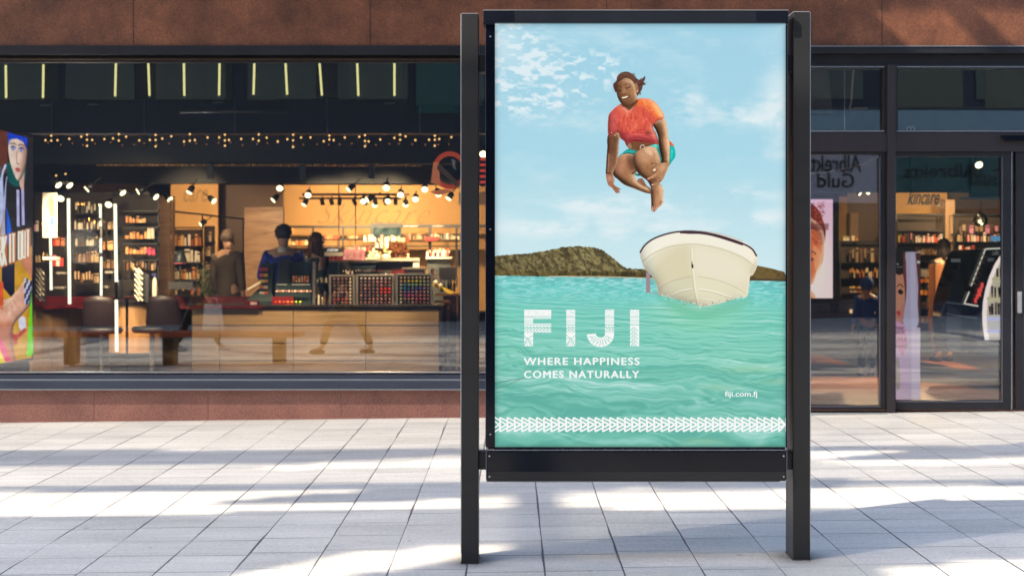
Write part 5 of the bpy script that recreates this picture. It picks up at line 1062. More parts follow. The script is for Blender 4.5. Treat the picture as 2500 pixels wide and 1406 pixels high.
# left cabinet, angled
lc = thing("corner_cabinet", "brown wooden corner cabinet with burgundy top beside the video screen", "cabinet", (-5.7, 18, SZ))
A0, A1, hz = Vector((-5.83, 17.2, 0)), Vector((-5.62, 18.7, 0)), .85
def V3(p, z): return Vector((p.x, p.y, z))
dr_ = Vector((-.9, .13, 0)); cb_ = MB()
for k in range(3):
    a = A0.lerp(A1, k / 3 + .004); b = A0.lerp(A1, (k + 1) / 3 - .004); cb_.prism([V3(a, SZ), V3(b, SZ), V3(b, hz), V3(a, hz)], dr_ * .04)
part("door_panels", cb_, M_woodd, lc); part("carcass", MB().prism([V3(A0 + dr_ * .05, SZ), V3(A1 + dr_ * .05, SZ), V3(A1 + dr_ * .05, hz - .002), V3(A0 + dr_ * .05, hz - .002)], dr_ * .8), M_black, lc)
part("top", MB().add([V3(A0 + Vector((-1, 0, 0)), hz), V3(A0 + Vector((.02, -.02, 0)), hz), V3(A1 + Vector((.5, .0, 0)), hz), V3(A1 + Vector((-1, .8, 0)), hz), V3(A0 + Vector((-1, 0, 0)), hz + .04), V3(A0 + Vector((.02, -.02, 0)), hz + .04), V3(A1 + Vector((.5, .0, 0)), hz + .04), V3(A1 + Vector((-1, .8, 0)), hz + .04)], [(0, 1, 2, 3), (4, 5, 6, 7), (0, 1, 5, 4), (1, 2, 6, 5), (2, 3, 7, 6)]), M_red, lc)
rb_ = thing("red_worktop", "burgundy splashback panels behind the chairs left of the oak counter", "worktop", P(500, 760, 18.2))
part("splashback", MB().rb(84, 700, 724, 752, 18.4, .05), M_red, rb_); part("ledge", MB().rb(84, 700, 750, 754, 17.9, .5), M_red, rb_)
# curved desk
cdk = thing("round_desk", "curved light wood desk behind the second chair at the left", "desk", P(330, 870, 17.2)); mbc = MB(); c0 = P(330, 860, 17.7); n_ = 20
for k in range(n_):
    a0, a1 = math.pi + math.pi * k / n_, math.pi + math.pi * (k + 1) / n_
    q = [(c0.x + .30 * math.cos(t) * 1.05, 17.7 + .35 * math.sin(t)) for t in (a0, a1)]; mbc.add([(q[0][0], q[0][1], SZ + .25), (q[1][0], q[1][1], SZ + .25), (q[1][0], q[1][1], .93), (q[0][0], q[0][1], .93)], [(0, 1, 2, 3)])
mbc.box(c0.x - .315, c0.x + .315, 17.7, 17.72, SZ + .25, .93)
part("desk_body", mbc, wood("desk_wood", (.36, .19, .08), (.5, .29, .13), .4, 'Z'), cdk); part("desk_top", MB().lathe((c0.x, 17.62, .932), [(.36, 0), (.36, .02)], 24), M_top, cdk); part("desk_foot", MB().box(c0.x - .25, c0.x + .25, 17.45, 17.7, SZ, SZ + .248), M_black, cdk)
# chairs
def chair(px, D, label, face):
    b = P(px, 0, D); t = thing("stool_chair", label, "chair", (b.x, D, SZ), "black upholstered chairs at the left"); x, z = b.x, SZ
    M_l = mat("chair_leather", (.010, .009, .010), .5)
    bk = MB(); nn = 9; rows_ = []
    for j in range(7):
        for i in range(nn + 1):
            u = i / nn * 2 - 1; v = j / 6; wd_ = .21 * (1 - .22 * v * v); rows_.append((x + u * wd_, D - .06 * (1 - u * u) - .05 * v, z + .58 + .40 * v * (1 - .08 * u * u)))
    fr_ = rows_; bk_ = [(q[0], q[1] + .035, q[2]) for q in rows_]; n1_ = nn + 1
    bk.add(fr_ + bk_, [(j * n1_ + i, j * n1_ + i + 1, (j + 1) * n1_ + i + 1, (j + 1) * n1_ + i) for j in range(6) for i in range(nn)] + [(70 + j * n1_ + i, 70 + j * n1_ + i + 1, 70 + (j + 1) * n1_ + i + 1, 70 + (j + 1) * n1_ + i) for j in range(6) for i in range(nn)]
           + [(60 + i, 61 + i, 131 + i, 130 + i) for i in range(nn)] + [(i, i + 1, 71 + i, 70 + i) for i in range(nn)] + [(j * n1_ + e, (j + 1) * n1_ + e, 70 + (j + 1) * n1_ + e, 70 + j * n1_ + e) for j in range(6) for e in (0, nn)])
    M_b = mat("chair_back", (.014, .006, .007), .5)
    o = part("backrest", bk, M_b, t, smooth=True); 
    part("seat", MB().lathe((x + face * .18, D + .1, z + .56), [(.05, -.03), (.22, -.02), (.24, .02), (.22, .05), (.05, .055)], 20), M_l, t, smooth=True)
    part("stem", MB().cyl((x + face * .18, D + .1, z + .02), (x + face * .18, D + .1, z + .54), .03, n=12), M_steel, t); part("foot", MB().lathe((x + face * .18, D + .1, z), [(.2, 0), (.2, .012), (.05, .03)], 20), M_black, t)
chair(243, 16.4, "black chair with wine red back between the LED bars", 0); chair(400, 16.6, "black chair with wine red back left of the oak counter", -.9)
# white pump bottles
def lath(name, label, cat, px, py_b, py_t, D, prof, m, grp=None, cap=None):
    b, t = P(px, py_b, D), P(px, py_t, D); h = t.z - b.z; o = thing(name, label, cat, b, grp); part("bottle_body", MB().lathe(b, [(r * h, z * h) for r, z in prof], 16), m, o, smooth=True)
    if cap: part("cap", MB().lathe(b + Vector((0, 0, h * prof[-1][1])), [(.06 * h, 0), (.06 * h, .1 * h), (.02 * h, .12 * h)], 10).box(b.x - .14 * h, b.x + .05 * h, D - .01, D + .01, b.z + h * (prof[-1][1] + .1), b.z + h * (prof[-1][1] + .15)), cap, o)
    return o
PB = [(.18, 0), (.2, .05), (.2, .5), (.14, .72), (.06, .85)]; M_blue = mat("blue_cap", (.03, .035, .2), .4)
lath("pump_bottle", "white pump bottle with blue cap on round tray by the long LED bar", "bottle", 291, 726, 676, 15.5, PB, M_cream, None, M_blue); lath("pump_bottle", "small white pump bottle with blue cap near the wooden pillar", "bottle", 378, 724, 670, 17.0, [(.1, 0), (.11, .05), (.11, .6), (.08, .78), (.04, .88)], M_cream, None, M_blue)
ty = thing("tray", "thin dark round tray under the large pump bottle", "tray", P(303, 729, 15.6)); part("tray_top", MB().lathe(P(303, 729.5, 15.55), [(.12, 0), (.125, .012)], 24), M_top, ty); part("tray_leg", MB().cyl(P(310, 729.5, 15.55), P(310, 905, 15.55), .015, n=8), M_black, ty)

# ================================================================= GOODS AND FITTINGS
PR = {}; GOODS = []
def proto_mesh(kind, col):
    key = (kind, col)
    if key in PR: return PR[key]
    m = mat("pack_%d" % len(PR), [float(q) for q in s2l(col)], .35, var=.05); cap = M_black if sum(col) > 330 else M_gold
    b = MB()
    if kind == 'bottle': b.lathe((0, 0, 0), [(.30, 0), (.32, .05), (.32, .6), (.14, .74)], 10).lathe((0, 0, .74), [(.15, 0), (.15, .26)], 8, 1)
    elif kind == 'jar': b.lathe((0, 0, 0), [(.45, 0), (.48, .06), (.48, .62)], 12).lathe((0, 0, .625), [(.5, 0), (.5, .36), (.46, .375)], 12, 1)
    elif kind == 'box': b.box(-.3, .3, -.15, .15, 0, 1).box(-.301, .301, -.153, -.15, .7, .85, 1)
    elif kind == 'tube': b.lathe((0, 0, 0), [(.2, 0), (.2, .3)], 10, 1).add([(-.2, -.1, .3), (.2, -.1, .3), (.2, .1, .3), (-.2, .1, .3), (-.24, -.01, 1), (.24, -.01, 1), (.24, .01, 1), (-.24, .01, 1)], [(0, 1, 5, 4), (1, 2, 6, 5), (2, 3, 7, 6), (3, 0, 4, 7), (4, 5, 6, 7)])
    elif kind == 'stick': b.lathe((0, 0, 0), [(.12, 0), (.12, .55)], 8, 1).lathe((0, 0, .55), [(.09, 0), (.09, .3), (.05, .45)], 8)
    elif kind == 'can': b.lathe((0, 0, 0), [(.32, 0), (.34, .03), (.34, .95), (.3, 1)], 12)
    me = bpy.data.meshes.new('goods'); me.from_pydata(b.v, [], b.f); me.materials.append(m); me.materials.append(cap); me.polygons.foreach_set('material_index', b.m); me.update(); PR[key] = me; return me
NAMES = {'bottle': ('product_bottle', 'bottle'), 'jar': ('product_jar', 'jar'), 'box': ('product_box', 'box'), 'tube': ('product_tube', 'tube'), 'stick': ('lipstick', 'lipstick'), 'can': ('candle', 'candle')}
CN = {}
def goods(px0, px1, py, D, n, hpx, kinds, cols, where, jit=.25, glow_=False):
    """a row of products standing on a shelf whose top is seen at pixel row py"""
    rs = random.Random(int(px0 * 7 + py * 13))
    for i in range(n):
        px = px0 + (px1 - px0) * (i + .5 + rs.uniform(-jit, jit)) / n; k = rs.choice(kinds); ci = rs.randrange(len(cols)); c, cn_ = cols[ci]
        h = hpx * rs.uniform(.75, 1.08) / F * D; o = bpy.data.objects.new(NAMES[k][0], proto_mesh(k, c)); COL.objects.link(o); o.location = P(px, py, D + rs.uniform(0, .03)); 
        wpx = (px1 - px0) / n / F * D; sx = min(h, wpx * 1.25) if k != 'stick' else h
        o.scale = (sx, sx, h); tag(o, "", NAMES[k][1], "goods " + where); GOODS.append((o, (cn_, NAMES[k][1], where), px))
WARM = [((236, 196, 120), 'cream'), ((226, 150, 70), 'amber'), ((250, 232, 190), 'white'), ((190, 96, 50), 'brown')]
PINK = [((240, 160, 150), 'pink'), ((250, 230, 215), 'white'), ((214, 80, 60), 'red'), ((220, 190, 170), 'beige')]
DIM = [((120, 84, 56), 'brown'), ((160, 130, 100), 'beige'), ((60, 46, 40), 'dark'), ((200, 170, 130), 'cream')]
WHI = [((255, 240, 205), 'ivory'), ((255, 226, 165), 'cream'), ((250, 236, 220), 'white')]
SIL = [((170, 165, 155), 'silver'), ((210, 200, 180), 'pearl'), ((70, 66, 66), 'dark')]
MIX = [((230, 90, 70), 'red'), ((240, 200, 90), 'yellow'), ((210, 140, 170), 'pink'), ((240, 225, 200), 'white'), ((90, 60, 50), 'brown')]
BLK = [((22, 20, 20), 'black'), ((50, 40, 36), 'dark')]

def shelfunit(label, px0, px1, py0, py1, D, rows, dep=.3, posts=True, back=None, frame=M_shelf):
    t = thing("shelf_unit", label, "shelf", P((px0 + px1) / 2, py1, D))
    if back is not None: part("back_panel", MB().rb(px0, px1, py0, py1, D + dep, .02), back, t)
    if posts: part("shelf_frame", MB().rb(px0, px0 + 3, py0, py1, D, .03).rb(px1 - 3, px1, py0, py1, D, .03).rb(px0 + 3, px1 - 3, py0, py0 + 4, D, .03), frame, t)
    for r in rows: part("shelf", MB().rb(px0 + 3.5, px1 - 3.5, r, r + 3, D + .001, dep - .003), frame, t)
    return t
# left makeup wall (left of the pillar)
shelfunit("black makeup wall with crowded bright shelves left of the pillar", 84, 388, 470, 742, 18.6, [], .3, True, mat("makeup_back", (.018, .012, .010), .6))
for r, n in ((520, 4), (560, 4), (600, 4), (640, 5), (690, 5)):
    part("shelf", MB().rb(180, 240, r, r + 2, 18.4, .15), M_shelf, bpy.data.objects['shelf_unit']); part("shelf", MB().rb(298, 384, r - 6, r - 3, 18.4, .15), M_shelf, bpy.data.objects['shelf_unit'])
for r, kk, cc_ in ((520, ['bottle', 'tube'], SIL), (560, ['bottle', 'jar'], SIL), (600, ['bottle', 'jar', 'tube'], SIL), (640, ['bottle', 'box'], DIM), (690, ['tube', 'box'], DIM)):
    goods(182, 242, r, 18.42, 9, 26, kk, cc_, "on the dim shelf behind the tall LED bar")
SKN = [((232, 170, 110), 'peach'), ((222, 150, 90), 'tan'), ((240, 190, 130), 'beige')]
for r in (544, 583, 620): goods(306, 358, r, 18.42, 6, 16, ['jar', 'can', 'box'], SKN, "in the peach coloured rows left of the pillar")
goods(358, 380, 583, 18.42, 2, 28, ['can'], WHI, "standing as a white pair left of the pillar"); goods(352, 380, 622, 18.42, 3, 18, ['box', 'tube'], [((240, 60, 110), 'hot pink')], "on the lowest peach row left of the pillar")
goods(300, 384, 660, 18.42, 11, 24, ['bottle', 'tube', 'stick'], DIM, "on the dark lower shelf left of the pillar"); goods(250, 280, 560, 18.42, 3, 22, ['box'], DIM, "behind the segmented LED bar"); goods(250, 280, 610, 18.42, 3, 22, ['box'], SKN, "behind the segmented LED bar"); goods(250, 280, 655, 18.42, 3, 20, ['box'], DIM, "behind the segmented LED bar")
goods(82, 104, 565, 18.1, 3, 26, ['bottle', 'box'], MIX, "between the video screen and portrait card"); goods(84, 118, 640, 18.1, 4, 26, ['bottle', 'tube'], DIM, "between the video screen and short LED bar"); goods(128, 160, 600, 17.8, 3, 20, ['box'], [((210, 50, 40), 'red'), ((190, 110, 80), 'tan')], "right of the short LED bar"); goods(126, 158, 650, 17.8, 3, 26, ['box'], [((210, 60, 60), 'red'), ((230, 200, 200), 'pale pink')], "right of the short LED bar")
# sloping brush racks
for rx, ry, lb, wd in ((98, 672, "sloping rack of silver brushes beside the video screen", 24), (345, 690, "sloping rack of white pots left of the pillar", 36)):
    t = thing("brush_rack", lb, "rack", P(rx, 735, 17.0)); M4 = []
    part("rack_board", MB().prism([P(rx - wd / 2, 652, 17.1), P(rx + wd / 2, 672, 17.1), P(rx + wd / 2, 740, 17.1), P(rx - wd / 2, 725, 17.1)], (0, .03, 0)), M_shelf, t)
    for k in range(6):
        for q in range(2):
            a = P(rx - wd / 2 + 2 + q * 8, 655 + k * 13, 17.06); b = P(rx - wd / 2 + 12 + q * 8, 668 + k * 13, 17.04); part("brush", MB().cyl(a, b, .008, .012, 6).ball(b, .014, 6, 0), M_steel if rx < 200 else M_cream, t)
pc = thing("portrait_card", "pale portrait card with a blue eye hanging over the short LED bar", "card", P(121, 580, 16.4))
part("card", MB().rb(104, 139, 471, 580, 16.4, .01), mat("card_grey", (.60, .53, .44), .6), pc)
part("card_print", MB().add([P(x, y, 16.395) for x, y in ((112, 500), (118, 520), (127, 548), (138, 540), (133, 500), (126, 474))], [range(6)]), mat("card_shadow", (.28, .21, .16), .6), pc)
part("eye_print", MB().add([P(127 + 6 * math.cos(a), 541 + 11 * math.sin(a), 16.39) for a in np.linspace(0, 6.0, 10)], [range(10)]), mat("eye_blue", (.05, .45, .75), .4), pc)
part("hair_print", MB().tube([P(136, 474, 16.39), P(130, 500, 16.39), P(134, 525, 16.39)], .006, 5).tube([P(131, 474, 16.39), P(124, 500, 16.39), P(128, 530, 16.39)], .005, 5).tube([P(108, 540, 16.39), P(116, 556, 16.39), P(112, 574, 16.39)], .005, 5), M_shelf, pc)
tg = thing("price_shelf", "small pale glass shelf crossing the short LED bar", "shelf", P(122, 632, 16.3)); part("shelf_plate", MB().rb(104, 139, 627, 634, 16.3, .12), M_cream, tg); part("shelf_lip", MB().rb(104, 139, 625, 627, 16.3, .01), M_steel, tg)
for a, b, y in ((137, 158, 666), (130, 156, 702), (255, 276, 664), (252, 264, 700)):
    t = thing("glass_shelf", "%s short pale shelf strip %s" % ("upper" if y < 680 else "lower", "left of the tall LED bar" if a < 200 else "left of the longest LED bar"), "shelf", P(a, y, 16.9)); part("strip", MB().rb(a, b, y - 2, y + 3, 16.9, .1), mat("strip_lit", (.16, .14, .12), .4), t); t['group'] = "short lit shelf strips"; part("bracket", MB().rb(a + 3, a + 6, y + 3, y + 8, 16.95, .04), M_shelf, t)

# pillar and framed shelf
t = thing("wooden_pillar", "brown wooden pillar with slanting grain left of the tall framed shelf", "pillar", P(403, 745, 20.0)); part("shaft", MB().rb(388, 417, 478, 800, 20.0, .25), M_woodz, t); part("edge_strip", MB().rb(387, 388.2, 478, 800, 19.98, .02).rb(416.5, 418, 478, 800, 19.98, .02), M_gold, t)
fs = thing("framed_shelf", "tall black metal framed shelf holding warm lit perfume boxes", "shelf", P(500, 770, 20.6)); FB = MB(); D = 20.6
for a, b, w_ in (((418, 516), (418, 760), 4), ((494, 524), (494, 760), 4), ((594, 534), (594, 700), 4), ((418, 516), (596, 535), 4), ((418, 556), (492, 556), 3), ((430, 602), (492, 602), 3)):
    p, q = P(*a, D), P(*b, D); FB.cyl(p, q, w_ / 2 / F * D, n=4)
part("shelf_frame", FB, M_shelf, fs); parts("shelf_board", MB().rb(420, 492, 600, 604, D, .3).rb(420, 492, 640, 644, D, .3).rb(420, 492, 682, 686, D, .3).rb(420, 492, 720, 724, D, .3), M_shelf, fs); part("back_panel", MB().rb(420, 492, 560, 740, D + .32, .02), mat("back_dim", (.10, .065, .04), .6), fs)
goods(424, 490, 600, 20.65, 8, 26, ['box', 'bottle', 'can'], WARM + PINK, "on the top board of the framed shelf"); goods(424, 490, 640, 20.65, 8, 30, ['box', 'can'], WHI, "on the second board of the framed shelf"); goods(424, 490, 682, 20.65, 9, 28, ['bottle', 'box'], WARM, "on the third board of the framed shelf"); goods(424, 490, 720, 20.65, 8, 22, ['bottle', 'stick'], WARM, "on the lowest board of the framed shelf")
shelfunit("narrow dim shelf seen inside the black frame", 498, 524, 552, 740, 21.6, [590, 625, 660, 700], .2, True, M_brown)
for r in (590, 625, 660, 700): goods(500, 523, r, 21.65, 3, 22, ['box', 'bottle'], DIM, "on the narrow dim shelf inside the black frame")
pl_ = thing("planter", "leafy plant stems with tiny lights beside the framed shelf", "plant", P(520, 745, 19.5)); rp = random.Random(8); stx = MB(); lf = MB()
for k in range(26):
    a = P(500 + rp.uniform(-8, 30), 745, 19.5); b = a + Vector((rp.uniform(-.15, .15), rp.uniform(-.1, .1), rp.uniform(.25, .62))); stx.cyl(a, b, .005, .003, 4)
    for q in range(6):
        c = a.lerp(b, .35 + .12 * q); d_ = Vector((rp.uniform(-1, 1), rp.uniform(-.5, .5), rp.uniform(.1, 1))).normalized() * .06; s_ = d_.cross(Vector((0, 1, 0))).normalized() * .015; lf.add([c, c + d_ * .5 + s_, c + d_, c + d_ * .5 - s_], [(0, 1, 2, 3)])
part("stem", stx, mat("stem", (.05, .05, .02), .7), pl_); part("leaves", lf, mat("leaf", (.06, .07, .035), .6), pl_)
# table lamp
tl = thing("table_lamp", "dark table lamp with pink rim and black base left of the counter", "lamp", P(440, 745, 18.0)); b = P(440, 700, 18.0); part("lamp_shade", MB().lathe(P(440, 642, 18), [(.08, 0), (.085, .01), (.06, .12), (.03, .17)], 18), mat("shade_dark", (.02, .03, .035), .4), tl, smooth=True); part("shade_rim", MB().lathe(P(440, 644, 18), [(.078, 0), (.083, .012)], 18), mat("rim_pink", (.5, .12, .14), .4), tl); part("stem", MB().cyl(P(440, 690, 18), P(440, 640, 18), .014), M_shelf, tl); part("base", MB().rb(410, 470, 688, 706, 17.9, .2), M_black, tl)

# back wall shelf run
br = thing("wall_shelving", "long black shelving along the beige back wall with product rows", "shelf", P(900, 700, 24.2)); D = 24.2
part("top_rail", MB().rb(690, 905, 551, 557, D, .05).rb(980, 1500, 548, 556, D, .05), M_shelf, br); parts("upright", MB().rb(762, 766, 557, 640, D, .04).rb(835, 839, 557, 640, D, .04).rb(1046, 1053, 556, 640, D, .04).rb(1112, 1117, 556, 700, D, .04).rb(690, 693, 557, 640, D, .04), M_shelf, br); parts("shelf_board", MB().rb(690, 905, 583, 586, D, .3).rb(690, 1160, 600, 602.5, D, .3).rb(950, 1160, 587, 590, D, .3), M_shelf, br)
parts("sign_print", MB().rb(985, 1020, 551, 553.5, D - .004, .003).rb(1055, 1082, 551, 553.5, D - .004, .003), mat("pale_print", (.6, .55, .48), .5), br)
goods(792, 830, 583, 24.1, 8, 9, ['can', 'box'], [((230, 90, 50), 'orange'), ((230, 150, 90), 'peach')], "on the orange row of the back shelving"); goods(845, 885, 583, 24.1, 8, 8, ['can'], DIM, "in the upper middle of the back shelving"); goods(888, 1000, 590, 24.0, 14, 16, ['bottle', 'can', 'box'], PINK + WHI, "under the wall screen"); goods(985, 1040, 584, 24.0, 8, 14, ['bottle', 'box'], DIM, "right of the wall screen"); goods(1050, 1122, 584, 24.0, 9, 14, ['can', 'bottle'], WHI + SIL, "on the right end of the back shelving"); goods(695, 760, 598, 24.0, 8, 14, ['box', 'bottle'], WARM, "behind the woman at the till")
goods(700, 720, 570, 24.0, 3, 16, ['can'], WARM, "behind the man in blue"); goods(845, 905, 613, 23.6, 10, 10, ['box'], PINK, "on the pink middle row of the back shelving")
b_ = thing("red_box", "red carton lying on the back shelving at the right", "box", P(1052, 588, 23.9)); part("carton", MB().rb(1036, 1070, 580, 588, 23.9, .1), mat("carton_red", (.6, .04, .03), .5), b_); part("carton_lid", MB().rb(1035, 1071, 578, 580, 23.89, .12), mat("carton_lid", (.7, .07, .05), .5), b_)
tv = thing("wall_screen", "wall screen with pale green landscape picture in the back shelving", "screen", P(942, 590, 24.1)); part("screen_frame", MB().rb(904, 980, 545, 592, 24.1, .06), M_shelf, tv)
tm, n, out = newmat("screen_view"); tcn = nd(n, "ShaderNodeTexCoord"); nz = nd(n, "ShaderNodeTexNoise", Scale=7., Detail=3.); cr = nd(n, "ShaderNodeValToRGB"); cr.color_ramp.elements[0].color = (.12, .2, .14, 1); cr.color_ramp.elements[1].color = (.75, .8, .45, 1); cr.color_ramp.elements[0].position = .35; cr.color_ramp.elements[1].position = .65; e = nd(n, "ShaderNodeEmission", Strength=.8 * EG); L(n, tcn.outputs['Object'], nz.inputs['Vector']); L(n, nz.outputs[0], cr.inputs[0]); L(n, cr.outputs[0], e.inputs[0]); L(n, e.outputs[0], out.inputs[0])
part("screen_picture", MB().rb(912, 977, 556, 587, 24.09, .005), tm, tv)
# mid-room lit counters
for lb, a, b, y0, y1, D, m_ in (("white lit tester counter crowded with candles left of the curly haired woman", 893, 1002, 630, 634, 20.8, M_cream), ("white lit tester counter right of the curly haired woman", 1040, 1103, 628, 632, 20.8, M_cream)):
    t = thing("tester_counter", lb, "counter", P((a + b) / 2, 760, D)); part("top", MB().rb(a, b, y0, y1, D, .45), m_, t); part("light_strip", MB().rb(a + 2, b - 2, y1 - 1, y1 + .3, D - .02, .015), glow("strip_warm", (255, 220, 150), .9), t); part("body", MB().rb(a + 3, b - 3, y1, 830, D + .05, .35), mat("counter_dark", (.03, .035, .035), .5), t)
goods(896, 1000, 629, 20.85, 16, 14, ['can', 'jar', 'bottle'], WHI, "on the front row of the lit tester counter"); goods(900, 998, 627, 21.0, 12, 22, ['can', 'bottle'], WHI + WARM, "on the rear row of the lit tester counter"); goods(1042, 1100, 627, 20.85, 12, 20, ['bottle', 'stick', 'can'], WHI + PINK, "on the right tester counter"); goods(915, 950, 606, 21.3, 3, 17, ['can'], WHI, "standing tall above the lit tester counter")
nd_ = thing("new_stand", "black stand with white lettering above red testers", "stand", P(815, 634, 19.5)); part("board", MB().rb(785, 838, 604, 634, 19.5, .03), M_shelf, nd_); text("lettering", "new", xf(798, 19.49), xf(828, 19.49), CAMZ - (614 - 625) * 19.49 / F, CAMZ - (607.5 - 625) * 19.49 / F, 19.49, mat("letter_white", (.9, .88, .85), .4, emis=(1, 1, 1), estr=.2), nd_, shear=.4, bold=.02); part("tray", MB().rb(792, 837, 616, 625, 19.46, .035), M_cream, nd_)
goods(800, 837, 634, 19.4, 4, 8, ['box'], [((200, 30, 30), 'red')], "on the stand with white lettering")
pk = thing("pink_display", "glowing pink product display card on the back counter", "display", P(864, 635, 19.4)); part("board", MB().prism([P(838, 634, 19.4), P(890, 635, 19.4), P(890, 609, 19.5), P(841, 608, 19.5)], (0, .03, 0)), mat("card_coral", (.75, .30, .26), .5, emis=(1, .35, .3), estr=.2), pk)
for k in range(5): part("product_card", MB().rb(846 + k * 8, 852 + k * 8, 613, 631, 19.36, .02), mat("card_rose", (.85, .5 if k % 2 else .3, .4), .5), pk)
bc = thing("till_counter", "dark blue-grey till counter behind the palette displays", "counter", P(830, 760, 18.6)); part("body", MB().rb(770, 925, 640, 800, 18.6, .5), mat("till_body", (.025, .045, .055), .4), bc); part("top", MB().rb(768, 927, 636, 641, 18.55, .58), M_steel, bc)
wd = thing("white_desk", "white topped till desk with grey front in front of the curly haired woman", "desk", P(975, 760, 18.2)); part("desk_top", MB().rb(922, 1025, 630, 637, 18.2, .4), M_cream, wd); part("desk_leg", MB().rb(1008, 1024, 637, 668, 18.22, .1), M_white, wd); part("desk_front", MB().rb(924, 1007, 638, 800, 18.3, .3), mat("desk_grey", (.10, .085, .075), .5), wd)
cp = thing("grey_box", "grey lidded box on the counter behind the palette displays", "box", P(1010, 671, 16.5)); part("box_body", MB().rb(983, 1036, 658, 672, 16.5, .2), M_steel, cp); part("box_lid", MB().rb(981, 1038, 654, 658, 16.48, .24), M_cream, cp)
wb = thing("white_bag", "white paper bag standing right of the palette displays", "bag", P(1092, 684, 17.2)); part("bag_body", MB().prism([P(1073, 684, 17.2), P(1113, 684, 17.2), P(1113, 655, 17.2), P(1074, 655, 17.2)], (0, .12, 0)), M_cream, wb); part("bag_fold", MB().rb(1073.5, 1113, 653, 655, 17.21, .1), M_white, wb)
goods(1074, 1112, 712, 17.0, 5, 30, ['stick', 'bottle'], BLK, "in the black row under the white paper bag"); goods(1052, 1074, 690, 16.6, 4, 34, ['bottle', 'tube', 'can'], PINK + WHI, "crowded right of the last palette display")
yt = thing("yellow_tray", "yellow tilted tray with brushes right of the palette displays", "tray", P(1082, 712, 16.2)); part("tray", MB().prism([P(1056, 690, 16.2), P(1108, 714, 16.2), P(1100, 718, 16.2), P(1056, 698, 16.2)], (0, .2, 0)), mat("tray_yellow", (.75, .5, .05), .4), yt); parts("brush", MB().ball(P(1064, 690, 16.15), .03, 8).ball(P(1076, 697, 16.15), .025, 8), M_cream, yt)

# palette displays on the counter
WT = CAMZ - (751 - 625) * CD / F + .03
cols_a = [(150, 120, 110), (170, 90, 90), (120, 80, 90), (200, 180, 170)]
pm = {}
def panmat(c):
    c = tuple(int(q / 12) * 12 for q in c)
    if c not in pm: pm[c] = mat("powder", [float(q) for q in s2l(c)], .3, var=.1, spec=.6)
    return pm[c]
pan_me = None
def palette(x0, x1, y0, y1, D, nc, nr, label, colf, lean=0):
    global pan_me
    t = thing("palette_display", label, "display case", P((x0 + x1) / 2, y1, D), "tester displays standing on the oak counter")
    part("case_back", MB().rb(x0 + 2, x1 - 2, y0 + 2, y1, D + .03, .03), M_black, t); part("case_frame", MB().rb(x0, x0 + 5, y0, y1, D, .08).rb(x1 - 5, x1, y0, y1, D, .08).rb(x0 + 5, x1 - 5, y0, y0 + 4, D, .08).rb(x0 + 5, x1 - 5, y1 - 4, y1, D, .08), M_steel, t)
    parts("case_shelf", [MB()][0].rb(x0 + 5, x1 - 5, y0 + 9, y0 + 9.6, D + .01, .02) if False else (lambda m_: [m_.rb(x0 + 5.2, x1 - 5.2, y0 + 5 + (y1 - y0 - 9) * (j + .95) / nr, y0 + 5 + (y1 - y0 - 9) * (j + .95) / nr + 1, D + .012, .018) for j in range(nr)][0])(MB()), M_shelf, t)
    cw = (x1 - x0 - 14) / nc; rh = (y1 - y0 - 10) / nr
    for j in range(nr):
        for i in range(nc):
            c = colf(i, j); b = MB(); p = P(x0 + 8 + cw * (i + .5), y0 + 6 + rh * (j + .45), D + .012); r = cw * .31 / F * D
            b.lathe(p, [(r * .9, -.004), (r, .002), (r * .3, .010)], 8, ax=(0, -.75, .65)); part("powder_pan", b, panmat([q * .72 for q in c]), t)
    return t
def cA(i, j):
    r = random.random(); return (220, 200, 190) if i == 4 else ((200, 70, 80) if (j > 4 and r < .3) else random.choice([(150, 130, 124), (120, 90, 90), (90, 80, 84), (176, 130, 120)]))
def cB(i, j):
    return (220, 60, 60) if (j in (3, 4) and i > 4) else random.choice([(150, 110, 110), (120, 90, 100), (100, 84, 90), (170, 120, 120)] if j else [(190, 180, 176)])
def cC(i, j):
    rows = [[(190, 170, 150)] * 8, [(200, 180, 160), (210, 150, 130), (214, 200, 60), (226, 190, 60), (220, 220, 60), (180, 200, 120), (190, 190, 180), (180, 180, 170)], [(190, 180, 170), (80, 160, 200), (150, 190, 170), (120, 210, 190), (160, 190, 180), (170, 190, 180), (180, 180, 160), (150, 190, 180)],
            [(120, 150, 170), (30, 150, 210), (70, 110, 200), (130, 140, 180), (80, 90, 210), (90, 110, 200), (160, 130, 190), (140, 120, 160)], [(180, 160, 150), (150, 120, 190), (140, 120, 190), (160, 140, 190), (200, 140, 190), (180, 120, 180), (190, 160, 180), (170, 150, 160)],
            [(170, 150, 150), (180, 110, 180), (220, 80, 180), (220, 110, 180), (180, 120, 150), (220, 110, 130), (190, 120, 130), (170, 130, 130)], [(190, 190, 170), (190, 150, 140), (200, 130, 130), (220, 180, 160), (230, 110, 140), (220, 110, 120), (200, 130, 130), (190, 130, 140)], [(210, 210, 200), (90, 80, 80), (110, 100, 100), (210, 180, 170), (150, 110, 110), (120, 90, 90), (180, 110, 110), (150, 100, 100)]]
    return rows[j][i]
palette(803, 866, 671, 747, 15.92, 5, 8, "left grey framed palette display with dark powder pans, narrowest of three", cA)
palette(869, 962, 670, 747, 15.95, 8, 8, "middle palette display of dull rose and red powder pans", cB)
palette(966, 1056, 668, 747, 15.90, 8, 8, "right palette display with rainbow rows of powder pans and bright frame", cC)
goods(836, 862, 669, 16.3, 6, 12, ['stick', 'bottle'], PINK, "above the narrow palette display"); goods(868, 935, 668, 16.3, 14, 11, ['stick'], PINK, "above the middle palette display"); goods(955, 988, 669, 16.3, 7, 15, ['bottle'], [((170, 30, 34), 'red')], "beside the grey lidded box")
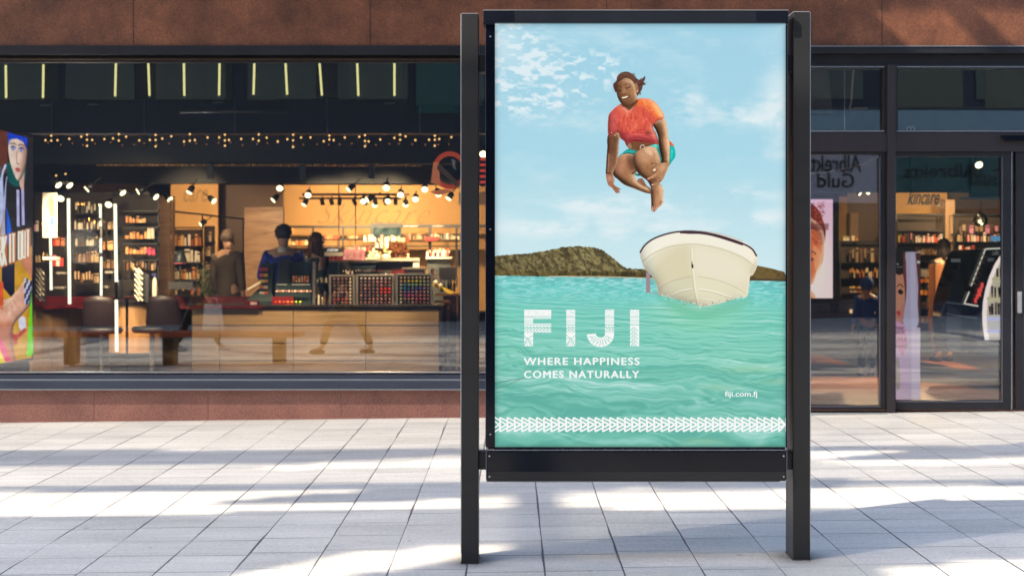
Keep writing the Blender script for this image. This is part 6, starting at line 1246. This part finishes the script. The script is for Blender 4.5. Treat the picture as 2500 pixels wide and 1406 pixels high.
goods(772, 800, 690, 16.4, 5, 16, ['stick', 'bottle'], SIL, "in the clutter left of the palette displays"); goods(770, 802, 745, 16.0, 6, 34, ['bottle', 'stick'], SIL + BLK, "in the clutter left of the palette displays")
# dark makeup islands on the counter's left
M_isl = mat("island_dark", (.02, .042, .045), .4); M_isl2 = mat("island_black", (.012, .016, .018), .35)
t = thing("makeup_island", "dark teal makeup island with tilted tester boards on the counter", "display case", P(718, 745, 16.3))
parts("case_body", MB().rb(672, 764, 692, 750, 16.3, .4).rb(678, 764, 640, 692, 16.4, .25), M_isl, t); part("case_post", MB().rb(763, 769, 640, 748, 16.25, .05), M_steel, t); parts("tester_board", MB().rb(682, 707, 632, 690, 16.36, .03).rb(713, 757, 672, 692, 16.36, .03).rb(708, 762, 668, 671, 16.34, .03), M_isl2, t)
parts("edge_light", MB().rb(676, 700, 694, 696, 16.28, .02).rb(712, 756, 694, 696, 16.28, .02), mat("edge_pale", (.4, .42, .42), .3), t)
for j in range(3):
    for i in range(6): part("powder_pan", MB().lathe(P(717 + i * 6.8, 676 + j * 5.2, 16.35), [(.011, -.003), (.012, .002), (.004, .006)], 8, ax=(0, -1, .2)), panmat([(226, 170, 120), (214, 120, 80), (190, 90, 70), (210, 180, 160)][(i + j) % 4]), t)
for i in range(12): part("powder_pan", MB().lathe(P(676 + i * 7.4, 711, 16.22), [(.014, -.006), (.016, .004), (.005, .012)], 8, ax=(0, -.6, .8)), panmat([(230, 200, 180), (210, 140, 120), (240, 220, 200), (190, 120, 110)][i % 4]), t)
for i in range(7): part("powder_pan", MB().lathe(P(673 + i * 10, 737, 16.2), [(.014, -.003), (.015, .003)], 8, ax=(0, -.6, .8)), panmat([(210, 70, 40), (220, 110, 50), (200, 90, 60), (230, 150, 60), (210, 130, 60), (190, 210, 60), (200, 220, 50)][i]), t)
part("red_tray", MB().rb(664, 716, 724, 748, 16.24, .05), mat("tray_red", (.18, .015, .02), .3), t)
t = thing("tester_tower", "narrow dark tower with coloured tester rows left of the makeup island", "display case", P(650, 745, 16.5)); part("tower_body", MB().rb(636, 664, 643, 724, 16.5, .25), M_isl, t); part("tower_foot", MB().add([P(600, 735, 16.4), P(672, 735, 16.4), P(660, 706, 16.5), P(630, 706, 16.5), P(600, 750, 16.4), P(672, 750, 16.4)], [(0, 1, 2, 3), (0, 4, 5, 1)]), M_isl, t)
for j in range(5):
    for i in range(5): part("tester", MB().rb(634 + i * 4, 637 + i * 4, 654 + j * 14.5, 661 + j * 14.5, 16.46, .03), panmat([(220, 60, 60), (220, 90, 110), (200, 180, 80), (190, 120, 100), (200, 190, 170)][(j + (i > 2)) % 5]), t)
part("tester_arm", MB().cyl(P(604, 708, 16.4), P(636, 690, 16.4), .016, n=8), M_cream, t)
t = thing("flat_tray", "flat dark tray with eyeshadow pans on the burgundy counter top", "tray", P(612, 745, 16.0)); part("tray", MB().rb(596, 630, 734, 746, 16.0, .1), M_red, t)
for i in range(4): part("powder_pan", MB().rb(611 + i * 4, 614 + i * 4, 738, 741, 15.99, .008).rb(611 + i * 4, 614 + i * 4, 742, 744.5, 15.99, .008), panmat([(210, 180, 200), (230, 220, 215), (220, 170, 190), (200, 190, 220)][i]), t)
part("burgundy_top", MB().rb(470, 640, 746, 753, CD - .035, .014), M_red, ct)

# counter's paper bag at left end and ring sign standing in for a mirrored one
rg = thing("mirrored_ring_sign", "orange red neon style ring sign with arrow hanging near the left post", "sign", P(1095, 425, 14.6)); ring = MB(); q = []
for k in range(41): a = 2 * math.pi * k / 40; q.append(P(1098 + 38 * math.cos(a), 416 + 42 * math.sin(a), 14.6))
for k in range(40):
    a0, a1 = 2 * math.pi * k / 40, 2 * math.pi * (k + 1) / 40; o2 = [P(1098 + r * math.cos(a), 416 + r * 1.1 * math.sin(a), 14.6) for a in (a0, a1) for r in (32, 42)]; ring.prism([o2[0], o2[1], o2[3], o2[2]], (0, .03, 0))
M_or = mat("sign_orange", (.55, .075, .03), .4, emis=(1, .12, .04), estr=.10)
part("ring", ring, M_or, rg); part("tail", MB().prism([P(x, y, 14.58) for x, y in ((1050, 468), (1085, 462), (1108, 466), (1070, 478))], (0, .02, 0)).prism([P(x, y, 14.57) for x, y in ((1058, 396), (1072, 398), (1074, 452), (1052, 446))], (0, .02, 0)), mat("sign_coral", (.62, .17, .08), .4, emis=(1, .3, .12), estr=.12), rg); part("arrow", MB().prism([P(x, y, 14.56) for x, y in ((1072, 398), (1122, 448), (1120, 462), (1066, 412))], (0, .02, 0)), mat("sign_tan", (.42, .24, .13), .5), rg); part("white_mark", MB().prism([P(x, y, 14.56) for x, y in ((1102, 388), (1112, 392), (1110, 404), (1114, 416), (1106, 410))], (0, .02, 0)), M_white, rg)
part("hanger", MB().cyl(P(1098, 374, 14.62), P(1098, 320, 14.62), .004, n=5), M_shelf, rg)
vt = thing("vertical_sign", "narrow vertical red lettered sign between post and poster frame", "sign", P(1178, 480, 14.6)); part("sign_board", MB().rb(1172, 1200, 384, 455, 14.6, .03), M_black, vt)
for k in range(5): part("sign_bar", MB().rb(1172, 1186, 386 + k * 14, 392 + k * 14, 14.59, .008), mat("sign_red", (.5, .03, .02), .4, emis=(1, .08, .04), estr=.2), vt)

# grey ventilation duct reflections under the bulkhead: steel duct stands in for them in the front strip
dt = thing("mirrored_duct", "long steel duct added for a reflection in the dark strip above the string lights", "duct", P(580, 272, 14.7)); a, b = P(440, 272, 14.75), P(703, 272, 14.75); part("duct", MB().cyl(a, b, .022, n=16), mat("duct_steel", (.10, .11, .12), .35, metal=.7), dt, smooth=True)
parts("duct_band", MB().cyl(P(490, 272, 14.75), P(491, 272, 14.75), .0235, n=16).cyl(P(545, 272, 14.75), P(546, 272, 14.75), .0235, n=16).cyl(P(600, 272, 14.75), P(601, 272, 14.75), .0235, n=16).cyl(P(650, 272, 14.75), P(651, 272, 14.75), .0235, n=16), M_shelf, dt); parts("duct_hanger", MB().cyl(P(470, 270, 14.75), P(470, 200, 14.75), .003, n=4).cyl(P(680, 270, 14.75), P(680, 200, 14.75), .003, n=4), M_shelf, dt)
for px, py in ((110, 258), (226, 255), (532, 250), (951, 252)):
    t = thing("small_downlight", "%s small grey slot light from the left in the dark band under the tubes" % {110: "first", 226: "second", 532: "third", 951: "last"}[px], "light", P(px, py, 14.9), "small slot lights in the dark band"); part("slot", MB().rb(px - 13, px + 13, py - 1.6, py + 1.6, 14.9, .03), mat("slot_grey", (.22, .22, .25), .4), t); parts("slot_case", MB().rb(px - 14, px + 14, py - 2.4, py - 1.7, 14.89, .05), M_shelf, t)

# ================================================================= RIGHT SIDE, seen through the doors
for lb, a, b, y0, y1, D, rows in (("black shelf wall with brush rows behind the left door pane", 2050, 2165, 588, 760, 19.6, [640, 678, 716]), ("black shelf with perfume rows under the wall script seen through the door", 2190, 2305, 522, 640, 20.4, [562, 592, 622]), ("dark shelf at the right edge of the door pane", 2328, 2480, 522, 660, 20.2, [570, 590, 625])):
    shelfunit(lb, a, b, y0, y1, D, rows, .25, True, mat("shelf_back_dim", (.07, .045, .03), .6))
goods(2072, 2160, 640, 19.55, 10, 34, ['box', 'tube'], DIM, "on the upper dark shelf behind the left door pane"); goods(2074, 2158, 678, 19.55, 18, 26, ['stick', 'bottle'], WARM, "in the gleaming brush row behind the left door pane"); goods(2074, 2126, 704, 19.55, 7, 8, ['jar'], WARM, "in the pot rows behind the left door pane"); goods(2074, 2128, 714, 19.5, 7, 8, ['jar'], WARM + PINK, "in the pot rows behind the left door pane")
goods(2055, 2100, 588, 19.55, 4, 12, ['can', 'box'], WARM, "on top of the shelf wall behind the left door pane"); goods(2192, 2232, 592, 20.3, 7, 26, ['bottle', 'box', 'tube'], MIX, "on the left of the perfume shelf through the door"); goods(2236, 2300, 592, 20.3, 12, 20, ['box', 'bottle'], PINK, "in the pink perfume row through the door"); goods(2194, 2300, 622, 20.3, 12, 16, ['jar', 'box'], DIM, "on the lower perfume shelf through the door")
goods(2336, 2440, 590, 20.1, 13, 22, ['bottle', 'box'], PINK + DIM, "on the shelf beside the pendant lamp"); goods(2336, 2440, 570, 20.1, 8, 22, ['box', 'tube'], MIX + DIM, "on the top shelf beside the pendant lamp"); goods(2338, 2380, 622, 20.1, 5, 22, ['box', 'can'], PINK, "on the shelf above the curved display")
t = thing("grey_counter", "blue-grey low counter with plant print and gleaming pots behind left pane", "counter", P(2050, 800, 17.4)); part("counter_front", MB().rb(1700, 2120, 733, 776, 17.4, .4), mat("counter_bluegrey", (.10, .13, .17), .4), t); part("counter_base", MB().rb(1700, 2120, 776, 806, 17.45, .35), M_black, t); part("lower_front", MB().rb(1700, 2110, 806, 822, 17.5, .3), mat("base_grey", (.07, .075, .09), .4), t)
pr_ = MB(); rp = random.Random(3)
for k in range(34):
    x = 1984 + k * 3.1; h = rp.uniform(4, 15) * (1.6 if 14 < k < 20 else 1); pr_.add([P(x, 765, 17.395), P(x + 1.6, 765, 17.395), P(x + rp.uniform(-2, 3), 765 - h, 17.395)], [(0, 1, 2)])
pr_.add([P(2038 + 9 * math.cos(a), 752 + 12 * math.sin(a), 17.393) for a in np.linspace(0, 5.9, 12)], [range(12)]); part("plant_print", pr_, mat("print_navy", (.015, .02, .035), .5), t)
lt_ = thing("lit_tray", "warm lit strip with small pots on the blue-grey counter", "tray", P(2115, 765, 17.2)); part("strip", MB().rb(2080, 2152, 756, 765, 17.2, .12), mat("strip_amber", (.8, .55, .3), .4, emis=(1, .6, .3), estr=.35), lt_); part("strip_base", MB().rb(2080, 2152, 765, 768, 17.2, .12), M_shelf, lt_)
goods(2082, 2150, 756, 17.22, 9, 8, ['jar', 'can'], WHI, "on the warm lit strip behind the left door pane")
t = thing("wooden_block", "tall reddish wooden panel between the perfume shelf and curved display", "panel", P(2300, 850, 18.4)); part("panel_board", MB().rb(2284, 2332, 645, 812, 18.4, .3).rb(2284, 2300, 812, 852, 18.45, .2), M_kraft, t)
shelfunit("low display racks of small boxes left of the reddish panel", 2246, 2284, 655, 800, 18.8, [690, 720, 754, 788], .25, True, mat("rack_dim", (.05, .035, .025), .6)); 
for r in (690, 720): goods(2248, 2282, r, 18.75, 4, 18, ['box', 'jar'], WARM, "on the upper rack left of the reddish panel")
for r in (754, 788): goods(2248, 2282, r, 18.75, 3, 16, ['box'], DIM, "on the lower rack left of the reddish panel")
# curved display
cvd = thing("curved_display", "large glossy black curved makeup display with glowing arc at the right door", "display case", P(2380, 830, 15.6)); D = 15.6
M_gl = mat("gloss_black", (.008, .008, .010), .08, spec=.7, coat=.6)
side = [(2310, 775), (2312, 740), (2322, 700), (2338, 650), (2350, 620), (2360, 610), (2448, 606), (2520, 606), (2520, 870), (2400, 870), (2312, 850)]
part("side_body", MB().prism([P(x, y, D) for x, y in side], (0, .5, 0)), M_gl, cvd)
def band(pts, w, D_, m_, nm, par):
    b = MB(); n_ = len(pts)
    for i in range(n_ - 1):
        (xa_, ya_), (xb_, yb_) = pts[i], pts[i + 1]; b.prism([P(xa_ - w / 2, ya_, D_), P(xa_ + w / 2, ya_, D_), P(xb_ + w / 2, yb_, D_), P(xb_ - w / 2, yb_, D_)], (0, .03, 0))
    return part(nm, b, m_, par)
arc = [(2446, 622), (2431, 645), (2418, 675), (2409, 705), (2403, 735), (2401, 765), (2402, 795), (2407, 830)]
band([(x - 5, y) for x, y in arc], 9, D - .05, M_gl, "arc_edge", cvd); band([(x + 3, y) for x, y in arc], 10, D - .06, glow("arc_light", (255, 236, 228), 1.1), "arc_light", cvd)
inner = [(x + 9, y) for x, y in arc] + [(2520, 830), (2520, 622)]
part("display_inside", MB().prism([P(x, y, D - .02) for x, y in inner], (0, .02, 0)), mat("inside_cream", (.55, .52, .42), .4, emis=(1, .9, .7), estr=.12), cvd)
for r, c in ((678, (200, 190, 150)), (726, (210, 200, 160)), (776, (200, 205, 250)), (806, (190, 190, 245))): part("display_shelf", MB().rb(2412 if r > 700 else 2425, 2520, r, r + 6, D - .1, .08), glow("shelf_light", c, .9), cvd)
goods(2418, 2450, 726, D - .12, 4, 30, ['box', 'tube'], MIX + DIM, "on the middle shelf of the curved display"); goods(2412, 2450, 768, D - .12, 5, 28, ['box', 'tube'], MIX + DIM, "on the lower shelf of the curved display"); goods(2432, 2452, 676, D - .12, 3, 26, ['box'], DIM, "on the top shelf of the curved display")
parts("light_edge", MB().tube([P(2371, 698, D - .04), P(2406, 608, D - .04), P(2450, 606, D - .04)], .008, 5).tube([P(2366, 712, D - .04), P(2354, 741, D - .04), P(2388, 747, D - .04)], .008, 5), glow("edge_light", (240, 232, 214), .9), cvd)
parts("chrome_line", MB().prism([P(x, y, D - .01) for x, y in ((2310, 737), (2352, 742), (2352, 744), (2310, 739))], (0, .01, 0)).prism([P(x, y, D - .01) for x, y in ((2312, 765), (2388, 776), (2388, 779), (2312, 767))], (0, .01, 0)), M_edge, cvd)
for k in range(6): part("tester", MB().obox(Matrix.Translation(P(2377 + k * 5, 690 - k * 13, D - .06)) @ Matrix.Rotation(.7, 4, 'Y'), .055, .02, .012), M_gold, cvd)
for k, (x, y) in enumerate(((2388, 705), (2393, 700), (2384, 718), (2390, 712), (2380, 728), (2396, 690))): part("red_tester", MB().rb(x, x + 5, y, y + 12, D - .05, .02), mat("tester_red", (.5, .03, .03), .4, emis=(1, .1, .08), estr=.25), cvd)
parts("white_plate", MB().rb(2413, 2428, 630, 638, D - .03, .02).rb(2322, 2345, 632, 640, D - .006, .004), mat("plate_white", (.5, .6, .62), .4), cvd); text("lettering", "LAN", xf(2421, D), xf(2436, D), CAMZ - (623 - 625) * D / F, CAMZ - (613 - 625) * D / F, D - .03, M_white, cvd, bold=.02)
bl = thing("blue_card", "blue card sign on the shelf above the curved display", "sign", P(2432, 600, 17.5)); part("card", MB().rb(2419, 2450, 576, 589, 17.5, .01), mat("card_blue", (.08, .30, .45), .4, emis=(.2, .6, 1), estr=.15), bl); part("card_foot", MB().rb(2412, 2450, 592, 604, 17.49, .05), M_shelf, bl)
pn = thing("pendant_lamp", "glass pendant lamp glowing in front of the shelf through the door", "pendant lamp", P(2393, 540, 17.2)); part("lamp_glass", MB().lathe(P(2393, 553, 17.2), [(.05, 0), (.085, .04), (.09, .09), (.06, .14), (.015, .17)], 18), glassmat("lamp_glass", 3., (.85, .8, .75)), pn, smooth=True); part("bulb", MB().ball(P(2392, 541, 17.2), .022, 8).ball(P(2397, 547, 17.2), .016, 8), M_disc, pn); part("cord", MB().cyl(P(2393, 522, 17.2), P(2396, 484, 17.2), .004, n=5).cyl(P(2393, 524, 17.2), P(2393, 516, 17.2), .02, n=8), M_shelf, pn)
# bits in the transoms
t = thing("hanging_rod", "pale vertical rod behind the narrow upper pane above the door", "rod", P(2080, 200, 14.0)); part("rod", MB().cyl(P(2084, 164, 14.0), P(2079, 245, 14.0), .009, n=8), M_cream, t); part("cord", MB().cyl(P(2062, 164, 14), P(2062, 320, 14), .003, n=5), M_white, t); part("arm", MB().tube([P(2079, 245, 14), P(2074, 268, 14), P(2084, 266, 14), P(2118, 265, 14)], .006, 6), M_cream, t)
t = thing("beige_panel", "beige roller blind end behind the narrow upper pane", "blind", P(2000, 280, 14.5)); part("blind_cloth", MB().prism([P(x, y, 14.5) for x, y in ((1700, 164), (2022, 164), (2032, 278), (1700, 272))], (0, .02, 0)), mat("blind_beige", (.24, .20, .175), .8), t); part("blind_bar", MB().prism([P(x, y, 14.49) for x, y in ((1700, 272), (2032, 278), (2032, 284), (1700, 279))], (0, .03, 0)), M_frame, t)
t = thing("white_rings", "two small white loops standing on the transom ledge", "loops", P(2224, 320, 13.4))
for x in (2219, 2228): part("loop", MB().tube([P(x + 5 * math.cos(a), 320 - 11 * math.sin(a), 13.32) for a in np.linspace(0, math.pi, 9)], .0035, 6), M_white, t)
t = thing("bead_garland", "string of pale beads sagging across the left door pane", "garland", P(2050, 420, 13.5)); q = [P(1975 + k * 4.2, 424 - .0012 * (k * 4.2) ** 2 - .03 * k * 4.2 + (1 if k % 2 else -1), 13.5) for k in range(43)]
gb = MB()
for p in q: gb.ball(p, .007, 5)
part("beads", gb, M_cream, t); part("thread", MB().tube(q, .002, 4), M_cream, t)

ordinal_labels(GOODS, lambda k, n: ("%s %s %s from the left %s" % (n, k[0], k[1], k[2])) if n else "%s %s %s" % k)

# ================================================================= PEOPLE
def skin_mesh(pts, edges, root=0, sub=2):
    """pts: list of (x,y,z,rx,ry)"""
    me = bpy.data.meshes.new('s'); me.from_pydata([p[:3] for p in pts], edges, []); o = bpy.data.objects.new('s', me); COL.objects.link(o)
    o.modifiers.new('k', 'SKIN'); sv = me.skin_vertices[0].data
    for i, p in enumerate(pts): sv[i].radius = (p[3], p[4] if len(p) > 4 else p[3]); sv[i].use_root = i == root
    o.modifiers['k'].use_smooth_shade = True; sb = o.modifiers.new('u', 'SUBSURF'); sb.levels = sub; sb.render_levels = sub
    bpy.context.view_layer.update(); r = bpy.data.meshes.new_from_object(o.evaluated_get(bpy.context.evaluated_depsgraph_get())); bpy.data.objects.remove(o); return r
def person(label, base, face, H, skin, hairc, top, legs, hair='short', pose=None, group=None, lean=0., coat=False, hood=False, shoes=(.02, .02, .02), arms='down', stride=0.):
    s = H / 1.75; R = Matrix.Rotation(face, 4, 'Z'); base = Vector(base)                       # face 0 looks towards +y (away from the camera)
    t = thing("person", label, "person", base, group)
    def T(v):
        v = Vector(v)
        if lean and v.z > .95: d = v - Vector((0, 0, .95)); v = Vector((0, 0, .95)) + Matrix.Rotation(-lean, 3, 'X') @ d
        return (R @ (v * s))
    B = [(0, 0, .96, .15, .11), (0, .01, 1.12, .135, .10), (0, 0, 1.30, .165, .115), (0, -.01, 1.44, .10, .08), (0, 0, 1.50, .052, .052), (0, .015, 1.58, .07, .085), (0, .01, 1.66, .076, .095), (0, 0, 1.72, .055, .07)]
    E = [(i, i + 1) for i in range(7)]
    for sg in (-1, 1):
        st = sg * stride; n0 = len(B)
        if arms == 'down': A = [(sg * .175, 0, 1.41, .058), (sg * .225, -.02 - st * .3, 1.15, .042), (sg * .235, .06 - st * .6, .92, .028), (sg * .235, .09 - st * .65, .86, .034, .018)]
        else: A = [(sg * .175, 0, 1.41, .058), (sg * .26, .06, 1.16, .042), (sg * .17, .30, 1.08, .028), (sg * .14, .37, 1.07, .034, .018)]
        B += A; E += [(3, n0), (n0, n0 + 1), (n0 + 1, n0 + 2), (n0 + 2, n0 + 3)]
        h = Vector(A[3][:3]); d = (h - Vector(A[2][:3])).normalized(); w_ = Vector((0, 1, 0)) if arms == 'down' else Vector((1, 0, 0))
        for q, ln in ((-1.5, .055), (-.5, .07), (.5, .075), (1.5, .066)):
            k = len(B); a = h + w_ * q * .018 + d * .03; b = a + d * ln * .55; c = b + (d * .8 + Vector((-sg * .5, 0, -.2))).normalized() * ln * .5
            B += [(*a, .009), (*b, .0085), (*c, .007)]; E += [(n0 + 3, k), (k, k + 1), (k + 1, k + 2)]
        k = len(B); a = h + w_ * .035; B += [(*a, .010), (*(a + d * .03 + w_ * .015), .009)]; E += [(n0 + 3, k), (k, k + 1)]
        n1 = len(B); B += [(sg * .09, 0, .88, .085), (sg * .10, .02 + st, .50, .058), (sg * .10, -.02 + st * 1.7, .10, .036), (sg * .105, .09 + st * 1.7, .035, .034, .028)]; E += [(0, n1), (n1, n1 + 1), (n1 + 1, n1 + 2), (n1 + 2, n1 + 3)]
    def build(nm, pts, edges, m_, par, grow=0., sub=2, root=0):
        q = [(*T(p[:3]), (p[3] + grow) * s, ((p[4] if len(p) > 4 else p[3]) + grow) * s) for p in pts]; me = skin_mesh(q, edges, root, sub); me.name = nm
        me.materials.clear(); me.materials.append(m_); o = bpy.data.objects.new(nm, me); COL.objects.link(o); o.parent = par; return o
    b = build("body", B, E, mat("skin", skin, .5, var=.08), t)
    # face: nose, ears, eyes, mouth
    hm = MB(); c = base + T((0, .012, 1.645))
    fwd = (R @ Vector((0, 1, 0))); sd = (R @ Vector((1, 0, 0)))
    hm.ball(c + fwd * .098 * s + Vector((0, 0, -.005)), .014 * s, 6, sc=(1, 1, 1.6))
    for g in (-1, 1): hm.ball(c + sd * g * .078 * s, .02 * s, 6, sc=(.7, .7, 1.5))
    part("nose_and_ears", hm, mat("skin2", skin, .5), b, smooth=True)
    em = MB()
    for g in (-1, 1): em.ball(c + fwd * .088 * s + sd * g * .03 * s + Vector((0, 0, .022 * s)), .010 * s, 6)
    em.ball(c + fwd * .088 * s + Vector((0, 0, -.045 * s)), .018 * s, 6, sc=(1.2, .5, .3)); part("eyes_and_mouth", em, M_shelf, b)
    # hair
    hr = MB(); rp = random.Random(len(label)); hcc = c + Vector((0, 0, .03 * s)) - fwd * .012 * s
    if hair == 'curly':
        for k in range(240):
            v = Vector((rp.gauss(0, 1), rp.gauss(0, 1), rp.gauss(.25, 1))).normalized(); 
            if v.dot(fwd) > .55 and v.z < .4: continue
            hr.ball(hcc + v * .135 * s * rp.uniform(.75, 1.12), .022 * s * rp.uniform(.6, 1.3), 4)
    else:
        hr.ball(hcc, .098 * s, 14, sc=(.88, 1.02, 1.0))
        for k in range(90):
            v = Vector((rp.gauss(0, 1), rp.gauss(0, 1), rp.gauss(.3, 1))).normalized()
            if v.dot(fwd) > .35 and v.z < .5: continue
            hr.ball(hcc + v * .088 * s, .018 * s, 4)
        if hair == 'long':
            for k in range(60):
                a = rp.uniform(-2.4, 2.4); v = (-fwd * math.cos(a) + sd * math.sin(a)); p0 = hcc + v * .08 * s; hr.cyl(p0, p0 + Vector((0, 0, -rp.uniform(.16, .26) * s)) + v * .02, .016 * s, .008 * s, 5)
    part("hair", hr, mat("hair", hairc, .6, var=.3, scale=30), t, smooth=True)
    tp = mat("top_cloth", top, .75, var=.12, scale=9); lg = mat("leg_cloth", legs, .8, var=.12, scale=9)
    J = [B[0][:3] + (.16, .12), (0, .01, 1.12, .15, .115), (0, 0, 1.30, .18, .13), (0, -.01, 1.43, .12, .095), (0, 0, 1.475, .07, .07)]; JE = [(0, 1), (1, 2), (2, 3), (3, 4)]
    for sg in (-1, 1):
        st = sg * stride; k = len(J); J += ([(sg * .175, 0, 1.41, .075), (sg * .225, -.02 - st * .3, 1.15, .058), (sg * .235, .055 - st * .58, .94, .044)] if arms == 'down' else [(sg * .175, 0, 1.41, .075), (sg * .26, .06, 1.16, .058), (sg * .185, .27, 1.085, .044)]); JE += [(3, k), (k, k + 1), (k + 1, k + 2)]
    if coat: J += [(0, 0, .72, .19, .15), (0, 0, .55, .20, .16)]; JE += [(0, len(J) - 2), (len(J) - 2, len(J) - 1)]
    build("coat" if coat else "jacket", J, JE, tp, t, .004)
    if hood: hq = MB().ball(hcc, .125 * s, 12, sc=(1, 1, 1.08)); part("hood", hq, tp, t, smooth=True)
    LG = [(0, 0, .97, .14, .11)]; LE = []
    for sg in (-1, 1):
        st = sg * stride; k = len(LG); LG += [(sg * .09, 0, .88, .10), (sg * .10, .02 + st, .50, .072), (sg * .10, -.02 + st * 1.65, .13, .058)]; LE += [(0, k), (k, k + 1), (k + 1, k + 2)]
    build("trousers", LG, LE, lg, t, .002)
    for sg in (-1, 1):
        st = sg * stride; a = T((sg * .10, -.045 + st * 1.7, .035)); e = T((sg * .105, .15 + st * 1.7, .03)); sm = MB(); mid = (a + e) / 2 + base
        q = MB().ball((0, 0, 0), 1, 8); sm.add([mid + R @ Vector((v[0] * .042 * s, v[1] * .13 * s, v[2] * .042 * s)) for v in q.v], q.f); part("shoe", sm, mat("shoe", shoes, .5), t, smooth=True)
    return t
SK1 = (.50, .28, .18)
def gp2(px, D): return (xf(px, D), D, SZ)
pm_ = person("man seen from behind in bright blue jacket with pale collar at the counter", gp2(692, 16.95), .15, 1.80, SK1, (.035, .03, .025), (.015, .035, .30), (.02, .02, .03), arms='fwd')
b = pm_.location; part("collar", MB().lathe(b + Vector((0, -.01, 1.50)), [(.095, -.02), (.085, .04), (.07, .05)], 16), M_cream, pm_, smooth=True)
person("woman with long brown hair in dark clothes beside the man in blue", gp2(771, 17.9), -1.0, 1.72, (.55, .30, .18), (.20, .085, .035), (.03, .05, .05), (.02, .02, .03), hair='long')
person("woman with big curly auburn hair bending forward behind the white till desk", gp2(1022, 19.0), 1.5, 1.62, SK1, (.30, .10, .03), (.015, .010, .010), (.02, .02, .02), hair='curly', lean=.45, arms='fwd')
person("person in a long brown coat walking past the framed shelf", gp2(556, 19.3), -.3, 1.78, (.30, .17, .11), (.05, .03, .02), (.045, .032, .022), (.05, .035, .03), coat=True, stride=.12, hair='short')  # solid figure standing in for a passer-by's reflection in the window
person("woman with dark hair standing by the perfume shelf through the right door", gp2(2304, 19.3), .4, 1.66, SK1, (.02, .012, .01), (.012, .010, .012), (.015, .015, .02), hair='long')
person("small person in blue hooded jacket and dark trousers behind the left door pane", gp2(2116, 16.95), .2, 1.16, SK1, (.02, .015, .01), (.01, .06, .30), (.012, .010, .012), hood=True, coat=False)
person("passer-by in dark clothes walking behind the camera, mirrored in the window", (-2.6, 4.4, gz(-2.6)), math.radians(90), 1.78, SK1, (.03, .02, .02), (.02, .02, .025), (.03, .025, .03), stride=.22, shoes=(.03, .02, .02))

q_ = person("second passer-by behind the camera, mirrored with a white bag", (-5.15, 3.3, gz(-5)), math.radians(-90), 1.74, SK1, (.03, .02, .02), (.02, .03, .06), (.025, .02, .02), stride=.2, shoes=(.7, .7, .7))
bg = thing("paper_bag", "white paper carrier bag held by the passer-by with white shoes", "bag", (-4.85, 3.45, .32)); part("bag_body", MB().prism([(-5.02, 3.5, .30), (-4.68, 3.5, .30), (-4.72, 3.5, .72), (-4.98, 3.5, .72)], (0, .12, 0)), M_white, bg); part("bag_handle", MB().tube([(-4.92, 3.55, .72), (-4.9, 3.52, .82), (-4.8, 3.52, .82), (-4.78, 3.55, .72)], .006, 5), M_white, bg)

for o in COL.objects:
    if 'label' in o.keys() and len(o['label'].split()) > 16: o['label'] = o['label'].replace(" from the left", " from left"); 
for o in COL.objects:
    if 'label' in o.keys() and len(o['label'].split()) > 16: print("LONG", o['label'])
